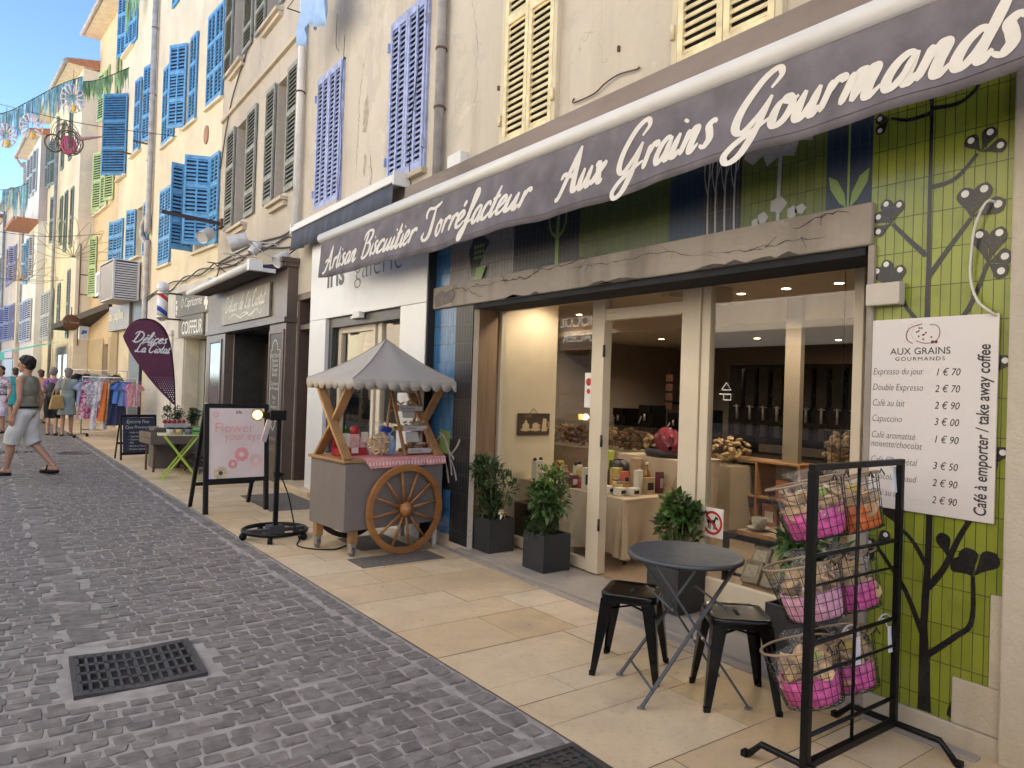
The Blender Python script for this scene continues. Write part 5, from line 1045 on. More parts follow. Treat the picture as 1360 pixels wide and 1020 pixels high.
# goods on the counter
b = on_cart('biscuit_bag', .47, .22, .887, 'clear bag of pale curled biscuits tied at the top on the cart counter', 'bag')
q = MB(); biscuits(q, 60, (0, 0, .11), (.095, .075, .10), .026, 3, ring=True); q.build('biscuits', M_biscuit, b)
q = MB(); crinkle(q, [(.0, .003), (.09, .003), (.115, .03), (.12, .1), (.105, .17), (.06, .225), (.015, .25), (.05, .30), (.07, .33)], 22, (0, 0, 0), .10, 5); q.build('cellophane', M_film, b)
g = on_cart('gift_set', .27, .36, .887, 'red gift box set wrapped with cards, behind the bag of curled biscuits', 'gift box')
M_red = mat('red card', (.35, .02, .03), .5, .15, 8); q = MB(); q.box(-.17, .14, -.06, .1, 0, .07); q.box(-.17, .14, .06, .1, .07, .16); q.build('box', M_red, g, bevel=.004)
q = MB(); q.box(-.06, .04, -.05, .02, .07, .2); q.box(.05, .12, -.04, .03, .07, .17); q.build('packet', mat('pink packet', (.6, .35, .33), .5, .2, 20), g, bevel=.004); q = MB(); q.ball((0, -.02, .235), (.05, .04, .045), 10); q.build('bow', M_red, g)
q = MB(); q.obox((-.12, -.065, .15), (.08, .004, .12), (R(-10), 0, R(-5))); q.obox((.09, -.062, .17), (.085, .004, .1), (R(-12), 0, R(10))); q.obox((-.02, -.075, .05), (.07, .004, .05), (R(-10), 0, 0)); q.build('card', mat('cream card', (.62, .54, .45), .8), g)
bb = on_cart('gift_pouch', .63, .33, .887, 'pale blue pouch with a broad dark blue ribbon bow beside the display rack', 'gift pouch')
q = MB(); crinkle(q, [(0, 0), (.06, 0), (.075, .08), (.06, .17), (.02, .19), (.06, .24)], 14, (0, 0, 0), .1, 8); q.build('pouch', mat('pale blue film', (.35, .55, .75), .3, .3, 20), bb)
q = MB(); q.box(-.09, -.045, -.075, -.07, 0, .24); q.ball((-.05, -.07, .24), (.05, .02, .03), 10); q.ball((-.10, -.07, .25), (.045, .02, .035), 10); q.build('ribbon', mat('dark blue ribbon', (.02, .045, .30), .4, .15, 20), bb)
rk = on_cart('display_rack', .71, .22, .884, 'wooden tiered rack with three labelled biscuit trays on the cart', 'display rack')
q = MB()
for x in (0, .31): q.bar((x, -.08, 0), (x, .22, .68), .022, .03, (1, 0, 0)); q.bar((x, .30, 0), (x, .2, .55), .022, .025, (1, 0, 0))
q.build('upright', M_cwood, rk, bevel=.002)
M_label = mat('grey label', (.50, .47, .46), .6, .05); M_ink = mat('dark ink', (.05, .05, .06), .8); M_foil = mat('clear bag', (.6, .55, .48), .25, .3, 30)
for i, (yy, zz_, tx) in enumerate(((-.10, .02, 'Chocolats'), (.0, .23, 'Calissons'), (.09, .42, 'Nos Biscuits'))):
    t_ = MB().box(0.012, .298, yy, yy + .16, zz_, zz_ + .008).box(.012, .298, yy, yy + .008, zz_ + .008, zz_ + .05).box(.012, .298, yy + .152, yy + .16, zz_ + .008, zz_ + .04).build('tray', M_cwoodx, rk)
    lb = MB().box(.02, .30, yy - .006, yy - .002, zz_ + .004, zz_ + .05).build('label_strip', M_label, t_)
    text_mb(tx, .034, (.04, yy - .006, zz_ + .018), (1, 0, 0), FV, .0015, shear=.2).build('lettering', M_ink, lb)
    for k in range(4):
        bg_ = on_cart('biscuit_pack', .71 + .045 + .073 * k, .22 + yy + .075, .884 + zz_ + .01, ('chocolate biscuit packet on the lowest cart tray', 'greenish nougat packet on the middle cart tray', 'brown biscuit packet on the top cart tray')[i], 'packet', 'biscuit packets on the cart trays', rz=rnd.uniform(-.3, .3))
        q = MB(); biscuits(q, 9, (0, 0, .045), (.03, .045, .04), .02, 100 + i * 10 + k); q.build('biscuits', (M_biscuit_dk, mat('nougat', (.45, .42, .28), .6, .3, 30, island=.3), M_biscuit)[i], bg_)
        q = MB(); crinkle(q, [(0, 0), (.036, 0), (.044, .04), (.036, .085), (.01, .11), (.028, .135)], 12, (0, 0, 0), .15, 50 + i * 9 + k); q.build('cellophane', M_film2, bg_)
MB().box(.02, .29, .205, .212, .60, .67).build('header_card', M_label, rk)
lb = MB().box(.0, .012, -.02, .0, .2, .25)
for c_, s_ in (((.155, .12, .40), (.14, .004, .10)), ((.15, .03, .17), (.15, .004, .10))): MB().obox(c_, s_, (R(-15), 0, 0)).build('photo_card', mat('pale photo card', (.55, .52, .48), .6), rk)
# ---------------------------------------------------------------- planters
M_pot = mat('anthracite planter', (.028, .029, .034), .55, .12, 8, .06, 60); M_soil = mat('soil', (.03, .02, .013), .95, .3, 30, .6, 60)
L_dk = leafmat('dark narrow leaf', (.042, .085, .028)); L_md = leafmat('mid green leaf', (.06, .13, .03)); L_br = leafmat('bright leaf', (.13, .24, .04)); M_stem = mat('green stem', (.08, .09, .03), .7)
def planter(x, y, z, sz, h, lab, bushes, rz=0):
    o = empty('potted_shrub', (x, y, z), R(rz), lab, 'potted plant'); s_ = sz / 2
    q = MB(); t = .016
    q.box(-s_, s_, -s_, -s_ + t, 0, h); q.box(-s_, s_, s_ - t, s_, 0, h); q.box(-s_, -s_ + t, -s_ + t, s_ - t, 0, h); q.box(s_ - t, s_, -s_ + t, s_ - t, 0, h); q.box(-s_ + t, s_ - t, -s_ + t, s_ - t, 0, .02)
    q.build('planter', M_pot, o, bevel=.003); MB().box(-s_ + t, s_ - t, -s_ + t, s_ - t, h - .05, h - .04).build('soil', M_soil, o)
    for (sd, n, c, rad, L, W, dr, mt) in bushes:
        b_, st = bush(sd, n, c, rad, L, W, dr, 9, (0, 0, h - .05)); b_.build('foliage', mt, o); st.build('stem', M_stem, o)
    return o
p1 = planter(3.80, 5.53, .038, .29, .31, 'dark planter with a bushy narrow leaved shrub and one white lily, by the oak board', [(1, 1000, (.0, .02, .60), (.19, .17, .26), .075, .02, .4, L_dk), (11, 260, (.02, -.02, .42), (.12, .12, .12), .06, .018, .5, L_dk)])
q = MB()
for k in range(6): t = 6.283 * k / 6; leaf(q, (-.03, -.165, .37), (math.cos(t) * .8, -.6, math.sin(t) * .8 + .2), .075, .034, .25)
q.build('lily', mat('white petal', (.72, .68, .55), .5, .08), p1); MB().ball((-.03, -.185, .375), .012, 8).build('lily_eye', mat('yellow stamen', (.6, .42, .05), .7), p1)
planter(3.81, 4.73, .038, .29, .31, 'dark square planter with broad leaves above fine grassy tufts, in front of the display window', [(2, 420, (.01, .02, .58), (.18, .15, .20), .085, .042, .45, L_md), (12, 620, (-.0, -.0, .40), (.14, .13, .11), .07, .008, .7, L_dk), (22, 110, (.02, .0, .72), (.12, .1, .1), .07, .035, .4, L_br)])
planter(3.93, 3.40, .038, .29, .31, 'dark square planter with round bright leaves, behind the bistro table', [(3, 420, (.02, .03, .60), (.17, .15, .16), .065, .045, .25, L_md), (13, 150, (.03, .03, .70), (.13, .11, .10), .075, .045, .3, L_br), (33, 120, (.0, 0, .38), (.13, .12, .07), .05, .03, .5, L_dk)])
MB().ball((3.86, 3.28, .40), .016, 8).build('flower_bud', mat('red bud', (.5, .05, .02), .6)); tag(bpy.data.objects['flower_bud'], 'small red flower bud low in the planter behind the bistro table', 'flower')
planter(3.84, 2.37, .038, .29, .31, 'dark square planter with lush leaves, half hidden behind the wire basket rack', [(4, 420, (.0, .0, .56), (.18, .16, .17), .10, .04, .45, L_md), (14, 170, (-.04, -.06, .60), (.13, .11, .13), .10, .04, .4, L_br)])
# ---------------------------------------------------------------- bistro table and stools
M_btab = mat('slate grey table paint', (.055, .065, .078), .42, .06, 6, .05, 120); M_bst = mat('black lacquer', (.003, .003, .0035), .2, .1, 6, spec=.35)
tb = empty('bistro_table', (2.92, 2.47, 0), R(-29.5), 'round slate grey folding bistro table in front of the shop window', 'table')
MB().lathe([(0, .712), (.292, .712), (.297, .708), (.297, .725), (.290, .731), (.278, .729), (0, .728)], 56).build('tabletop', M_btab, tb)
for y in (-.205, .205):
    for s_ in (-1, 1):
        l = MB(); yy = y * 1.0 + s_ * .011; yt = y * .8 + s_ * .011
        l.bar((-.27 * s_, yy, .012), (.215 * s_, yt, .705), .010, .028, (0, 1, 0)); lo = l.build('leg', M_btab, tb, bevel=.002)
        MB().box(-.27 * s_ - .018, -.27 * s_ + .018, yy - .009, yy + .009, 0, .016).build('foot_cap', M_rubber, lo); MB().lathe([(0, -.004), (.008, -.004), (.008, .004), (0, .004)], 10, (-.02 * s_, y + .02 * (1 if y > 0 else -1), .36), rot_to((0, 1, 0))).build('rivet', M_steel, lo)
for x, z in ((-.14, .5), (.14, .5), (-.22, .10)): MB().tube([(x, -.2, z), (x, .2, z)], .006, 8).build('cross_bar', M_btab, tb)
def stool():
    o = empty('metal_stool', (2.91, 2.83, 0), R(34), 'black metal stool standing behind the round table, on the left', 'stool', 'black metal stools at the bistro table')
    q = MB(); n = 8; w_ = .15; rc = .045
    def ringp(w, rc, z):
        P = []
        for cx, cy, a0 in ((1, 1, 0), (-1, 1, 90), (-1, -1, 180), (1, -1, 270)):
            for k in range(n): t = R(a0 + 90 * k / (n - 1)); P.append((cx * (w - rc) + rc * math.cos(t), cy * (w - rc) + rc * math.sin(t), z))
        return P
    prof = [(.150, .05, .405), (.153, .05, .425), (.153, .05, .445), (.149, .048, .454), (.140, .044, .456), (.130, .04, .450), (.118, .035, .446)]
    rings = [ringp(*a) for a in prof]; K = 4 * n
    for rg in rings: q.v += rg
    for j in range(len(rings) - 1):
        for k in range(K): l = (k + 1) % K; q.f.append([j * K + k, j * K + l, (j + 1) * K + l, (j + 1) * K + k]); q.m.append(0); q.s.append(True)
    b0 = (len(rings) - 1) * K; q.f.append([b0 + k for k in range(K)]); q.m.append(0); q.s.append(False)
    so_ = q.build('seat', M_bst, o); MB().box(-.045, .045, -.011, .011, .4465, .4475).build('grip_slot', M_dark, so_)
    for sx_ in (-1, 1):
        for sy_ in (-1, 1):
            l = MB(); t = .0025; top = (.147 * sx_, .147 * sy_, .42); bot = (.188 * sx_, .188 * sy_, 0.0)
            for ax in (0, 1):
                P = []
                for (c, wd) in ((top, .078), ((top[0] + (bot[0] - top[0]) * .12, top[1] + (bot[1] - top[1]) * .12, .37), .066), (bot, .030)):
                    a = Vector(c); e_ = a.copy()
                    if ax == 0: e_.x -= sx_ * wd
                    else: e_.y -= sy_ * wd
                    P.append((a, e_))
                inn = Vector((0, -sy_ * t, 0)) if ax == 0 else Vector((-sx_ * t, 0, 0)); vs = []
                for a, e_ in P: vs += [a, e_, e_ + inn, a + inn]
                fs = []
                for j in (0, 4): fs += [(j + k, j + (k + 1) % 4, j + 4 + (k + 1) % 4, j + 4 + k) for k in range(4)]
                fs += [(0, 3, 2, 1), (8, 9, 10, 11)]; l.add(vs, fs)
            lo = l.build('leg', M_bst, o); MB().box(.188 * sx_ - .020 * (sx_ > 0) - .002, .188 * sx_ + .020 * (sx_ < 0) + .002, .188 * sy_ - .02 * (sy_ > 0) - .002, .188 * sy_ + .02 * (sy_ < 0) + .002, 0, .03).build('rubber_foot', M_bst, lo)
    for s_ in (-1, 1): MB().bar((-.15 * s_, -.15, .36), (.15 * s_, .15, .36), .02, .004).build('brace', M_bst, o)
    return o
st = stool(); s2 = copy_tree(st); s2.location = (3.09, 2.27, 0); s2.rotation_euler = (0, 0, R(51)); s2['label'] = 'black metal stool standing in front of the round table, nearest the wire rack'
# ---------------------------------------------------------------- wire basket rack
M_rack = mat('black powder coat', (.004, .004, .0045), .45, .1, 10, spec=.25); RY = 1.60
rk = empty('basket_rack', (3.0, RY, 0), 0, 'tall black metal rack hung with wire baskets of bagged biscuits', 'display rack')
xl, xr = -.35, .36
MB().box(xl - .015, xl + .015, -.017, .017, .07, 1.265).build('upright', M_rack, rk, bevel=.002); MB().box(xr - .014, xr + .014, -.014, .014, .07, 1.265).build('upright', M_rack, rk, bevel=.002)
MB().box(xl - .014, xr + .014, -.014, .014, 1.266, 1.292).build('top_rail', M_rack, rk, bevel=.002)
MB().box(xl + .017, xr - .017, -.014, .014, .072, .10).build('bottom_rail', M_rack, rk); MB().tube([(0, 0, .10), (0, 0, 1.266)], .0075, 8).build('mid_rod', M_rack, rk)
for z in (.92, .565, .20, .80, .44): MB().tube([(xl + .017, 0, z), (xr - .017, 0, z)], .006 if z in (.8, .44) else .009, 8).build('hanging_rail', M_rack, rk)
for x in (xl, xr):
    q = MB(); q.tube([(x, -.27, .012), (x, -.2, .085), (x, .2, .085), (x, .27, .012)], .0145, 10); q.build('foot', M_rack, rk)
    MB().box(x - .017, x + .017, -.29, -.265, 0, .03).box(x - .017, x + .017, .265, .29, 0, .03).build('foot_cap', M_rack, rk)
M_wire = mat('black wire', (.012, .011, .011), .4, .1); M_rim = mat('bronze rim', (.33, .235, .15), .4, .1, 10, metal=.2); M_tag = mat('white tag', (.66, .66, .7), .7, .04)
def tissue(n, c): return mat(n, c, .6, .4, 26, .9, 34)
T_pink = tissue('hot pink tissue', (.62, .10, .33)); T_or = tissue('orange tissue', (.70, .17, .04)); T_lp = tissue('light pink tissue', (.66, .34, .48))
def basket(x, z, tis, seed, lab, lab2, tagp=False):
    Mt = Matrix.Translation((3.0 + x, RY + .15, z)) @ Matrix.Rotation(R(-17), 4, 'X') @ Matrix.Rotation(R(-6), 4, 'Y')
    o = bpy.data.objects.new('wire_basket', None); o.empty_display_size = .1; link(o); o.matrix_world = Mt; tag(o, lab, 'basket', 'wire baskets on the black rack')
    r0, r1, h = .125, .168, .245; q = MB()
    for k in range(7):
        t = k / 6; r_ = r0 + (r1 - r0) * t; q.tube([(r_ * math.cos(a), r_ * math.sin(a), h * t) for a in [6.283 * i / 28 for i in range(28)]], .0017, 5, True)
    for i in range(26): a = 6.283 * i / 26; q.tube([(r0 * math.cos(a), r0 * math.sin(a), 0), (r1 * math.cos(a), r1 * math.sin(a), h)], .0017, 5)
    for k in range(-3, 4): c_ = k * .034; e_ = math.sqrt(max(0, r0 * r0 - c_ * c_)); q.tube([(c_, -e_, 0), (c_, e_, 0)], .0017, 5); q.tube([(-e_, c_, 0), (e_, c_, 0)], .0017, 5)
    q.build('mesh', M_wire, o); MB().tube([(r1 * math.cos(a), r1 * math.sin(a), h) for a in [6.283 * i / 36 for i in range(36)]], .0055, 8, True).build('rim', M_rim, o)
    q = MB()
    for s_ in (-.05, .05): q.tube([(s_, -r1, h - .01), (s_, -r1 - .012, h + .01), (s_, -r1 - .02, h - .02)], .0035, 6)
    q.build('hook', M_wire, o)
    if tagp:
        q = MB(); q.obox((.10, -.205, h - .055), (.075, .003, .115), (R(12), R(10), R(8))); q.build('price_tag', M_tag, o); q = MB(); q.tube(catmull([(.10, -.205, h + .0), (.08, -.21, h + .04), (.03, -.20, h + .03), (.09, -.205, h + .055), (.16, -.20, h + .03), (.13, -.21, h - .03)], 6), .004, 6); q.build('tag_ribbon', M_tag, o)
    b = bpy.data.objects.new('biscuit_bag', None); b.empty_display_size = .1; link(b); b.matrix_world = Mt @ Matrix.Translation((0, 0, .004)); tag(b, lab2, 'bag', 'bagged biscuits in the wire baskets')
    q = MB(); crinkle(q, [(0, .001), (.105, .001), (.112, .015), (.117, .03), (.124, .06), (.129, .095 + .025 * (seed % 2)), (.118, .115)], 40, (0, 0, 0), .045, seed); q.build('tissue', tis, b)
    rr = random.Random(seed); q = MB()
    for i in range(40):
        a = rr.uniform(0, 6.283); u = math.sqrt(rr.random()) * .112; z_ = rr.uniform(.09, .20) - (u / .11) ** 2 * .02; k = rr.uniform(.8, 1.25)
        q.ball((u * math.cos(a), u * math.sin(a), z_), (.044 * k, .036 * k, .010 * k), 10, 0, Euler((rr.uniform(-1.2, 1.2), rr.uniform(-1.2, 1.2), rr.uniform(0, 6))).to_matrix())
    q.build('biscuits', M_biscuit, b)
    q = MB(); crinkle(q, [(.127, .09), (.134, .13), (.13, .17), (.12, .205), (.06, .235), (.03, .25), (.075, .295)], 26, (0, 0, 0), .12, seed + 3); q.build('cellophane', M_film, b)
    q = MB(); q.ball((.02, -.06, .185), (.045, .018, .022), 8); q.ball((-.03, -.065, .19), (.04, .016, .02), 8); q.build('bow', mat('lime ribbon', (.40, .55, .10), .5, .2, 20) if seed % 2 else mat('yellow ribbon', (.65, .5, .05), .5, .2, 20), b)
k = 0
ROW = ('top', 'middle', 'bottom')
for ri, z in enumerate((.945, .585, .215)):
    for ci, x in enumerate((-.035, .265)):
        tis = [[T_pink, T_or], [T_lp, T_pink], [T_pink, T_pink]][ri][ci]; tn = [['hot pink', 'orange'], ['light pink', 'hot pink'], ['hot pink', 'hot pink']][ri][ci]
        side = ('left', 'right')[ci]
        basket(x, z, tis, 31 + 3 * k, 'round wire basket, %s one in the %s row of the black rack' % (side, ROW[ri]), 'biscuits in %s tissue in the %s %s wire basket' % (tn, ROW[ri], side), (ri, ci) in ((0, 1), (2, 0), (2, 1))); k += 1
# ---------------------------------------------------------------- menu board
mb = empty('menu_board', (3.55, 0, 0), R(0), 'white drinks price board hung on the green tiled wall', 'menu board')
bo = MB().box(0, .012, 1.287, 1.868, 1.03, 1.96).build('board', mat('white board', (.60, .57, .565), .35, .02, 3), mb, bevel=.002)
rowz = [1.688, 1.610, 1.532, 1.455, 1.373, 1.330, 1.250, 1.17, 1.09]; tx = ['Expresso du jour', 'Double Expresso', 'Café au lait', 'Capuccino', 'Café aromatisé', 'noisette/chocolat', 'Café lait végétal', 'Chocolat chaud', 'Chaï au lait']; pr = ['1 € 70', '2 € 70', '2 € 90', '3 € 00', '1 € 90', '', '3 € 50', '2 € 90', '2 € 90']
M_txt = mat('board ink', (.035, .033, .035), .6); O = (0, 0, 0); q = MB()
for z, a, b_ in zip(rowz, tx, pr):
    q.join(text_mb(a, .048, (0, 1.838, z), FU, FV, .0012, shear=.2, sx=.72, bold=-.0006))
    if b_: q.join(text_mb(b_, .048, (0, 1.545, z - .004), FU, FV, .0012, shear=.2, sx=.82))
q.build('lettering', M_txt, bo)
text_mb('Café à emporter / take away coffee', .072, (0, 1.318, 1.055), (0, 0, 1), (0, 1, 0), .0012, shear=.12, sx=.745, bold=.0012).build('lettering', M_txt, bo)
q = text_mb('AUX GRAINS', .047, (0, 1.617, 1.785), FU, FV, .0012, 'CENTER', sx=1.0); q.join(text_mb('GOURMANDS', .026, (0, 1.617, 1.755), FU, FV, .0012, 'CENTER', sx=1.2, space=1.25)); q.build('lettering', M_txt, bo)
M_logo = mat('logo brown', (.15, .03, .045), .6); q = MB()
rib([(1.575, 1.925), (1.545, 1.92), (1.53, 1.895), (1.535, 1.86), (1.56, 1.84), (1.60, 1.838), (1.635, 1.85)], .0016, .0016, .0012, q); rib([(1.61, 1.93), (1.66, 1.915), (1.68, 1.885), (1.675, 1.855), (1.65, 1.838)], .002, .002, .0012, q)
for i in range(8):
    a = R(100 + 17 * i); cx, cz = 1.607, 1.885
    for s_ in (-1, 1): q.prism([(-(cx + (.06 + s_ * .01 + d2) * -math.cos(a + .0) ) if False else -(cx - (.062 + s_ * .012) * math.cos(a + e2)), cz + (.052 + s_ * .010) * math.sin(a + e2)) for d2, e2 in ((0, -.08), (.01, .02), (0, .12))][::1] , (0, 0, 0), FU, FV, .0012)
for i in range(10): q.disc((-1.59 + rnd.uniform(-.045, .045), 1.882 + rnd.uniform(-.03, .03)), .0045, (0, 0, 0), FU, FV, .0013, 8)
for s_ in (0, .015): q.disc((-1.545 - s_, 1.842), .008, (0, 0, 0), FU, FV, .0013 + s_ * .01, 8)
q.build('emblem', M_logo, bo)
MB().box(.012, .03, 1.4, 1.76, 1.2, 1.8).build('wall_spacer', M_pvc, mb)
# ---------------------------------------------------------------- inside the biscuit shop (world coordinates)
M_bulb = emit('lit spot', (1, .82, .55), 5)
def spot(x, y, z, pw, lab):
    o = empty('ceiling_spot', (x, y, z), 0, lab, 'ceiling light', 'lit ceiling spots in the biscuit shop')
    MB().lathe([(.042, -.006), (.055, -.004), (.055, 0), (.042, 0), (.042, -.006)], 20).build('trim', M_pvc, o); MB().lathe([(0, -.003), (.041, -.003)], 18).build('diffuser', M_bulb, o)
    l = bpy.data.lights.new('spot_light', 'SPOT'); l.energy = pw * .5; l.color = (1, .82, .62); l.shadow_soft_size = .05; l.spot_size = R(150); l.spot_blend = .6
    lo = bpy.data.objects.new('spot_light', l); link(lo, o); lo.location = (0, 0, -.03)
for x, y, z, pw, lb in ((6.13, 4.56, 2.62, 16, 'leftmost of the three lit spots in the ceiling behind the right window'), (6.11, 4.03, 2.62, 16, 'middle of the three lit spots in the ceiling behind the right window'), (6.12, 3.50, 2.62, 16, 'rightmost of the three lit spots behind the right window'), (8.45, 6.0, 2.38, 9, 'lit spot deeper in the shop, left of the inner column'), (9.2, 5.25, 2.38, 9, 'lit spot deeper in the shop, right of the inner column'), (7.9, 7.25, 2.38, 9, 'lit spot in the ceiling seen through the open doorway'), (4.55, 5.55, 2.62, 12, 'lit spot above the cream wall with the cups sign'), (6.38, 7.9, 2.62, 7, 'left lit spot behind the display window'), (6.4, 7.4, 2.62, 7, 'right lit spot behind the display window')): spot(x, y, z, pw, lb)
# display table with cloth
M_cloth = mat('linen tablecloth', (.46, .37, .27), .9, .08, 6, .2, 160)
dt = empty('display_table', (4.42, 4.42, .03), 0, 'long display table under the linen cloth inside the doorway', 'table')
for x, y in ((.12, .1), (1.15, .1), (.12, 1.5), (1.15, 1.5)): MB().tube([(x, y, 0), (x, y, .56)], .018, 10).build('leg', M_steel, dt)
MB().box(.02, 1.25, .02, 1.68, .56, .585).build('tabletop', M_cwood, dt)
MB().box(.72, 1.22, .08, .80, .585, .90).build('riser', M_cwood, dt)
tc_ = empty('tablecloth', (4.42, 4.42, .03), 0, 'beige linen cloth draped over the display table and its raised end', 'tablecloth')
def drape(path, z1, z0, seed):
    q = MB(); pts = catmull([(a, b, 0) for a, b in path], 10); n = len(pts)
    for i, p in enumerate(pts):
        a = pts[max(0, i - 1)]; c = pts[min(n - 1, i + 1)]; d = (c - a).normalized(); nrm = Vector((d.y, -d.x, 0))
        for k in range(9):
            t = k / 8; amp = .06 * t * (math.sin(i * .55 + seed) + .5 * math.sin(i * 1.3 + seed * 2)); zz = (z1(i / n) if callable(z1) else z1) * (1 - t) + (z0 + .02 * math.sin(i * .35 + seed)) * t
            q.v.append((p.x + nrm.x * (amp + .01), p.y + nrm.y * (amp + .01), zz))
    for i in range(n - 1):
        for k in range(8): a = i * 9 + k; q.f.append([a, a + 1, a + 10, a + 9]); q.m.append(0); q.s.append(True)
    return q
q = drape([(1.28, -.02), (1.0, -.03), (.7, -.02), (.4, -.03), (.0, -.02), (-.03, .02), (-.02, .4), (-.03, .9), (-.02, 1.4), (-.02, 1.7)], lambda u: .60 + .31 * max(0, min(1, (.30 - u) / .10)) if u < .3 else .60, .10, 1)
q.box(-.02, .70, -.02, 1.70, .587, .597); q.box(.70, 1.28, .82, 1.70, .587, .597); q.box(.70, 1.28, -.02, .82, .902, .912); q.box(.695, .70, -.02, .82, .597, .905); q.build('cloth', M_cloth, tc_)
# goods on the table
M_wbox = mat('white carton', (.55, .52, .46), .6, .06, 8); M_kraft = mat('kraft', (.36, .26, .15), .8, .12, 10); M_amber = mat('amber bottle', (.22, .12, .03), .15, .2, 8); M_lime = mat('lime carton', (.40, .50, .08), .6, .1); M_dkred = mat('dark red wrap', (.16, .02, .035), .3, .3, 14, .4, 40)
M_glassjar = film('jar glass', (.9, .9, .85), .25, .05); M_char = mat('charcoal wrap', (.03, .03, .035), .5, .2)
def good(nm, x, y, z, lab, cat, rz=0): return empty(nm, (x, y, z), R(rz), lab, cat, 'goods on the display table')
def panda(x, y, z, w_, h, lab):
    o = good('gift_bag', x, y, z, lab, 'gift bag', 20); MB().box(-w_ / 2, w_ / 2, -.03, .03, 0, h).build('bag', M_wbox, o, bevel=.006)
    q = MB(); q.ball((-w_ * .38, 0, h + .008), (.022, .02, .022), 10); q.ball((w_ * .38, 0, h + .008), (.022, .02, .022), 10); q.build('ears', M_dark, o)
    q = MB()
    for s_ in (-1, 1): q.disc((s_ * w_ * .2, h * .74), .014, (0, -.0305, 0), (1, 0, 0), FV, .001, 10)
    q.disc((0, h * .62), .009, (0, -.0305, 0), (1, 0, 0), FV, .001, 8)
    for k in range(3): q.disc((0, h * (.42 - .13 * k)), .014, (0, -.0305, 0), (1, 0, 0), FV, .001, 4, ry=.005)
    q.build('face', M_dark, o)
panda(4.52, 5.80, .63, .15, .20, 'white bag with black round ears and eyes at the far left of the display table'); panda(4.85, 5.55, .63, .10, .17, 'second white eared bag, behind the dried flowers on the display table'); panda(4.62, 4.98, .63, .11, .15, 'white eared bag beside the door frame on the display table')
def bottle(x, y, z, r_, h, m, lab, cap=None):
    o = good('bottle', x, y, z, lab, 'bottle'); MB().lathe([(0, 0), (r_, 0), (r_, h * .55), (r_ * .85, h * .66), (r_ * .32, h * .78), (r_ * .3, h * .97), (0, h * .97)], 16).build('glass', m, o); MB().lathe([(r_ * .36, h * .9), (r_ * .36, h), (0, h)], 12).build('cap', cap or M_wbox, o)
    MB().lathe([(r_ * 1.01, h * .15), (r_ * 1.01, h * .45)], 16).build('label', M_kraft, o)
bottle(4.95, 4.68, .63, .04, .28, M_amber, 'amber bottle with a pale neck on the table seen through the doorway', M_wbox); bottle(5.0, 5.40, .63, .035, .27, M_red, 'dark red bottle with a tag on the left of the display table'); bottle(5.02, 5.08, .63, .03, .24, M_amber, 'slim amber bottle next to the charcoal pouch')
def carton(x, y, z, sx, sy, h, m, lab, nm='carton', lid=None):
    o = good(nm, x, y, z, lab, nm, rnd.uniform(-12, 25)); MB().box(-sx / 2, sx / 2, -sy / 2, sy / 2, 0, h).build('box', m, o, bevel=.003); MB().box(-sx * .35, sx * .35, -sy / 2 - .0015, -sy / 2, h * .25, h * .7).build('label', lid or M_wbox, o)
carton(5.1, 5.35, .63, .07, .07, .33, M_lime, 'tall lime green carton at the back of the display table', lid=M_dark); carton(5.05, 5.52, .63, .08, .06, .27, mat('salmon tin', (.45, .12, .08), .4), 'salmon tin beside the lime green carton'); carton(5.0, 4.86, .63, .09, .09, .30, M_kraft, 'tall kraft box behind the amber bottle'); carton(4.85, 4.98, .63, .12, .08, .2, mat('mustard carton', (.42, .32, .10), .6, .1), 'mustard carton at the left of the doorway')
for i, (x, y, l_) in enumerate(((4.55, 4.62, 'small white lidded box at the front right of the display table'), (4.52, 4.75, 'second small white box from the table corner'), (4.56, 4.88, 'third small white box along the table front'), (4.66, 4.56, 'white box with a kraft band near the cloth fold'))): carton(x, y, .63, .10, .08, .07, M_wbox, l_, lid=M_dark)
def jar(x, y, z, r_, h, m, lab):
    o = good('jar', x, y, z, lab, 'jar'); MB().lathe([(0, 0), (r_, 0), (r_, h * .8), (r_ * .8, h * .86), (0, h * .86)], 16).build('contents', m, o); MB().lathe([(r_ * .9, h * .84), (r_ * .9, h), (0, h)], 16).build('lid', M_gold, o)
M_honey = mat('honey', (.5, .27, .05), .2, .2, 10); jar(4.72, 4.72, .63, .04, .10, M_honey, 'honey coloured jar in the middle of the front boxes'); jar(4.70, 4.83, .63, .035, .12, M_biscuit, 'jar of golden biscuits left of the honey jar'); jar(4.55, 5.15, .63, .04, .11, M_red, 'red candle jar on the front edge behind the window'); jar(4.6, 5.3, .63, .035, .10, M_kraft, 'brown jar next to the red candle jar'); jar(4.62, 5.46, .63, .04, .12, mat('plum jar', (.12, .03, .05), .3), 'plum coloured jar behind the window')
o = good('pouch', 4.95, 5.05, .63, 'charcoal pouch with a white house mark standing behind the window', 'pouch', 15); q = MB(); crinkle(q, [(0, 0), (.07, .0), (.11, .12), (.09, .24), (.05, .27)], 12, (0, 0, 0), .08, 3); q.build('bag', M_char, o); q = MB(); q.ribbon([(-.03, .15), (0, .19), (.03, .15), (.03, .11), (-.03, .11), (-.03, .15)], .004, (0, -.125, 0), (1, 0, 0), FV); q.build('mark', M_wl, o)
o = good('gift_parcel', 5.35, 4.78, .955, 'big dark red gift parcel in clear wrap lying on the raised end of the table', 'gift parcel', 30); q = MB(); crinkle(q, [(.02, -.24), (.10, -.2), (.13, -.05), (.14, .08), (.09, .2), (.03, .27), (.1, .33)], 18, (0, 0, .12), .12, 9, M=rot_to((1, .3, .15))); q.build('wrap', M_dkred, o); q = MB(); crinkle(q, [(0, 0), (.2, 0), (.23, .05), (.2, .09)], 18, (0, 0, -.02), .05, 4); q.build('tray', M_char, o)
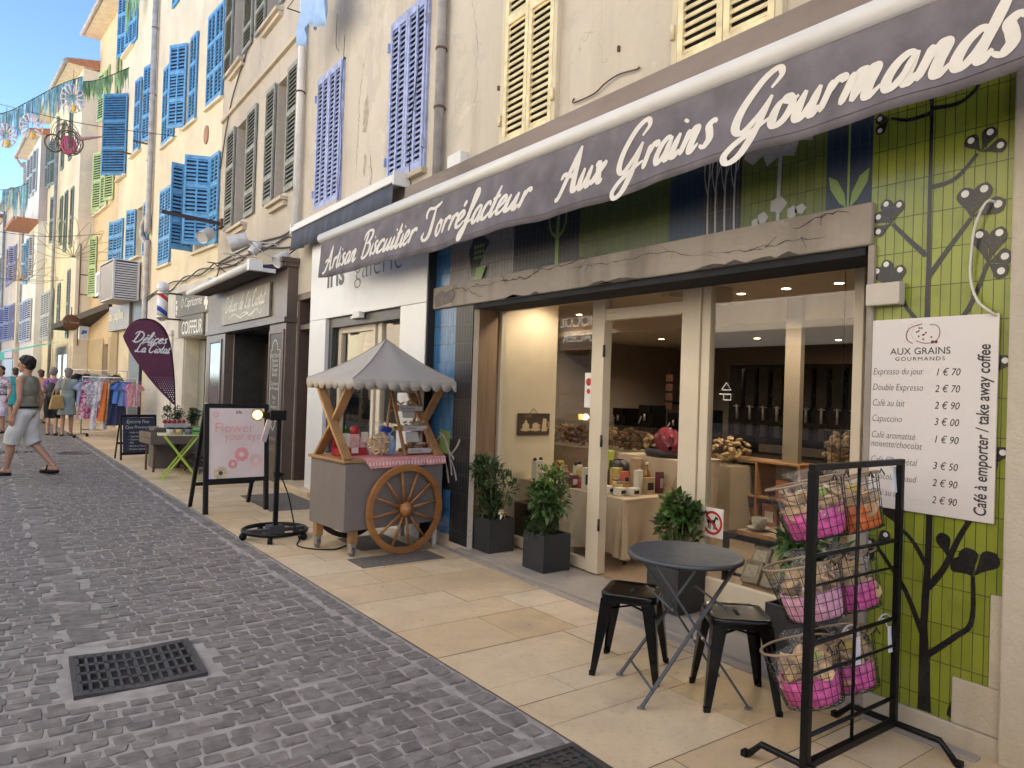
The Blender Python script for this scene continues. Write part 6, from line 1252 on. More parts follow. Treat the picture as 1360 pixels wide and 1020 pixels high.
o = good('biscuit_pile', 4.75, 5.2, .63, 'little stack of clear biscuit bags in the middle of the table', 'biscuits'); q = MB(); biscuits(q, 30, (0, 0, .06), (.08, .09, .05), .025, 17); q.build('biscuits', M_biscuit, o)
rr5 = random.Random(12)
for i, (x, y) in enumerate([(4.5, 5.68), (4.62, 5.78), (4.75, 5.72), (4.9, 5.82), (4.5, 5.2), (4.5, 5.02), (4.62, 5.1), (4.78, 5.42), (4.9, 5.3), (4.98, 5.2), (4.78, 4.62), (4.88, 4.58), (4.62, 4.7), (4.8, 4.82), (5.02, 4.58)]):
    col_ = ('white', 'kraft', 'mustard', 'salmon', 'plum')[i % 5]; m_ = (M_wbox, M_kraft, mat('mustard carton', (.42, .32, .10)), mat('salmon tin', (.45, .12, .08)), mat('plum jar', (.12, .03, .05)))[i % 5]
    wh_ = 'number %d along the crowded cloth' % i; lab_ = 'small %s packet crowded among the goods on the linen table' % col_
    if i % 3: carton(x, y, .63, rr5.uniform(.06, .1), rr5.uniform(.05, .08), rr5.uniform(.1, .22), m_, lab_, 'packet', M_dark if i % 2 else M_wbox)
    else: jar(x, y, .63, rr5.uniform(.03, .04), rr5.uniform(.09, .16), m_, 'small %s jar crowded among the goods on the linen table' % col_)
o = empty('dried_flowers', (4.62, 5.62, .63), 0, 'small dried flower bunch between the eared bags', 'dried flowers'); b_, st_ = bush(41, 60, (0, 0, .12), (.06, .05, .07), .03, .02, .3, 8); b_.build('flowers', mat('dry red leaf', (.25, .10, .07), .7, .3, 10, island=.4), o); st_.build('stem', M_stem, o)
# low black cube with a wooden figure, wall sign
o = empty('side_table', (4.42, 5.62, .03), 0, 'low black cube table with a wooden figure at the left window corner', 'side table'); MB().box(-.2, .22, -.16, .16, 0, .40).build('cube', mat('black wood', (.018, .014, .012), .35, .2), o, bevel=.004)
o = empty('wooden_figure', (4.40, 5.40, .036), 0, 'flat wooden figure leaning against the black cube table', 'ornament'); q = MB(); q.lathe([(.03, 0), (.055, .05), (.02, .14), (.05, .2), (.05, .27), (.02, .31), (0, .31)], 14); q.build('figure', wood('figure wood', (.14, .05, .02), (.22, .09, .03), 2), o)
o = empty('candle_jar', (4.42, 5.55, .432), 0, 'small white candle jar on the black cube table', 'candle'); MB().lathe([(0, 0), (.035, 0), (.035, .03), (.02, .04), (.02, .08), (.037, .09), (.037, .13), (0, .13)], 14).build('jar', M_wbox, o)
sgn = empty('wall_sign', (4.56, 5.955, 1.08), 0, 'dark brown painted sign with a coffee pot, cup and jug on the cream wall', 'wall sign'); MB().box(-.21, .21, -.018, 0, 0, .23).build('plaque', mat('sign brown', (.05, .028, .018), .6, .25, 8), sgn, bevel=.003)
q = MB(); X_ = (1, 0, 0); O_ = (0, -.018, 0)
for cx in (-.11, .02): q.disc((cx, .06), .085 * .8, O_, X_, FV, .001, 20, ry=.018); q.disc((cx, .095), .045, O_, X_, FV, .0015, 16, ry=.038)
q.disc((-.11, .14), .018, O_, X_, FV, .0018, 10); q.prism([(.10, .04), (.17, .04), (.165, .17), (.12, .18)], O_, X_, FV, .0012); q.ribbon([(.17, .14), (.195, .13), (.19, .08), (.165, .06)], .005, O_, X_, FV, .002); q.ribbon([(.06, .11), (.085, .105), (.07, .08)], .004, O_, X_, FV, .002); q.build('painted_cups', mat('cream sign paint', (.55, .45, .28), .7), sgn)
text_mb('CAFÉ', .04, (-.13, -.019, .19), X_, FV, .001).build('lettering', mat('faded paint', (.3, .2, .1), .7), sgn); MB().tube([(-.05, -.005, .23), (.0, -.005, .285), (.05, -.005, .23)], .003, 5).build('cord', M_rust, sgn)
# back counter with bins of biscuits, coffee gear, collage
o = empty('biscuit_counter', (6.3, 4.75, .03), 0, 'long counter with clear bins of dark and golden biscuits behind the display table', 'counter'); MB().box(0, .7, 0, 3.6, 0, .78).build('cabinet', mat('counter cream', (.40, .33, .24), .6, .05), o)
for k in range(7):
    q = MB(); biscuits(q, 70, (.33, .27 + .5 * k, .93), (.25, .2, .13), .04, 60 + k); q.build('biscuits', M_biscuit_dk if k % 2 else M_biscuit, o); 
q = MB()
for k in range(8): q.box(.05, .62, .01 + .5 * k, .016 + .5 * k, .785, 1.12)
q.box(.04, .046, 0, 3.55, .785, 1.12); q.build('bin_glass', M_gl, o)
o = empty('back_shelf', (8.2, 7.3, .03), 0, 'dark back counter with coffee machines below the picture collage', 'counter'); MB().box(0, .5, -1.2, 2.0, 0, .9).build('cabinet', M_sdark, o)
for k, (y_, h_) in enumerate(((-.5, .42), (.0, .35), (.6, .45), (1.2, .38))):
    c_ = good('coffee_machine', 8.45, 7.3 + y_, .93, ('coffee machine at the right end of the dark back counter', 'low coffee machine in the middle of the back counter', 'tall coffee machine behind the doorway', 'coffee machine at the left end of the back counter')[k], 'coffee machine'); q = MB(); q.box(-.16, .16, -.15, .15, 0, h_); q.box(-.2, -.16, -.12, .12, h_ * .7, h_); q.build('body', M_bst, c_, bevel=.01); q = MB(); q.tube([(-.18, 0, h_ * .7), (-.18, 0, h_ * .45)], .02, 8); q.tube([(-.19, .06, h_ * .6), (-.25, .06, h_ * .35)], .01, 6); q.build('spout', M_steel, c_)
o = empty('picture_collage', (9.8, 9.0, 1.5), 0, 'dark collage of coffee pictures on the far wall above a thin shelf', 'picture'); q = MB()
for k in range(3): q.box(-.02, 0, -.35 + .3 * k, -.08 + .3 * k, .0 + .03 * (k % 2), .55)
q.build('print', mat('collage', (.05, .045, .045), .5, .7, 9), o); MB().box(-.2, 0, -.5, .7, -.1, -.07).build('shelf', M_dark, o)
o = empty('hanging_tags', (8.6, 7.7, 1.3), 0, 'vertical string of small dark signs hanging beyond the doorway', 'sign'); q = MB()
for k in range(4): q.box(-.005, .005, -.07, .07, .02 + .15 * k, .13 + .15 * k)
q.build('plaques', mat('plaque brown', (.12, .06, .04), .6, .4, 20), o); MB().tube([(0, 0, 0), (0, 0, .72)], .004, 5).build('cord', M_rust, o)
# coffee bean dispensers on the right
o = empty('bean_dispenser', (8.4, 4.0, .03), 0, 'black wall unit of coffee bean dispensers with chrome outlets', 'dispenser'); MB().box(0, .5, 0, 2.4, .9, 1.98).build('cabinet', mat('dispenser black', (.012, .012, .013), .25, .2), o); MB().box(.0, .5, 0, 2.4, 0, .75).build('base', mat('base taupe', (.08, .06, .045), .6), o)
for k in range(11):
    y_ = .12 + .21 * k; MB().box(-.06, 0, y_ - .07, y_ + .07, 1.42, 1.92).build('hopper', mat('smoke hopper', (.035, .032, .032), .08, .3, 9), o); q = MB(); q.tube([(-.05, y_, 1.42), (-.05, y_, 1.22)], .018, 8); q.tube([(-.05, y_ - .05, 1.40), (-.05, y_ + .05, 1.40)], .01, 6); q.build('outlet', M_steel, o); MB().box(-.05, .0, y_ - .04, y_ + .04, 1.0, 1.16).build('drawer', mat('drawer brown', (.05, .035, .03), .5), o)
MB().box(6.72, 6.79, 4.24, 4.42, .03, 2.62).build('inner_column', mat('column taupe', (.22, .185, .14), .7, .05)); tag(bpy.data.objects['inner_column'], 'cream inner column standing behind the right window', 'column')
o = empty('wooden_shelf', (6.6, 4.15, .03), 0, 'low open wooden shelf with cartons behind the no dogs sign', 'shelf'); q = MB()
for y_ in (0, .5, 1.0): q.box(0, .35, y_ - .012, y_ + .012, 0, .85)
for z_ in (.1, .45, .83): q.box(.001, .349, .013, .487, z_, z_ + .02); q.box(.001, .349, .513, .987, z_, z_ + .02)
q.build('frame', M_cwood, o)
for k, (y_, z_, h_, m_) in enumerate(((.14, .12, .25, M_kraft), (.36, .12, .28, mat('brick carton', (.32, .13, .07), .7, .2)), (.64, .12, .22, mat('brick carton', (.32, .13, .07))), (.86, .12, .26, M_kraft), (.2, .47, .2, mat('brick carton', (.32, .13, .07))), (.7, .47, .24, M_kraft))): 
    c_ = good('carton', 6.75, 4.15 + y_, .03 + z_, ('kraft carton at the right end of the low wooden shelf', 'brick red carton beside the kraft carton on the bottom shelf', 'brick red carton in the left half of the bottom shelf', 'kraft carton at the left end of the low shelf', 'brick red carton on the upper right shelf', 'kraft carton on the upper left shelf')[k], 'carton'); MB().box(-.1, .1, -.09, .09, 0, h_).build('box', m_, c_, bevel=.004); MB().box(-.102, -.1, -.05, .05, h_ * .3, h_ * .7).build('label', M_wbox, c_)
# small table with cups, tins, hanging bag
o = empty('coffee_table', (4.68, 3.02, .03), 0, 'low black frame table with a wooden tray top behind the right window', 'table'); 
for x_, y_ in ((-.2, -.38), (.2, -.38), (-.2, .38), (.2, .38)): MB().box(x_ - .018, x_ + .018, y_ - .018, y_ + .018, 0, .46).build('leg', M_bst, o)
MB().box(-.22, .22, -.4, .4, .461, .50).build('frame', M_bst, o); MB().bar((-.2, -.36, .2), (-.2, .36, .2), .02).build('stretcher', M_bst, o)
tr_ = empty('serving_tray', (4.62, 3.08, .532), 0, 'thick pale wooden board on the low black table', 'tray'); MB().box(-.15, .15, -.22, .22, 0, .035).build('board', M_cwood, tr_, bevel=.004)
M_cup = mat('patterned cup', (.42, .38, .31), .35, .35, 40)
for k, (x_, y_) in enumerate(((4.60, 3.20), (4.62, 2.97))):
    c_ = empty('coffee_cup', (x_, y_, .569), R(200), ('patterned coffee cup on a saucer, left on the wooden board', 'patterned coffee cup on a saucer, right on the wooden board')[k], 'cup', 'coffee cups on the low table'); MB().lathe([(0, .004), (.04, .004), (.085, .016), (.09, .02), (.04, .01), (0, .01)], 24).build('saucer', M_cup, c_); MB().lathe([(.0, .014), (.04, .014), (.052, .05), (.056, .09), (.052, .09), (.046, .05), (.0, .03)], 24).build('bowl', M_cup, c_); MB().tube([(.05 + .03 * math.sin(t), .0, .052 + .028 * math.cos(t)) for t in [R(20 * q_) for q_ in range(0, 10)]], .006, 7).build('handle', M_cup, c_)
o = empty('folding_board', (4.98, 3.05, .55), 0, 'pale teal folding board leaning behind the coffee cups', 'board'); q = MB(); q.prism([(-.17, 0), (.17, 0), (.08, .33), (-.08, .33)], (0, 0, 0), FU, (.1, 0, .99), .02); q.build('panel', mat('pale teal', (.24, .36, .36), .6, .1), o); MB().box(-.024, -.021, .06, .075, .05, .25).build('slot', M_dark, o)
for k in range(6):
    x_, y_ = 4.36 + .1 * (k // 3), 2.75 + .16 * (k % 3); 
    c_ = good('tea_tin', x_, y_, .31 + .09 * (k // 3), ('tea tin at the right of the front row under the cups', 'tea tin in the middle of the front row under the cups', 'tea tin at the left of the front row under the cups', 'tea tin at the right of the back row under the cups', 'tea tin in the middle of the back row under the cups', 'tea tin at the left of the back row under the cups')[k], 'tin'); q = MB(); q.obox((0, 0, 0), (.06, .13, .17), (0, R(35), R(8))); q.build('tin', mat('tea tin', (.25, .21, .16), .35, .4, 25, metal=.4), c_, bevel=.006)
    q = MB(); q.obox((-.026, 0, .018), (.003, .09, .09), (0, R(35), R(8))); q.build('label', (M_wbox, M_kraft, M_cup)[k % 3], c_)
o = empty('display_stand', (4.30, 2.70, .03), 0, 'sloping wooden stand holding the tea tins behind the glass', 'stand'); MB().box(0, .3, 0, .42, 0, .2).build('stand', M_cwood, o)
o = empty('hanging_basket', (5.25, 2.95, .98), 0, 'wire basket of orange biscuit bags hanging inside the right window', 'basket'); q = MB(); biscuits(q, 60, (0, 0, .17), (.11, .1, .16), .035, 91); q.build('biscuits', M_biscuit, o); q = MB()
for k in range(12): a = 6.283 * k / 12; q.tube([(.12 * math.cos(a), .11 * math.sin(a), 0), (.13 * math.cos(a), .12 * math.sin(a), .34)], .003, 5)
for z_ in (0, .11, .22, .34): q.tube([(.125 * math.cos(6.283 * k / 16), .115 * math.sin(6.283 * k / 16), z_) for k in range(16)], .003, 5, True)
q.build('wires', M_wire, o); MB().tube([(0, 0, .34), (0, 0, 1.6)], .003, 5).build('chain', M_wire, o)
# stickers on the glass
sg = empty('no_dogs_sign', (4.09, 0, 0), 0, 'white square sign with a red ring crossing out a black dog on the glass', 'sign'); b_ = MB().box(-.004, 0, 3.13, 3.31, .56, .765).build('plate', M_wl, sg); q = MB(); cx, cz = -3.22, .66
q.ribbon([(cx + .075 * math.cos(6.283 * k / 36), cz + .075 * math.sin(6.283 * k / 36)) for k in range(37)], .009, (-.004, 0, 0), FU, FV, .001); q.ribbon([(cx - .055, cz + .052), (cx + .055, cz - .052)], .008, (-.004, 0, 0), FU, FV, .0018); q.build('ring', mat('sign red', (.45, .02, .02), .5), b_)
q = MB(); q.prism([(cx - .045, cz - .005), (cx + .02, cz - .005), (cx + .03, cz + .03), (cx + .05, cz + .022), (cx + .045, cz + .04), (cx + .025, cz + .05), (cx + .01, cz + .02), (cx - .04, cz + .018), (cx - .055, cz + .035)], (-.004, 0, 0), FU, FV, .0006)
for x_ in (-.04, -.025, .008, .02): q.prism([(cx + x_, cz - .045), (cx + x_ + .009, cz - .045), (cx + x_ + .009, cz - .004), (cx + x_, cz - .004)], (-.004, 0, 0), FU, FV, .0006)
q.build('dog_shape', M_dark, b_)
st_ = empty('glass_sticker', (4.09, 0, 0), 0, 'thin white house shaped sticker on the right window pane', 'sticker'); q = MB(); q.ribbon([(-3.18, 1.60), (-3.14, 1.65), (-3.10, 1.60), (-3.18, 1.60)], .004, (0, 0, 0), FU, FV, .001); q.ribbon([(-3.20, 1.57), (-3.10, 1.57), (-3.10, 1.53), (-3.16, 1.53), (-3.16, 1.565)], .004, (0, 0, 0), FU, FV, .001); q.build('mark', M_wl, st_)
st_ = empty('glass_sticker', (4.09, 0, 0), 0, 'small white and red paper notice on the display window beside the door post', 'sticker'); MB().box(-.002, 0, 4.52, 4.62, 1.42, 1.72).build('paper', M_wl, st_); q = MB(); q.disc((-4.57, 1.64), .035, (-.002, 0, 0), FU, FV, .001, 10); q.disc((-4.57, 1.56), .025, (-.002, 0, 0), FU, FV, .001, 6); q.build('print', mat('sign red', (.45, .02, .02)), st_)
# ---------------------------------------------------------------- poster A-frame
M_blackw = mat('black painted wood', (.006, .006, .0065), .5, .2, 8, spec=.3); M_poster = mat('pink poster', (.66, .575, .575), .4, .05, 3); M_pinkink = mat('pink ink', (.68, .30, .32), .6)
af = empty('poster_board', (2.27, 8.655, 0), R(4), 'black A frame board with the pink flower poster on the pavement', 'A-frame sign')
tilt = .055
def aframe(af, W, H, leg, m, panel_m, back=.62, low=.38):
    f = MB(); q = W / 2
    for x in (-q, q): f.bar((x, 0, 0), (x, tilt * 2.0, H), .055 if leg > .04 else .035, leg, (1, 0, 0))
    f.bar((-q, tilt * 2 * low / H, low), (q, tilt * 2 * low / H, low), leg, .05, (0, 0, 1)); f.bar((-q, tilt * 2, H - .02), (q, tilt * 2, H - .02), leg, .05, (0, 0, 1)); fo = f.build('front_frame', m, af, bevel=.003)
    b = MB()
    for x in (-q, q): b.bar((x, back, 0), (x, tilt * 2 + .03, H - .03), .045 if leg > .04 else .03, leg * .8, (1, 0, 0))
    b.bar((-q, back * .68, .3), (q, back * .68, .3), leg * .8, .04, (0, 0, 1)); b.build('back_frame', m, af, bevel=.003)
    p = MB(); V = Vector((0, tilt * 2 / H, 1)).normalized(); p.prism([(-q + .03, low + .02), (q - .03, low + .02), (q - .03, H - .045), (-q + .03, H - .045)], (0, -.004, 0), (1, 0, 0), V, .012); po = p.build('panel', panel_m, af)
    return po, V
po, V = aframe(af, .70, 1.27, .05, M_blackw, M_poster)
O = (0, -.0175, 0)
text_mb('iris', .055, (-.05, -.018, 1.165), (1, 0, 0), V, .0012, bold=.0015).build('lettering', M_ink, po); text_mb('galerie', .05, (.06, -.018, 1.165), (1, 0, 0), V, .0012, bold=-.001).build('lettering', mat('pale pink ink', (.64, .46, .46), .6), po)
q = text_mb('Flower', .165, (-.29, -.018, .945), (1, 0, 0), V, .0012, sx=.98, bold=-.0018); q.join(text_mb('your eyes', .135, (-.17, -.018, .855), (1, 0, 0), V, .0012, sx=.88, bold=-.0014)); q.build('lettering', M_pinkink, po)
text_mb('exposition de lunettes', .028, (-.10, -.018, .79), (1, 0, 0), V, .0012).build('lettering', mat('pale pink ink', (.64, .46, .46)), po)
def flower(cx, cz, r_, m, eye, par, n=9):
    q = MB()
    for k in range(n): t = 6.283 * k / n; q.disc((cx + .62 * r_ * math.cos(t), cz + .62 * r_ * math.sin(t)), r_ * .33, (0, -.018, 0), (1, 0, 0), V, .0013 + .0002 * (k % 3), 10)
    q.build('printed_flower', m, par); q = MB(); q.disc((cx, cz), r_ * .3, (0, -.018, 0), (1, 0, 0), V, .0022, 12); q.build('flower_eye', eye, par)
flower(.05, .68, .09, M_pinkink, M_poster, po); flower(-.05, .57, .06, M_pinkink, M_poster, po); flower(-.25, 1.15, .04, mat('pale pink ink', (.64, .46, .46)), M_poster, po); flower(-.19, .47, .085, mat('cream ink', (.55, .47, .30), .6, .3, 30), M_ink, po, 14); flower(.22, .60, .09, mat('faint pink ink', (.66, .47, .47), .6), M_poster, po)
# ---------------------------------------------------------------- lamp stand on a ring of casters
ls = empty('lamp_stand', (2.23, 7.07, 0), 0, 'black lamp stand with a lit bulb on a ring base with casters', 'lamp')
MB().tube([(.30 * math.cos(t), .30 * math.sin(t), .085) for t in [6.283 * k / 48 for k in range(48)]], .021, 10, True).build('base_ring', M_rack, ls)
q = MB(); q.box(-.075, .075, -.075, .075, .03, .13); q.box(-.29, .29, -.03, .03, .065, .10); q.build('base_block', mat('dark metal box', (.04, .042, .05), .4, .15), ls, bevel=.004)
for k in range(5):
    t = 6.283 * k / 5 + .5; MB().lathe([(.008, -.022), (.034, -.02), (.034, .02), (.008, .022)], 16, (.30 * math.cos(t), .30 * math.sin(t), .034), rot_to((-math.sin(t), math.cos(t), 0))).build('caster', M_rack, ls)
MB().box(-.021, .021, -.021, .021, .13, 1.22).box(-.028, .028, -.028, .028, .60, .66).build('pole', M_rack, ls, bevel=.002); MB().tube([(.02, 0, .63), (.07, 0, .63)], .012, 8).build('clamp_knob', M_rack, ls)
q = MB(); q.box(-.10, .06, -.05, .05, 1.17, 1.27); q.box(-.17, -.10, -.035, .035, 1.19, 1.25); q.build('lamp_head', M_rack, ls, bevel=.006)
MB().ball((-.215, -.02, 1.225), .042, 14).build('bulb', emit('lit bulb', (1, .62, .18), 2.5), ls)
MB().lathe([(.05, -.04), (.062, .0), (.05, .05)], 20, (-.20, -.01, 1.225), rot_to((-1, -.15, 0)), smooth=True).build('bulb_cage', glass('lamp glass', (.95, .85, .6), 1.45, .05), ls); MB().obox((-.13, -.04, 1.07), (.05, .012, .22), (0, R(14), 0)).build('hanging_tag', mat('grey plastic strip', (.30, .29, .33), .4), ls)
ll = bpy.data.lights.new('bulb_light', 'POINT'); ll.energy = 1.0; ll.color = (1, .68, .28); ll.shadow_soft_size = .04; lo = bpy.data.objects.new('bulb_light', ll); link(lo, ls); lo.location = (-.27, -.05, 1.225)
o = MB().tube(catmull([(2.27, 7.07, .62), (2.33, 7.0, .42), (2.38, 6.95, .15), (2.40, 6.85, .02), (2.30, 6.6, .012), (2.38, 6.4, .012), (2.55, 6.3, .012), (2.7, 6.4, .012)], 8), .007, 7).build('power_cable', M_rack); tag(o, 'black power cable running from the lamp stand to the cart', 'cable')
# ---------------------------------------------------------------- chalkboard, lime table, crate, goods
cbd = empty('chalkboard', (2.10, 14.93, 0), R(8), 'dark blue chalkboard with a white handwritten list, beyond the lime green table', 'A-frame sign')
po2, V = aframe(cbd, .60, .84, .03, M_blackw, mat('chalkboard slate', (.022, .028, .05), .7, .25, 6), .4, .12)
q = MB()
for i, (s_, sz, x_) in enumerate((('Epicerie Fine', .095, -.24), ('Cave Provençale', .085, -.26), ('– Huile d’olive', .05, -.2), ('– Tapenades', .05, -.2), ('– Calissons et Nougats', .05, -.2), ('– Miel', .05, -.2), ('– Biscuits et Navettes', .05, -.2), ('– Produits régionaux', .05, -.2))): q.join(text_mb(s_, sz, (x_, -.018, (.69, .59, .50, .43, .37, .31, .25, .19)[i]), (1, 0, 0), V, .0012, shear=.25, sx=.8))
q.build('lettering', M_chalk, po2)
M_limep = mat('lime green paint', (.38, .52, .06), .45, .1, 6)
gt = empty('folding_table', (2.25, 11.9, 0), R(-8), 'lime green folding table set with tins behind the poster board', 'table'); MB().box(-.33, .36, -.25, .25, .685, .70).build('tabletop', mat('pale table top', (.55, .55, .35), .5, .1), gt, bevel=.004)
for y_ in (-.22, .22):
    for s_ in (-1, 1): MB().bar((-.26 * s_, y_ + .012 * s_, .0), (.24 * s_, y_ + .012 * s_, .685), .026, .016, (0, 1, 0)).build('leg', M_limep, gt)
for x_, z_ in ((-.24, .06), (.24, .06), (.0, .345)): MB().tube([(x_, -.22, z_), (x_, .22, z_)], .008, 8).build('cross_bar', M_limep, gt)
for k, (x_, m_, lb) in enumerate(((-.18, M_wbox, 'cream tin at the left of the lime table'), (-.06, mat('straw tin', (.5, .42, .18), .5), 'straw coloured tin second on the lime table'), (.07, mat('slate tin', (.16, .17, .2), .4), 'slate coloured tin in the middle of the lime table'))):
    c_ = empty('tin', (2.25 + x_, 11.72 - x_ * .14, .701), 0, lb, 'tin', 'tins on the lime green table'); MB().lathe([(0, 0), (.055, 0), (.055, .10), (0, .10)], 18).build('body', m_, c_); MB().lathe([(.057, .085), (.057, .105), (0, .105)], 18).build('lid', M_dark, c_)
c_ = empty('gift_box', (2.50, 11.72, .701), 0, 'bright green box with a dark band at the right of the lime table', 'box'); MB().box(-.11, .11, -.08, .08, 0, .10).build('box', mat('bright green card', (.14, .48, .08), .5), c_, bevel=.003); MB().box(-.112, .112, -.082, .082, .045, .062).build('band', M_dark, c_)
M_grwood = wood('grey crate wood', (.12, .09, .07), (.22, .17, .13), 0, 5, .7)
cr = empty('wooden_crate', (2.15, 13.05, .47), R(8), 'grey brown wooden crate on a stand behind the lime green table', 'crate'); q = MB()
for z_ in (.0, .1): q.box(-.22, .45, -.3, -.28, z_, z_ + .09); q.box(-.22, .45, .28, .3, z_, z_ + .09); q.box(-.24, -.221, -.3, .3, z_, z_ + .09)
q.build('boards', M_grwood, cr); MB().box(-.2, .44, -.279, .279, -.015, -.001).build('bottom', M_grwood, cr)
for x_, y_ in ((-.15, -.2), (.35, -.2), (-.15, .2), (.35, .2)): MB().tube([(x_, y_, -.47), (x_, y_, -.016)], .018, 8).build('leg', M_rust, cr)
for k, (x_, y_, z_, m_, lb) in enumerate(((2.35, 13.6, .0, M_sdark, 'dark display cabinet behind the crate'), )): c_ = MB().box(x_ - .25, x_ + .55, y_ - .25, y_ + .25, 0, .70).build('cabinet', mat('cabinet grey', (.12, .11, .10), .6), bevel=.005); tag(c_, lb, 'cabinet')
c_ = empty('sweet_box', (2.42, 13.5, .702), R(10), 'red and white checked sweet box on top of the cabinet by the flag', 'box'); MB().box(-.2, .2, -.12, .12, 0, .07).build('tray', M_wbox, c_); q = MB()
for k in range(9): q.ball((-.16 + .04 * k, -.04 + .05 * (k % 2), .10), (.035, .03, .04), 8, k % 2)
q.build('sweets', [M_red, M_wbox], c_)
b_ = MB(); rr_ = random.Random(5)
for k in range(46): leaf(b_, (2.55 + rr_.uniform(-.2, .3), 12.6 + rr_.uniform(-.2, .2), .15 + rr_.uniform(-.1, .15)), (rr_.uniform(-1, 1), rr_.uniform(-1, 1), rr_.uniform(-.2, 1)), .16, .06, .5, 0, rr_)
o = b_.build('dry_plant', leafmat('dry leaf', (.14, .10, .05))); tag(o, 'clump of dry brown leaves on the pavement under the lime table', 'plant')
for k, (x_, y_, r_, lb) in enumerate(((2.60, 14.6, .19, 'clipped ball shrub behind the feather flag pole'), (3.0, 14.6, .17, 'smaller clipped ball shrub right of the feather flag'))):
    o = empty('ball_shrub', (x_, y_, 0), 0, lb, 'potted plant', 'ball shrubs by the flag'); bb_, st_ = bush(70 + k, 900, (0, 0, .86), (r_ * .8, r_ * .8, r_ * .8), .035, .022, .2, 16, (0, 0, .5)); bb_.build('foliage', leafmat('box leaf', (.05, .10, .03)), o); st_.build('stem', M_stem, o); MB().lathe([(0, 0), (.13, 0), (.17, .6), (.15, .6), (.14, .55), (0, .55)], 18).build('pot', mat('grey pot', (.32, .31, .30), .6), o)
o = empty('white_stand', (3.12, 14.2, 0), 0, 'white spiral stand at the edge of the chocolate shop', 'stand'); q = MB()
for k in range(6): q.ball((0, 0, .72 + .07 * k), (.06, .06, .045), 10)
q.tube([(0, 0, 0), (0, 0, .7)], .015, 8); q.lathe([(0, 0), (.14, 0), (.14, .02), (0, .02)], 16); q.build('stand', M_pvc, o)
# ---------------------------------------------------------------- feather flag
M_plum = mat('plum flag cloth', (.115, .028, .062), .75, .15, 5, .1, 120); fl = empty('feather_flag', (2.82, 15.5, 0), 0, 'plum feather flag with white script standing before the hairdresser', 'flag')
edge = catmull([(2.82, .20, 0), (2.80, 1.0, 0), (2.74, 1.8, 0), (2.62, 2.4, 0), (2.42, 2.66, 0), (2.16, 2.70, 0), (1.95, 2.58, 0), (1.83, 2.33, 0)], 8)
MB().tube([(p.x - 2.82, 0, p.y) for p in edge], [.014 - .009 * i / len(edge) for i in range(len(edge))], 8).build('pole', M_rack, fl)
left = catmull([(2.78, 1.02, 0), (2.42, 1.40, 0), (2.06, 1.88, 0), (1.88, 2.2, 0), (1.83, 2.33, 0)], 10); right = [p for p in edge if p.y >= 1.02 or p.x < 2.7]
def samp(P, n):
    L = [0]
    for a, b2 in zip(P, P[1:]): L.append(L[-1] + (b2 - a).length)
    out = []
    for i in range(n):
        t = L[-1] * i / (n - 1); k = max(j for j in range(len(L)) if L[j] <= t + 1e-9); k = min(k, len(P) - 2); f_ = (t - L[k]) / max(1e-9, L[k + 1] - L[k]); out.append(P[k].lerp(P[k + 1], f_))
    return out
A_, B_ = samp(left, 40), samp(right, 40); v = MB(); NW = 10
def ffy(x, z): return -.03 * math.sin(x * 3.2 + z * 1.4) - .012 * math.sin(z * 5 + x * 4) - .02
for a, b2 in zip(A_, B_):
    for k in range(NW + 1): p = a.lerp(b2, k / NW); v.v.append((p.x - 2.82, ffy(p.x, p.y), p.y))
for i in range(39):
    for k in range(NW): a = i * (NW + 1) + k; v.f.append([a, a + 1, a + NW + 2, a + NW + 1]); v.m.append(0); v.s.append(True)
sail = v.build('sail', M_plum, fl); md = sail.modifiers.new('t', 'SOLIDIFY'); md.thickness = .003; md.offset = 0
def onflag(mb):
    mb.v = [(x, ffy(x + 2.82, z) - .006 + y * 0, z) for x, y, z in mb.v]; return mb
q = MB(); XZ = lambda x_, z_: Matrix(((1, 0, 0, x_), (0, 0, 1, 0), (0, 1, 0, z_), (0, 0, 0, 1)))
q.join(script_mb('Délices', .62, .20, .055).xf(XZ(-.84, 2.24))); q.join(script_mb('La Ciotat', .62, .18, .055).xf(XZ(-.78, 2.05))); q.join(script_mb('de', .12, .10, .06).xf(XZ(-.56, 2.185))); onflag(q).build('lettering', M_wl, sail)
q = MB()
for r0 in range(13):
    for k in range(12):
        z_ = 1.06 + r0 * .042; x_ = -.03 - k * .040 - (r0 % 2) * .02; lim = -.02 - (z_ - 1.02) * .93
        if x_ > lim + .04 and x_ < -.03 + .0: q.disc((x_, z_), max(.004, .017 - r0 * .0011), (0, 0, 0), (1, 0, 0), FV, 0, 8)
onflag(q).build('dot_pattern', M_wl, sail); q = MB(); q.tube([(-.25, 0, .02), (.25, 0, .02)], .014, 8); q.tube([(0, -.25, .02), (0, .25, .02)], .014, 8); q.build('foot', M_rack, fl)
# ---------------------------------------------------------------- barber pole, wall lamps, air conditioners, signs
bp = empty('barber_pole', (2.89, 17.9, 0), 0, 'white barber pole with blue and red slanted bands and a globe top', 'barber pole')
m, nt, p_ = newmat('barber stripes'); tcn = nn(nt, 'ShaderNodeTexCoord'); sp = nn(nt, 'ShaderNodeSeparateXYZ'); nt.links.new(tcn.outputs['Object'], sp.inputs[0])
ma = nn(nt, 'ShaderNodeMath', operation='MULTIPLY_ADD'); ma.inputs[1].default_value = .75; nt.links.new(sp.outputs[0], ma.inputs[0]); nt.links.new(sp.outputs[2], ma.inputs[2]); fr_ = nn(nt, 'ShaderNodeMath', operation='MULTIPLY_ADD'); fr_.inputs[1].default_value = 1.75; fr_.inputs[2].default_value = .3; nt.links.new(ma.outputs[0], fr_.inputs[0]); fc = nn(nt, 'ShaderNodeMath', operation='FRACT'); nt.links.new(fr_.outputs[0], fc.inputs[0])
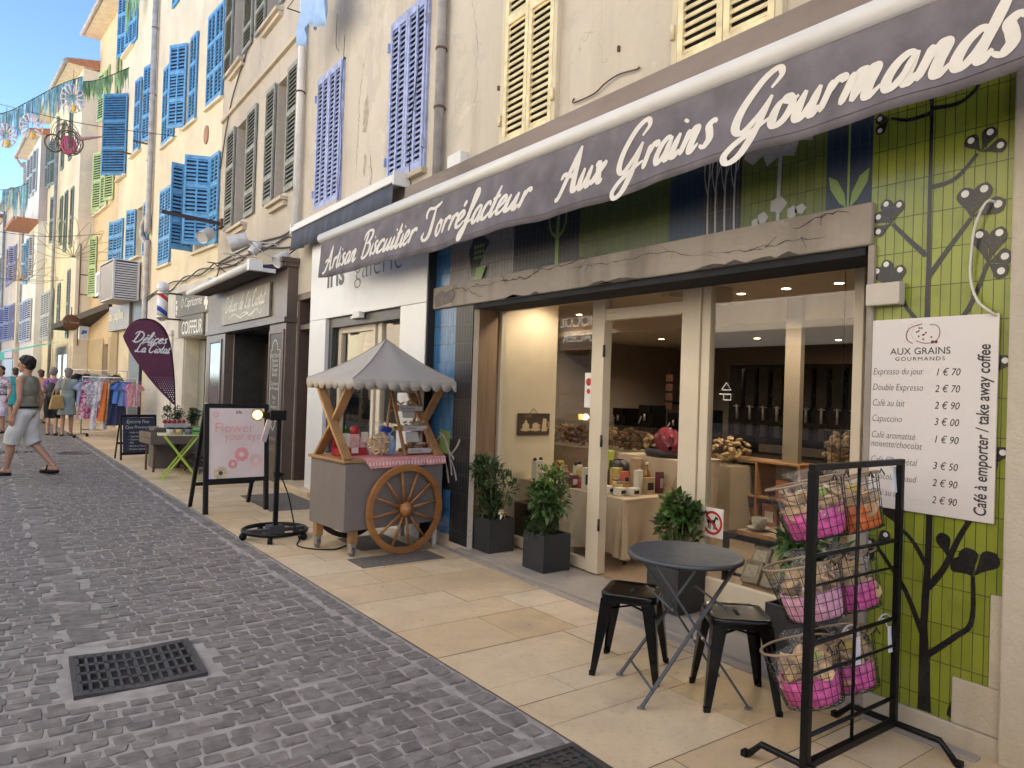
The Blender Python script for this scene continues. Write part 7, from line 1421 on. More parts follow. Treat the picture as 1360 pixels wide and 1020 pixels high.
rp = nn(nt, 'ShaderNodeValToRGB'); rp.color_ramp.interpolation = 'CONSTANT'; nt.links.new(fc.outputs[0], rp.inputs[0]); e_ = rp.color_ramp.elements
while len(e_) < 5: e_.new(.5)
for i, (pp, cc) in enumerate(((0, (.66, .66, .68)), (.18, (.5, .03, .03)), (.36, (.66, .66, .68)), (.58, (.03, .10, .45)), (.78, (.66, .66, .68)))): e_[i].position = pp; e_[i].color = (*cc, 1)
nt.links.new(rp.outputs[0], p_.inputs['Base Color']); p_.inputs['Roughness'].default_value = .2
MB().lathe([(.115, 2.98), (.115, 3.47)], 24).build('cylinder', m, bp); MB().lathe([(0, 2.86), (.06, 2.87), (.12, 2.93), (.125, 2.98), (.115, 2.98)], 24).lathe([(.115, 3.47), (.13, 3.48), (.12, 3.53), (.06, 3.56), (0, 3.56)], 24).build('cap', M_steel, bp); MB().ball((0, 0, 3.64), .135, 18).build('globe', mat('white globe', (.62, .64, .68), .25), bp); MB().box(.1, .5, -.02, .02, 3.49, 3.53).box(.1, .5, -.02, .02, 2.9, 2.94).build('bracket', M_sdark, bp)
M_lampw = mat('grey white lamp shell', (.55, .54, .52), .5, .15, 8)
def floodlight(x, y, z, r_, h, d, lab, arm):
    o = empty('spotlight', (x, y, z), 0, lab, 'spotlight', 'spotlights on brackets along the facade'); Mx = rot_to(d); MB().lathe([(0, -h / 2), (r_ * .85, -h / 2), (r_, h / 2), (r_ * .9, h / 2), (r_ * .85, h / 2 - .02), (0, h / 2 - .02)], 20, (0, 0, 0), Mx).build('housing', M_lampw, o, bevel=.004)
    MB().tube([(0, 0, 0), (.1, .0, .08), Vector(arm) - Vector((x, y, z))], .012, 6).build('arm', M_sdark, o)
floodlight(3.18, 15.1, 4.44, .13, .30, (-.6, -.5, -.5), 'spotlight hanging in front of the blue shutters, under the long dark pole', (3.56, 15.2, 4.7)); floodlight(3.20, 12.7, 3.95, .14, .32, (-.8, .3, -.35), 'large spotlight on a bracket above the chocolate shop awning', (3.56, 12.5, 3.8)); floodlight(3.30, 12.0, 3.75, .085, .22, (-.5, .1, -.8), 'smaller spotlight right of the large one above the chocolate shop', (3.56, 11.9, 3.85)); floodlight(3.35, 15.4, 3.5, .08, .26, (0, .2, -1), 'slim white spotlight pointing down between the hairdresser and chocolate shop', (3.56, 15.5, 3.9)); floodlight(3.36, 10.8, 3.42, .10, .24, (-.7, -.2, -.5), 'white lamp at the right end of the chocolate shop awning', (3.57, 10.8, 3.6))
o = empty('dark_pole', (0, 0, 0), 0, 'long dark pole sticking out over the street below the blue shutters', 'pole'); MB().bar((2.42, 15.5, 4.86), (3.58, 15.55, 4.80), .05, .07).build('pole', mat('dark steel', (.04, .03, .035), .5), o); MB().box(3.53, 3.58, 15.45, 15.65, 4.7, 4.9).build('bracket', M_rust, o)
for k, (y_, z_, x2, lb) in enumerate(((14.3, 3.78, 3.05, 'thin iron bracket left above the chocolate shop'), (12.9, 3.75, 3.0, 'thin iron bracket in the middle above the chocolate shop'), (11.7, 3.80, 2.95, 'thin iron bracket right above the chocolate shop'))):
    o = empty('wall_bracket', (0, 0, 0), 0, lb, 'bracket', 'iron brackets above the chocolate shop'); q = MB(); q.bar((x2, y_, z_), (3.575, y_, z_), .018); q.bar((x2 + .12, y_, z_ - .005), (3.575, y_, z_ - .28), .014); q.build('strut', M_lampw if k else M_rust, o)
A5 = Matrix.Translation((3.58, 15.8, 0)) @ Matrix.Rotation(R(5), 4, 'Z')
def on5(nm, y_, z_, lab, cat, out=0): p = A5 @ Vector((-out, y_, z_)); return empty(nm, p, R(5), lab, cat)
ac = on5('louvred_box', 7.2, 3.72, 'big pale louvred box around an air conditioner on the yellow house', 'air conditioner', .05); M_louv = mat('pale louvre', (.52, .52, .54), .5, .06, 5); q = MB()
x0, x1, y0, y1, h = -.66, .0, -.8, 1.0, 1.04
for a in ((x0, y0), (x0, y1 - .05), (x1 - .05, y0)): q.box(a[0], a[0] + .05, a[1], a[1] + .05, 0, h)
q.box(x0, x1, y0, y1, h, h + .03); q.box(x0, x1, y0, y1, -.03, 0)
for i in range(15): z_ = .05 + i * .066; q.obox(((x0 + x1) / 2, y0 + .02, z_), (x1 - x0 - .1, .006, .055), (R(-35), 0, 0)); q.obox((x0 + .02, (y0 + y1) / 2, z_), (.006, y1 - y0 - .1, .055), (0, R(-35), 0))
q.build('louvres', M_louv, ac); MB().box(x0 + .1, x1, y0 + .08, y1 - .08, .02, h - .02).build('unit', M_dark, ac)
ac = on5('air_conditioner', 9.3, 4.0, 'small white air conditioner unit beyond the louvred box', 'air conditioner', .1); MB().box(-.45, -.05, -.4, .4, 0, .75).build('casing', M_pvc, ac, bevel=.01); MB().box(-.455, -.45, -.3, .2, .1, .65).build('grille', mat('grille grey', (.3, .3, .3), .6), ac); MB().box(-.5, .1, -.4, -.36, -.04, 0).box(-.5, .1, .36, .4, -.04, 0).build('bracket', M_rust, ac)
fa = on5('shop_awning', 11.0, 3.6, 'dark narrow folded awning sticking out over the far shops', 'awning'); MB().add([(-.1, -1.0, .12), (-1.0, 3.6, -.45), (-1.0, 3.6, -.25), (-.1, -1.0, .32), (.05, -1.0, .12), (.05, 3.6, -.45), (.05, 3.6, -.25), (.05, -1, .32)], [(0, 1, 2, 3), (3, 2, 6, 7), (0, 4, 5, 1), (4, 7, 6, 5), (1, 5, 6, 2), (0, 3, 7, 4)]).build('fabric', mat('dark far awning', (.045, .032, .028), .7, .2), fa)
rs = empty('round_sign', (1.52, 24.2, 3.08), R(35), 'round brown wooden sign hanging under the dark far awning', 'sign'); MB().lathe([(0, -.02), (.27, -.02), (.27, .02), (0, .02)], 28, (0, 0, 0), Matrix(((1, 0, 0), (0, 0, -1), (0, .85, 0)))).build('disc', mat('brown sign', (.16, .07, .035), .6, .25, 8), rs); text_mb('La Taverne', .1, (0, -.022, -.02), (1, 0, 0), FV, .002, 'CENTER', shear=.2).build('lettering', mat('cream letters', (.6, .5, .35), .6), rs); MB().tube([(0, 0, .23), (0, 0, .45)], .012, 6).build('hanger', M_rust, rs)
bs = empty('post_sign', (1.86, 24.6, 2.82), R(35), 'small white sign with a blue mark beside the round wooden sign', 'sign'); MB().box(-.15, .15, -.03, .03, -.2, .2).build('panel', M_wl, bs, bevel=.01); q = MB(); q.prism([(-.1, -.05), (.1, 0), (.1, .08), (-.06, .08)], (0, -.03, 0), (1, 0, 0), FV, .002); q.build('mark', mat('sign blue', (.03, .12, .5), .5), bs)
far_aw = empty('shop_awning', (.55, 31.5, 2.35), R(8), 'turquoise and white awning at the far left end of the street', 'awning'); MB().add([(-.8, -1.5, -.1), (-.8, 1.5, -.1), (.9, 1.5, .4), (.9, -1.5, .4), (-.8, -1.5, -.35), (-.8, 1.5, -.35)], [(0, 3, 2, 1), (0, 1, 5, 4)]).build('fabric', mat('turquoise cloth', (.06, .42, .42), .8, .1), far_aw)
# ---------------------------------------------------------------- clothes racks
M_chrome = mat('chrome tube', (.5, .5, .5), .25, .1, metal=.9)
cr_ = empty('clothes_rail', (2.15, 20.3, 0), R(-38), 'chrome clothes rail on casters hung with summer clothes', 'clothes rail'); q = MB()
q.tube([(-.7, 0, .08), (-.7, 0, 1.52), (.7, 0, 1.52), (.7, 0, .08)], .016, 8); q.tube([(-.7, 0, .2), (.7, 0, .2)], .014, 8)
for x_ in (-.7, .7): q.tube([(x_, -.25, .08), (x_, .25, .08)], .016, 8)
q.build('frame', M_chrome, cr_)
for x_ in (-.7, .7):
    for y_ in (-.25, .25): MB().ball((x_, y_, .04), .04, 8).build('caster', M_rack, cr_)
CR = Matrix.Translation((2.15, 20.3, 0)) @ Matrix.Rotation(R(-38), 4, 'Z')
def garment(x, zt, h, w_, c, lab, shape='shirt', seed=0, stripes=None, mtx=CR, turn=0):
    o = bpy.data.objects.new('hanging_garment', None); link(o); o.empty_display_size = .1; o.matrix_world = mtx @ Matrix.Translation((x, 0, zt)) @ Matrix.Rotation(R(70 + turn), 4, 'Z'); tag(o, lab, 'garment', 'clothes on the rails')
    MB().tube([(-.17, 0, -.06), (0, 0, .0), (.17, 0, -.06)], .006, 5).tube([(0, 0, 0), (0, 0, .05), (.02, 0, .06)], .004, 5).build('hanger', M_chrome, o)
    rr = random.Random(seed); ph = rr.uniform(0, 6); n, mrow = 14, 12; q = MB()
    for sd in (-1, 1):
        b0 = len(q.v)
        for j in range(mrow + 1):
            t = j / mrow
            if shape == 'shirt': ww = w_ * (.75 if t > .25 else .75 + .5 * math.sin(t / .25 * 1.57)) * (1 + .1 * t)
            elif shape == 'dress': ww = w_ * (.7 + .5 * t)
            else: ww = w_ * .8
            for i in range(n + 1):
                u = i / n * 2 - 1; f_ = .03 * t * math.sin(u * 6 + ph) + .015 * math.sin(u * 11 + ph * 2 + t * 3); zz_ = -.05 - h * t - .12 * abs(u) * (1 - t) * .5
                if shape == 'trousers' and t > .35: zz_ = zz_; ww2 = ww; xx = u * ww2 + (.03 if u > 0 else -.03) * (t - .35) * 2
                else: xx = u * ww
                q.v.append((xx, sd * (.035 + .02 * math.sin(ph + u * 3)) * math.sqrt(max(0, 1 - u * u * .9)) + f_, zz_))
        for j in range(mrow):
            for i in range(n):
                a = b0 + j * (n + 1) + i
                if shape == 'trousers' and j > 4 and i in (n // 2 - 1, n // 2): continue
                q.f.append([a, a + 1, a + n + 2, a + n + 1] if sd < 0 else [a, a + n + 1, a + n + 2, a + 1]); q.m.append(0); q.s.append(True)
    q.build('cloth', c, o)
def printed(name, c1, c2, sc):
    m, nt, p = newmat(name); f = noise(nt, coords(nt), sc, 3, .5, 1.0); nt.links.new(ramp(nt, f, [(.47, c1), (.53, c2)]), p.inputs['Base Color']); p.inputs['Roughness'].default_value = .9; return m
Gs = [(-.62, .62, .26, mat('pale blue cloth', (.45, .52, .68), .9, .15, 8), 'pale blue shirt at the left end of the clothes rail', 'shirt'), (-.52, .95, .22, printed('magenta print', (.40, .04, .18), (.6, .45, .5), 12), 'magenta and pink printed dress near the left end of the rail', 'dress'), (-.30, .62, .30, printed('white print', (.62, .62, .68), (.30, .32, .42), 16), 'white patterned blouse in the middle of the rail', 'shirt'), (-.26, 1.22, .20, printed('white print 2', (.64, .63, .68), (.4, .4, .5), 9), 'long white patterned trousers hanging lowest on the rail', 'trousers'), (-.05, 1.0, .2, mat('orange cloth', (.68, .20, .05), .9, .15, 8), 'long orange dress on the clothes rail', 'dress'), (.06, 1.05, .2, printed('beige print', (.6, .42, .25), (.55, .3, .14), 10), 'beige and tan dress beside the orange dress', 'dress'), (.20, 1.1, .2, mat('navy cloth', (.03, .04, .10), .9, .15, 8), 'long navy dress on the clothes rail', 'dress'), (.30, .55, .24, mat('cobalt cloth', (.08, .18, .55), .9, .15, 8), 'cobalt blue shirt on the clothes rail', 'shirt'), (.42, .60, .22, mat('denim cloth', (.14, .24, .48), .9, .15, 8), 'denim blue shirt right of the cobalt shirt', 'shirt'), (.52, .62, .2, mat('violet cloth', (.2, .16, .45), .9, .15, 8), 'violet shirt near the right end of the rail', 'shirt'), (.62, .62, .2, printed('pink print', (.6, .22, .3), (.6, .4, .4), 12), 'pink printed top at the right end of the rail', 'shirt')]
for i, (x_, h_, w_, m_, lb, sh) in enumerate(Gs): garment(x_, 1.48, h_, w_, m_, lb, sh, i, turn=rnd.uniform(-25, 10) - (35 if i in (2, 3) else 0))
cr2 = empty('clothes_rail', (1.95, 21.6, 0), R(-20), 'second clothes rail of dark garments behind the first rail', 'clothes rail'); q = MB(); q.tube([(-.55, 0, .08), (-.55, 0, 1.70), (.75, 0, 1.70), (.75, 0, .08)], .016, 8); q.tube([(-.55, -.2, .05), (-.55, .2, .05)], .016, 8); q.tube([(.75, -.2, .05), (.75, .2, .05)], .016, 8); q.build('frame', M_chrome, cr2)
CR2 = Matrix.Translation((1.95, 21.6, 0)) @ Matrix.Rotation(R(-20), 4, 'Z')
for i, (x_, c_, lb) in enumerate(((-.4, (.03, .03, .05), 'black shirt left on the second clothes rail'), (-.2, (.05, .07, .12), 'dark navy shirt on the second clothes rail'), (.0, (.35, .4, .5), 'grey blue shirt in the middle of the second rail'), (.25, (.6, .6, .62), 'white shirt on the second clothes rail'), (.5, (.12, .1, .1), 'charcoal shirt at the right of the second rail'))): garment(x_, 1.66, .75, .26, mat('rail cloth %d' % i, c_, .9, .15, 8), lb, 'shirt', 40 + i, mtx=CR2)
# ---------------------------------------------------------------- street decorations
M_cyan = mat('cyan ribbon', (.38, .66, .72), .5, .25, 6, island=.3); M_gribbon = mat('green ribbon', (.35, .55, .26), .5, .25, 6, island=.3); M_pinkr = mat('pink ribbon', (.68, .58, .62), .5, .15); M_yelr = mat('yellow paper', (.65, .45, .08), .5); M_wirec = mat('wire dark', (.03, .028, .03), .5); M_wireo = mat('wire ochre', (.45, .30, .10), .5); M_wireg = mat('wire green gold', (.30, .30, .10), .5)
def garland(P, drop_, m, seed, lab, dens=40):
    o = empty('ribbon_garland', (0, 0, 0), 0, lab, 'garland'); pts = catmull(P, 12); MB().tube(pts, .012, 5).build('cord', M_wirec, o); rr = random.Random(seed); q = MB(); L = len(pts)
    for i in range(int(dens * L / 10)):
        t = rr.random() * (L - 1); k = int(t); p = pts[k].lerp(pts[min(L - 1, k + 1)], t - k); ln = drop_ * rr.uniform(.35, 1.1); w_ = rr.uniform(.012, .035); a = rr.uniform(0, 3.14); dx, dy = math.cos(a) * w_, math.sin(a) * w_; sw = rr.uniform(-.06, .06)
        q.add([(p.x - dx, p.y - dy, p.z), (p.x + dx, p.y + dy, p.z), (p.x + dx + sw * .5, p.y + dy, p.z - ln * .6), (p.x + sw, p.y, p.z - ln), (p.x - dx + sw * .5, p.y - dy, p.z - ln * .6)], [(0, 1, 2, 3, 4)])
    q.build('fringe', m, o); return o
garland([(-1.5, 22, 7.55), (-.3, 22, 8.05), (.26, 22, 8.50), (.9, 22, 9.10), (1.42, 22, 9.48)], .95, M_cyan, 1, 'cyan ribbon fringe garland strung across the street against the sky'); garland([(1.42, 22.2, 9.4), (1.9, 22.6, 9.75), (2.6, 22.8, 10.35)], .6, M_gribbon, 2, 'green ribbon garland tied to the orange house'); garland([(-1.5, 30, 7.6), (-.2, 30, 7.85), (.46, 30, 8.2)], 1.1, M_cyan, 3, 'farther cyan ribbon garland low at the left edge'); garland([(2.5, 23, 12.6), (2.75, 22.6, 13.3), (2.95, 22.3, 14.2)], 1.3, M_gribbon, 4, 'green ribbon bunch high in front of the yellow house')
def disc_flower(x, y, z, r_, lab):
    o = empty('paper_flower', (x, y, z), 0, lab, 'decoration', 'paper flowers on the garland'); q = MB(); 
    for k in range(13): t = 6.283 * k / 13; d = Vector((math.cos(t), -.15, math.sin(t) * 1.35)); q.tube([d * r_ * .3, d * r_], [.015, .03], 6)
    q.tube([(r_ * math.cos(6.283 * k / 24), -.02, 1.35 * r_ * math.sin(6.283 * k / 24)) for k in range(24)], .012, 5, True); q.build('petals', M_pinkr, o); MB().ball((.03, -.05, -r_ * .95), (.06, .05, .10), 10).build('yellow_heart', M_yelr, o); MB().tube([(0, 0, r_), (0, 0, r_ + .5)], .006, 4).build('thread', M_wirec, o)
disc_flower(1.22, 21.9, 8.8, .27, 'large pale pink paper flower highest on the cyan garland'); disc_flower(.35, 21.9, 7.85, .24, 'pale pink paper flower in the middle of the cyan garland'); disc_flower(-.17, 21.9, 7.5, .22, 'pale pink paper flower at the left end of the cyan garland')
bf = empty('wire_butterfly', (.95, 19, 6.85), 0, 'big wire butterfly ornament with a pink heart hanging over the street', 'decoration'); q = MB(); rr_ = random.Random(4)
for k in range(22):
    a = rr_.uniform(0, 3.14); b2 = rr_.uniform(-.6, .6); cx, cz, r_ = (rr_.choice([(-.22, -.1, .24), (.0, .12, .30), (.08, 0, .27), (.15, -.05, .22)])); r_ *= rr_.uniform(.7, 1.1)
    q.tube([(cx + r_ * math.cos(t) * math.cos(a), r_ * .6 * math.sin(a) * math.cos(t), cz + r_ * math.sin(t) * (1 - .2 * b2)) for t in [6.283 * i / 20 for i in range(20)]], .0075, 4, True)
q.build('wires', mat('wire bronze', (.10, .075, .045), .5), bf); q = MB()
for k in range(9): a = 6.283 * k / 9; q.tube([(.06 + .15 * math.cos(t) * math.cos(a), .1 * math.sin(a) * math.cos(t), -.08 + .2 * math.sin(t)) for t in [6.283 * i / 14 for i in range(14)]], .016, 5, True)
q.build('heart', mat('pink tinsel', (.60, .12, .25), .4), bf); q = MB(); q.tube([(.25, 0, .1), (.75, 0, .28)], [.05, .012], 6); q.build('antenna', mat('pink grey wire', (.42, .25, .26), .5), bf); MB().tube([(0, 0, .3), (.0, 0, .48)], .006, 4).build('thread', M_wirec, bf)
def petal_ornament(x, y, z, s_, m, lab):
    o = empty('wire_leaf_ornament', (x, y, z), 0, lab, 'decoration', 'wire leaf ornaments'); q = MB()
    for k in range(9):
        a = R(-80 + 20 * k); P = [(0, 0), (.12, .35), (.10, .7), (0, 1.0), (-.10, .7), (-.12, .35), (0, 0)]; q.tube(catmull([(s_ * (math.sin(a) * v_ + math.cos(a) * u), 0, s_ * (math.cos(a) * v_ - math.sin(a) * u)) for u, v_ in P], 4), .007, 4)
    q.build('wires', m, o); return o
petal_ornament(1.5, 24, 4.95, 1.15, M_wireg, 'green gold wire leaf ornament in front of the pale yellow house'); petal_ornament(.3, 24.5, 4.2, .9, M_wireo, 'ochre wire leaf ornament at the left edge of the street'); petal_ornament(2.75, 22, 13.6, .9, M_cyan, 'cyan wire ornament high on the yellow house')
for k, (P, lb) in enumerate((([(-2, 24, 5.5), (.5, 24, 5.42), (2.2, 24, 5.73)], 'thin wire across the street holding the leaf ornaments'), ([(-2, 30, 4.9), (.3, 30, 4.78), (1.6, 30, 4.95)], 'lower thin wire across the far street'), ([(-2, 19, 7.5), (.95, 19, 7.32), (3.25, 19, 7.5)], 'thin wire from which the wire butterfly hangs'))):
    o = MB().tube(catmull(P, 10), .008, 4).build('overhead_wire', M_wirec); tag(o, lb, 'wire')
# ---------------------------------------------------------------- people
M_skin = mat('skin tan', (.42, .23, .15), .55, .1, 8); M_skin2 = mat('skin light', (.50, .30, .21), .55, .1, 8)
def limb(b, P, rs, n=12):
    P = [Vector(p) for p in P]; b.tube(P, rs, n)
    for p, r_ in zip(P, rs): b.ball(p, r_, 12)
def remesh(b, name, m, parent, vox, smooth=4, noise_amp=0, seed=0):
    o = b.build(name, m, None); md = o.modifiers.new('r', 'REMESH'); md.mode = 'VOXEL'; md.voxel_size = vox; md.use_smooth_shade = True
    sm = o.modifiers.new('s', 'SMOOTH'); sm.factor = .5; sm.iterations = smooth
    dg = bpy.context.evaluated_depsgraph_get(); me = bpy.data.meshes.new_from_object(o.evaluated_get(dg)); bpy.data.objects.remove(o)
    if noise_amp:
        rr = random.Random(seed); ph = [rr.uniform(0, 6) for _ in range(6)]
        for v in me.vertices:
            x, y, z = v.co; f = math.sin(z * 23 + 4 * math.sin(x * 9 + ph[0]) + ph[1]) * .6 + math.sin(x * 31 + z * 17 + ph[2]) * .4 + math.sin(y * 27 - z * 13 + ph[3]) * .4
            v.co += v.normal * f * noise_amp
    me.name = name; n2 = bpy.data.objects.new(name, me); link(n2, parent)
    me.materials.clear(); me.materials.append(m); me.polygons.foreach_set('use_smooth', [True] * len(me.polygons)); return n2
def person(lab, loc, rz, H, hipw, skin, hair, top, bottom, legs, arms, hairstyle='short', sleeve=0, bot='shorts', lean=0, headturn=0, shoe=None, vox=.012, female=False, group=None):
    """legs/arms: per side (knee, ankle) and (elbow, wrist) points in a 1.80 m body facing +Y"""
    o = empty('person', loc, rz, lab, 'person', group); k = H / 1.8; o.scale = (k, k, k)
    b = MB(); sh = .185 if not female else .17
    pel = Vector((0, 0, .96)); ch = Vector((0, lean * .5, 1.33)); nk = Vector((0, lean, 1.52)); hd = Vector((0, lean + .02, 1.67))
    b.ball(pel, (.155, .115, .13), 16); b.ball((0, lean * .25, 1.12), (.145, .105, .16), 16); b.ball(ch, (.175, .12, .19), 16); b.ball((0, lean * .8, 1.43), (.16, .095, .08), 14)
    limb(b, [nk - Vector((0, 0, .06)), hd - Vector((0, .015, .05))], [.062, .052])
    Rh = Matrix.Rotation(R(headturn), 3, 'Z')
    b.ball(hd + Vector((0, 0, .03)), (.078, .098, .105), 18, 0, Rh); b.ball(hd + Rh @ Vector((0, .035, -.05)), (.056, .062, .062), 14, 0, Rh)          # skull, jaw
    b.ball(hd + Rh @ Vector((0, .104, -.012)), (.014, .022, .026), 8, 0, Rh); b.ball(hd + Rh @ Vector((0, .09, -.062)), (.024, .014, .012), 8, 0, Rh); b.ball(hd + Rh @ Vector((0, .09, .03)), (.05, .016, .014), 8, 0, Rh); b.ball(hd + Rh @ Vector((0, .075, -.095)), (.024, .02, .02), 8)
    for s_ in (-1, 1): b.ball(hd + Rh @ Vector((s_ * .08, -.005, -.005)), (.012, .022, .034), 8, 0, Rh)
    for s_, (kn, an) in zip((-1, 1), legs):
        hip = Vector((s_ * .09, 0, .93)); kn, an = Vector(kn), Vector(an)
        limb(b, [hip, hip.lerp(kn, .5) + Vector((0, .01, 0)), kn, kn.lerp(an, .35) + Vector((0, -.015, 0)), an], [.098, .08, .058, .056, .038])
        toe = an + Vector((s_ * .02, .17, -.05 - max(0, an.z - .1) * .25)); limb(b, [an + Vector((0, -.04, -.045)), an + Vector((0, .06, -.04)), toe], [.035, .036, .028])
    for s_, (el, wr) in zip((-1, 1), arms):
        shd = Vector((s_ * sh, lean * .8, 1.44)); el, wr = Vector(el), Vector(wr); limb(b, [Vector((s_ * .10, lean * .8, 1.44)), shd, shd.lerp(el, .5), el, el.lerp(wr, .4), wr], [.06, .058, .046, .038, .038, .026])
        d = (wr - el).normalized(); sd = Vector((0, 1, 0)); sd = (sd - d * sd.dot(d)).normalized(); nrm = d.cross(sd); pc = wr + d * .05
        b.obox(wr + d * .05, (.085, .026, .09), M=Matrix((sd, nrm, d)).transposed()); b.ball(pc, (.024, .02, .05), 8)
        for f_, (off, ln) in enumerate(((.034, .065), (.012, .078), (-.012, .074), (-.034, .058))):
            p0 = wr + d * .088 + sd * off; p1 = p0 + d * ln * .55 + nrm * .012 * -s_; p2 = p0 + d * ln * .9 + nrm * .035 * -s_; limb(b, [p0, p1, p2], [.0105, .0095, .008], 8)
        t0 = wr + d * .03 + sd * .04; limb(b, [t0, t0 + d * .035 + sd * .022, t0 + d * .065 + sd * .02], [.013, .011, .009], 8)
    remesh(b, 'body', skin, o, vox, 3)
    q = MB()                                                                       # eyes
    for s_ in (-1, 1): q.ball(hd + Rh @ Vector((s_ * .03, .094, .008)), (.011, .006, .007), 8)
    q.build('eyes', M_dark, o)
    h = MB(); rr = random.Random(hash(lab) % 1000 if False else len(lab))           # hair
    h.ball(hd + Rh @ Vector((0, -.018, .055)), (.088, .10, .088), 16); h.ball(hd + Rh @ Vector((0, -.05, .0)), (.08, .07, .08), 14)
    nl = {'short': 60, 'curly': 150, 'bob': 70}[hairstyle]
    for i in range(nl):
        v = Vector((rr.gauss(0, 1), rr.gauss(-.25, 1), rr.gauss(.5, .8))).normalized()
        if v.y > .55 and v.z < .35: continue
        if v.z < -.35: continue
        h.ball(hd + Rh @ Vector((v.x * .085, v.y * .095 - .012, .045 + v.z * .09)), rr.uniform(.014, .024) * (1.5 if hairstyle == 'curly' and v.z > .3 else 1), 7)
    if hairstyle == 'bob': h.ball(hd + Rh @ Vector((0, -.06, -.06)), (.082, .055, .07), 14)
    remesh(h, 'hair', hair, o, .009, 1, .010 if hairstyle == 'curly' else .006, 3)
    t = MB(); e = .014                                                              # top
    t.ball((0, 0, 1.02), (.155 + e, .115 + e, .10), 16); t.ball((0, lean * .25, 1.12), (.158, .12, .17), 16); t.ball(ch, (.178 + e, .122 + e, .19), 16); t.ball((0, lean * .8, 1.44), (.155, .10, .08), 14)
    if bot == 'dress':
        zb_ = .55; t.tube([(0, 0, 1.1), (0, -.005, .85), (0, -.01, zb_)], [.155, .185, .225], 20)
    for s_, (el, wr) in zip((-1, 1), arms):
        shd = Vector((s_ * sh, lean * .8, 1.44)); el = Vector(el); limb(t, [Vector((s_ * .09, lean * .8, 1.45)), Vector((s_ * .15, lean * .8, 1.45))], [.065, .062])
        if sleeve: limb(t, [shd, shd.lerp(el, sleeve * .6), shd.lerp(el, sleeve)], [.07, .066, .068])
    cut = remesh(t, 'shirt' if bot != 'dress' else 'dress', top, o, vox, 3, .009, 7)
    if bottom is not None:
        s2_ = MB(); s2_.ball((0, 0, .965), (.168, .13, .10), 16)
        for s_, (kn, an) in zip((-1, 1), legs):
            hip = Vector((s_ * .085, 0, .93)); kn, an = Vector(kn), Vector(an); ed = kn.lerp(an, .12) if bot == 'shorts' else an.lerp(kn, .12); P = [hip, hip.lerp(kn, .5), kn.lerp(hip, .05), ed] ; s2_.tube(P, [.115, .118, .112, .112] if bot == 'shorts' else [.11, .1, .08, .07], 16); s2_.ball(hip, .118, 14)
        remesh(s2_, 'shorts' if bot == 'shorts' else 'trousers', bottom, o, vox, 2, .010, 9)
        MB().lathe([(.170, -.014), (.176, -.014), (.176, .014), (.170, .014)], 28, (0, 0, 1.035), Matrix(((1, 0, 0), (0, .78, 0), (0, 0, 1)))).build('belt', M_blackw, o)
    for s_, (kn, an) in zip((-1, 1), legs):
        an = Vector(an); q = MB(); toe = an + Vector((s_ * .02, .17, -.05 - max(0, an.z - .1) * .25)); heel = an + Vector((0, -.06, -.07)); q.tube([heel + Vector((0, 0, -.012)), (heel + toe) / 2 + Vector((0, .02, -.02)), toe + Vector((0, .035, -.028))], [.036, .044, .034], 10)
        q.v = [(x, y, min(z, an.z - .062)) for x, y, z in q.v]; q.tube([an + Vector((-.045, .09, -.06)), an + Vector((0, .10, .005)), an + Vector((.045, .09, -.06))], .014, 6); q.build('shoe', shoe or M_blackw, o)
    return o
M_hair = mat('dark curly hair', (.012, .009, .008), .7, .3, 40, .6, 90); M_hairg = mat('grey hair', (.16, .15, .145), .7, .3, 40, .5, 90); M_hairb = mat('brown hair', (.05, .03, .02), .7, .3, 40, .5, 90)
M_olive = mat('olive grey cloth', (.225, .215, .165), .9, .08, 6, .2, 160); M_white = mat('off white denim', (.60, .585, .55), .85, .06, 6, .2, 160)
# walking man: faces left across the street, left leg ahead
person('young man with dark curly hair in an olive sleeveless top and white shorts, walking', (.30, 13.1, .01), R(58), 1.80, .09, M_skin, M_hair, M_olive, M_white,
       [((-.10, .16, .52), (-.11, .21, .10)), ((.10, -.02, .50), (.11, -.36, .13))], [((-.235, -.02, 1.15), (-.235, .06, .90)), ((.24, -.06, 1.15), (.24, .0, .90))], 'curly', 0, 'shorts', .02, 10, vox=.010)
W0 = [((-.09, .05, .5), (-.09, .0, .09)), ((.09, .02, .5), (.09, -.12, .10))]; AR = [((-.24, -.02, 1.16), (-.24, .10, .95)), ((.24, .0, 1.15), (.23, .08, .9))]
person('older woman in a purple top and black skirt, walking away beside her companion', (1.02, 21.6, .01), R(-8), 1.72, .09, M_skin2, M_hairg, mat('purple cloth', (.26, .13, .30), .9, .1), mat('black cloth', (.014, .014, .018), .9), W0, AR, 'short', .5, 'shorts', .03, -10, female=True)
wb = person('older woman in a grey blue dress with a straw shoulder bag, walking away', (1.32, 21.3, .01), R(-5), 1.72, .09, M_skin, M_hairg, mat('grey blue linen', (.22, .27, .27), .9, .1, 6), None, [((-.09, .0, .5), (-.09, -.1, .09)), ((.1, .06, .5), (.1, .04, .09))], AR, 'bob', .7, 'dress', .03, 0, female=True)
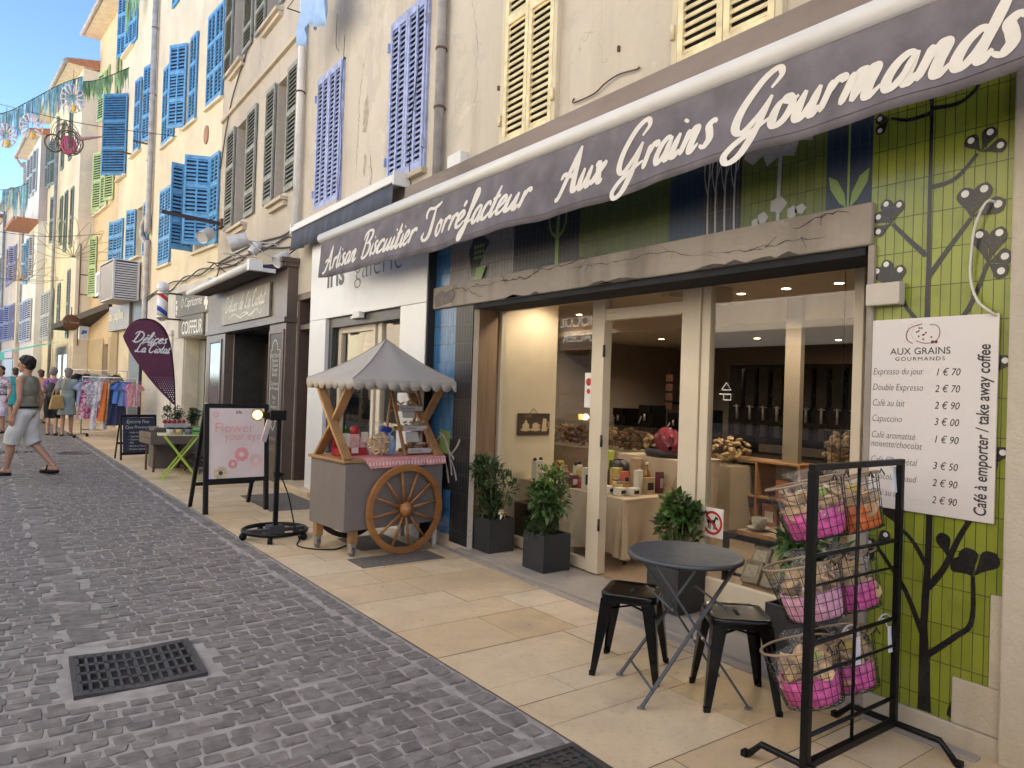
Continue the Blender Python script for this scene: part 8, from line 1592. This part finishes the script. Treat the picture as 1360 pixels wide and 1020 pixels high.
o = empty('shoulder_bag', (1.08, 21.1, .68), R(10), 'straw tan shoulder bag carried by the woman in the grey blue dress', 'bag'); q = MB(); q.prism([(-.17, 0), (.17, 0), (.12, .36), (-.10, .36)], (0, .06, 0), (1, 0, 0), FV, .12); q.build('pouch', mat('straw', (.36, .24, .09), .85, .2, 30, .4, 80), o, bevel=.03); MB().tube(catmull([(-.1, 0, .36), (.05, .05, .78), (.18, .05, .78), (.10, 0, .36)], 6), .012, 6).build('strap', M_kraft, o)
o = empty('backpack', (.98, 21.42, .93), R(-8), 'black backpack worn by the woman in the purple top', 'backpack'); q = MB(); q.ball((0, 0, .18), (.14, .09, .24), 14); q.ball((0, -.06, .08), (.1, .05, .12), 12); q.build('pack', mat('black nylon', (.012, .012, .016), .6, .1), o); MB().tube(catmull([(-.1, .05, .38), (-.1, .2, .5), (-.11, .24, .35)], 5), .016, 6).tube(catmull([(.1, .05, .38), (.1, .2, .5), (.11, .24, .35)], 5), .016, 6).build('strap', M_sdark, o)
person('dark haired girl in a white printed tee and pale shorts at the left edge', (-.07, 22.5, .01), R(150), 1.72, .09, M_skin, M_hair, printed('lilac tee', (.56, .53, .64), (.3, .25, .3), 9), mat('pale lilac cloth', (.52, .5, .62), .9), W0, AR, 'bob', .55, 'shorts', .02, 0, female=True)
person('person in a long turquoise dress farther up the street', (.28, 27.6, .01), R(10), 1.72, .09, M_skin2, M_hairb, mat('turquoise dress cloth', (.02, .26, .32), .9, .1), None, W0, AR, 'bob', .4, 'dress', .02, 0, female=True)
person('distant person in a white shirt behind the walking man', (.62, 26.2, .01), R(170), 1.76, .09, M_skin2, M_hairb, M_white, mat('beige cloth', (.4, .33, .24), .9), W0, AR, 'short', .6, 'trousers', .02, 0)
person('distant person in an orange top among the far shoppers', (.95, 27.0, .01), R(20), 1.68, .09, M_skin, M_hairb, mat('apricot cloth', (.6, .36, .16), .9, .1), mat('cream cloth', (.55, .5, .4), .9), W0, AR, 'bob', .6, 'trousers', .02, 0, female=True)
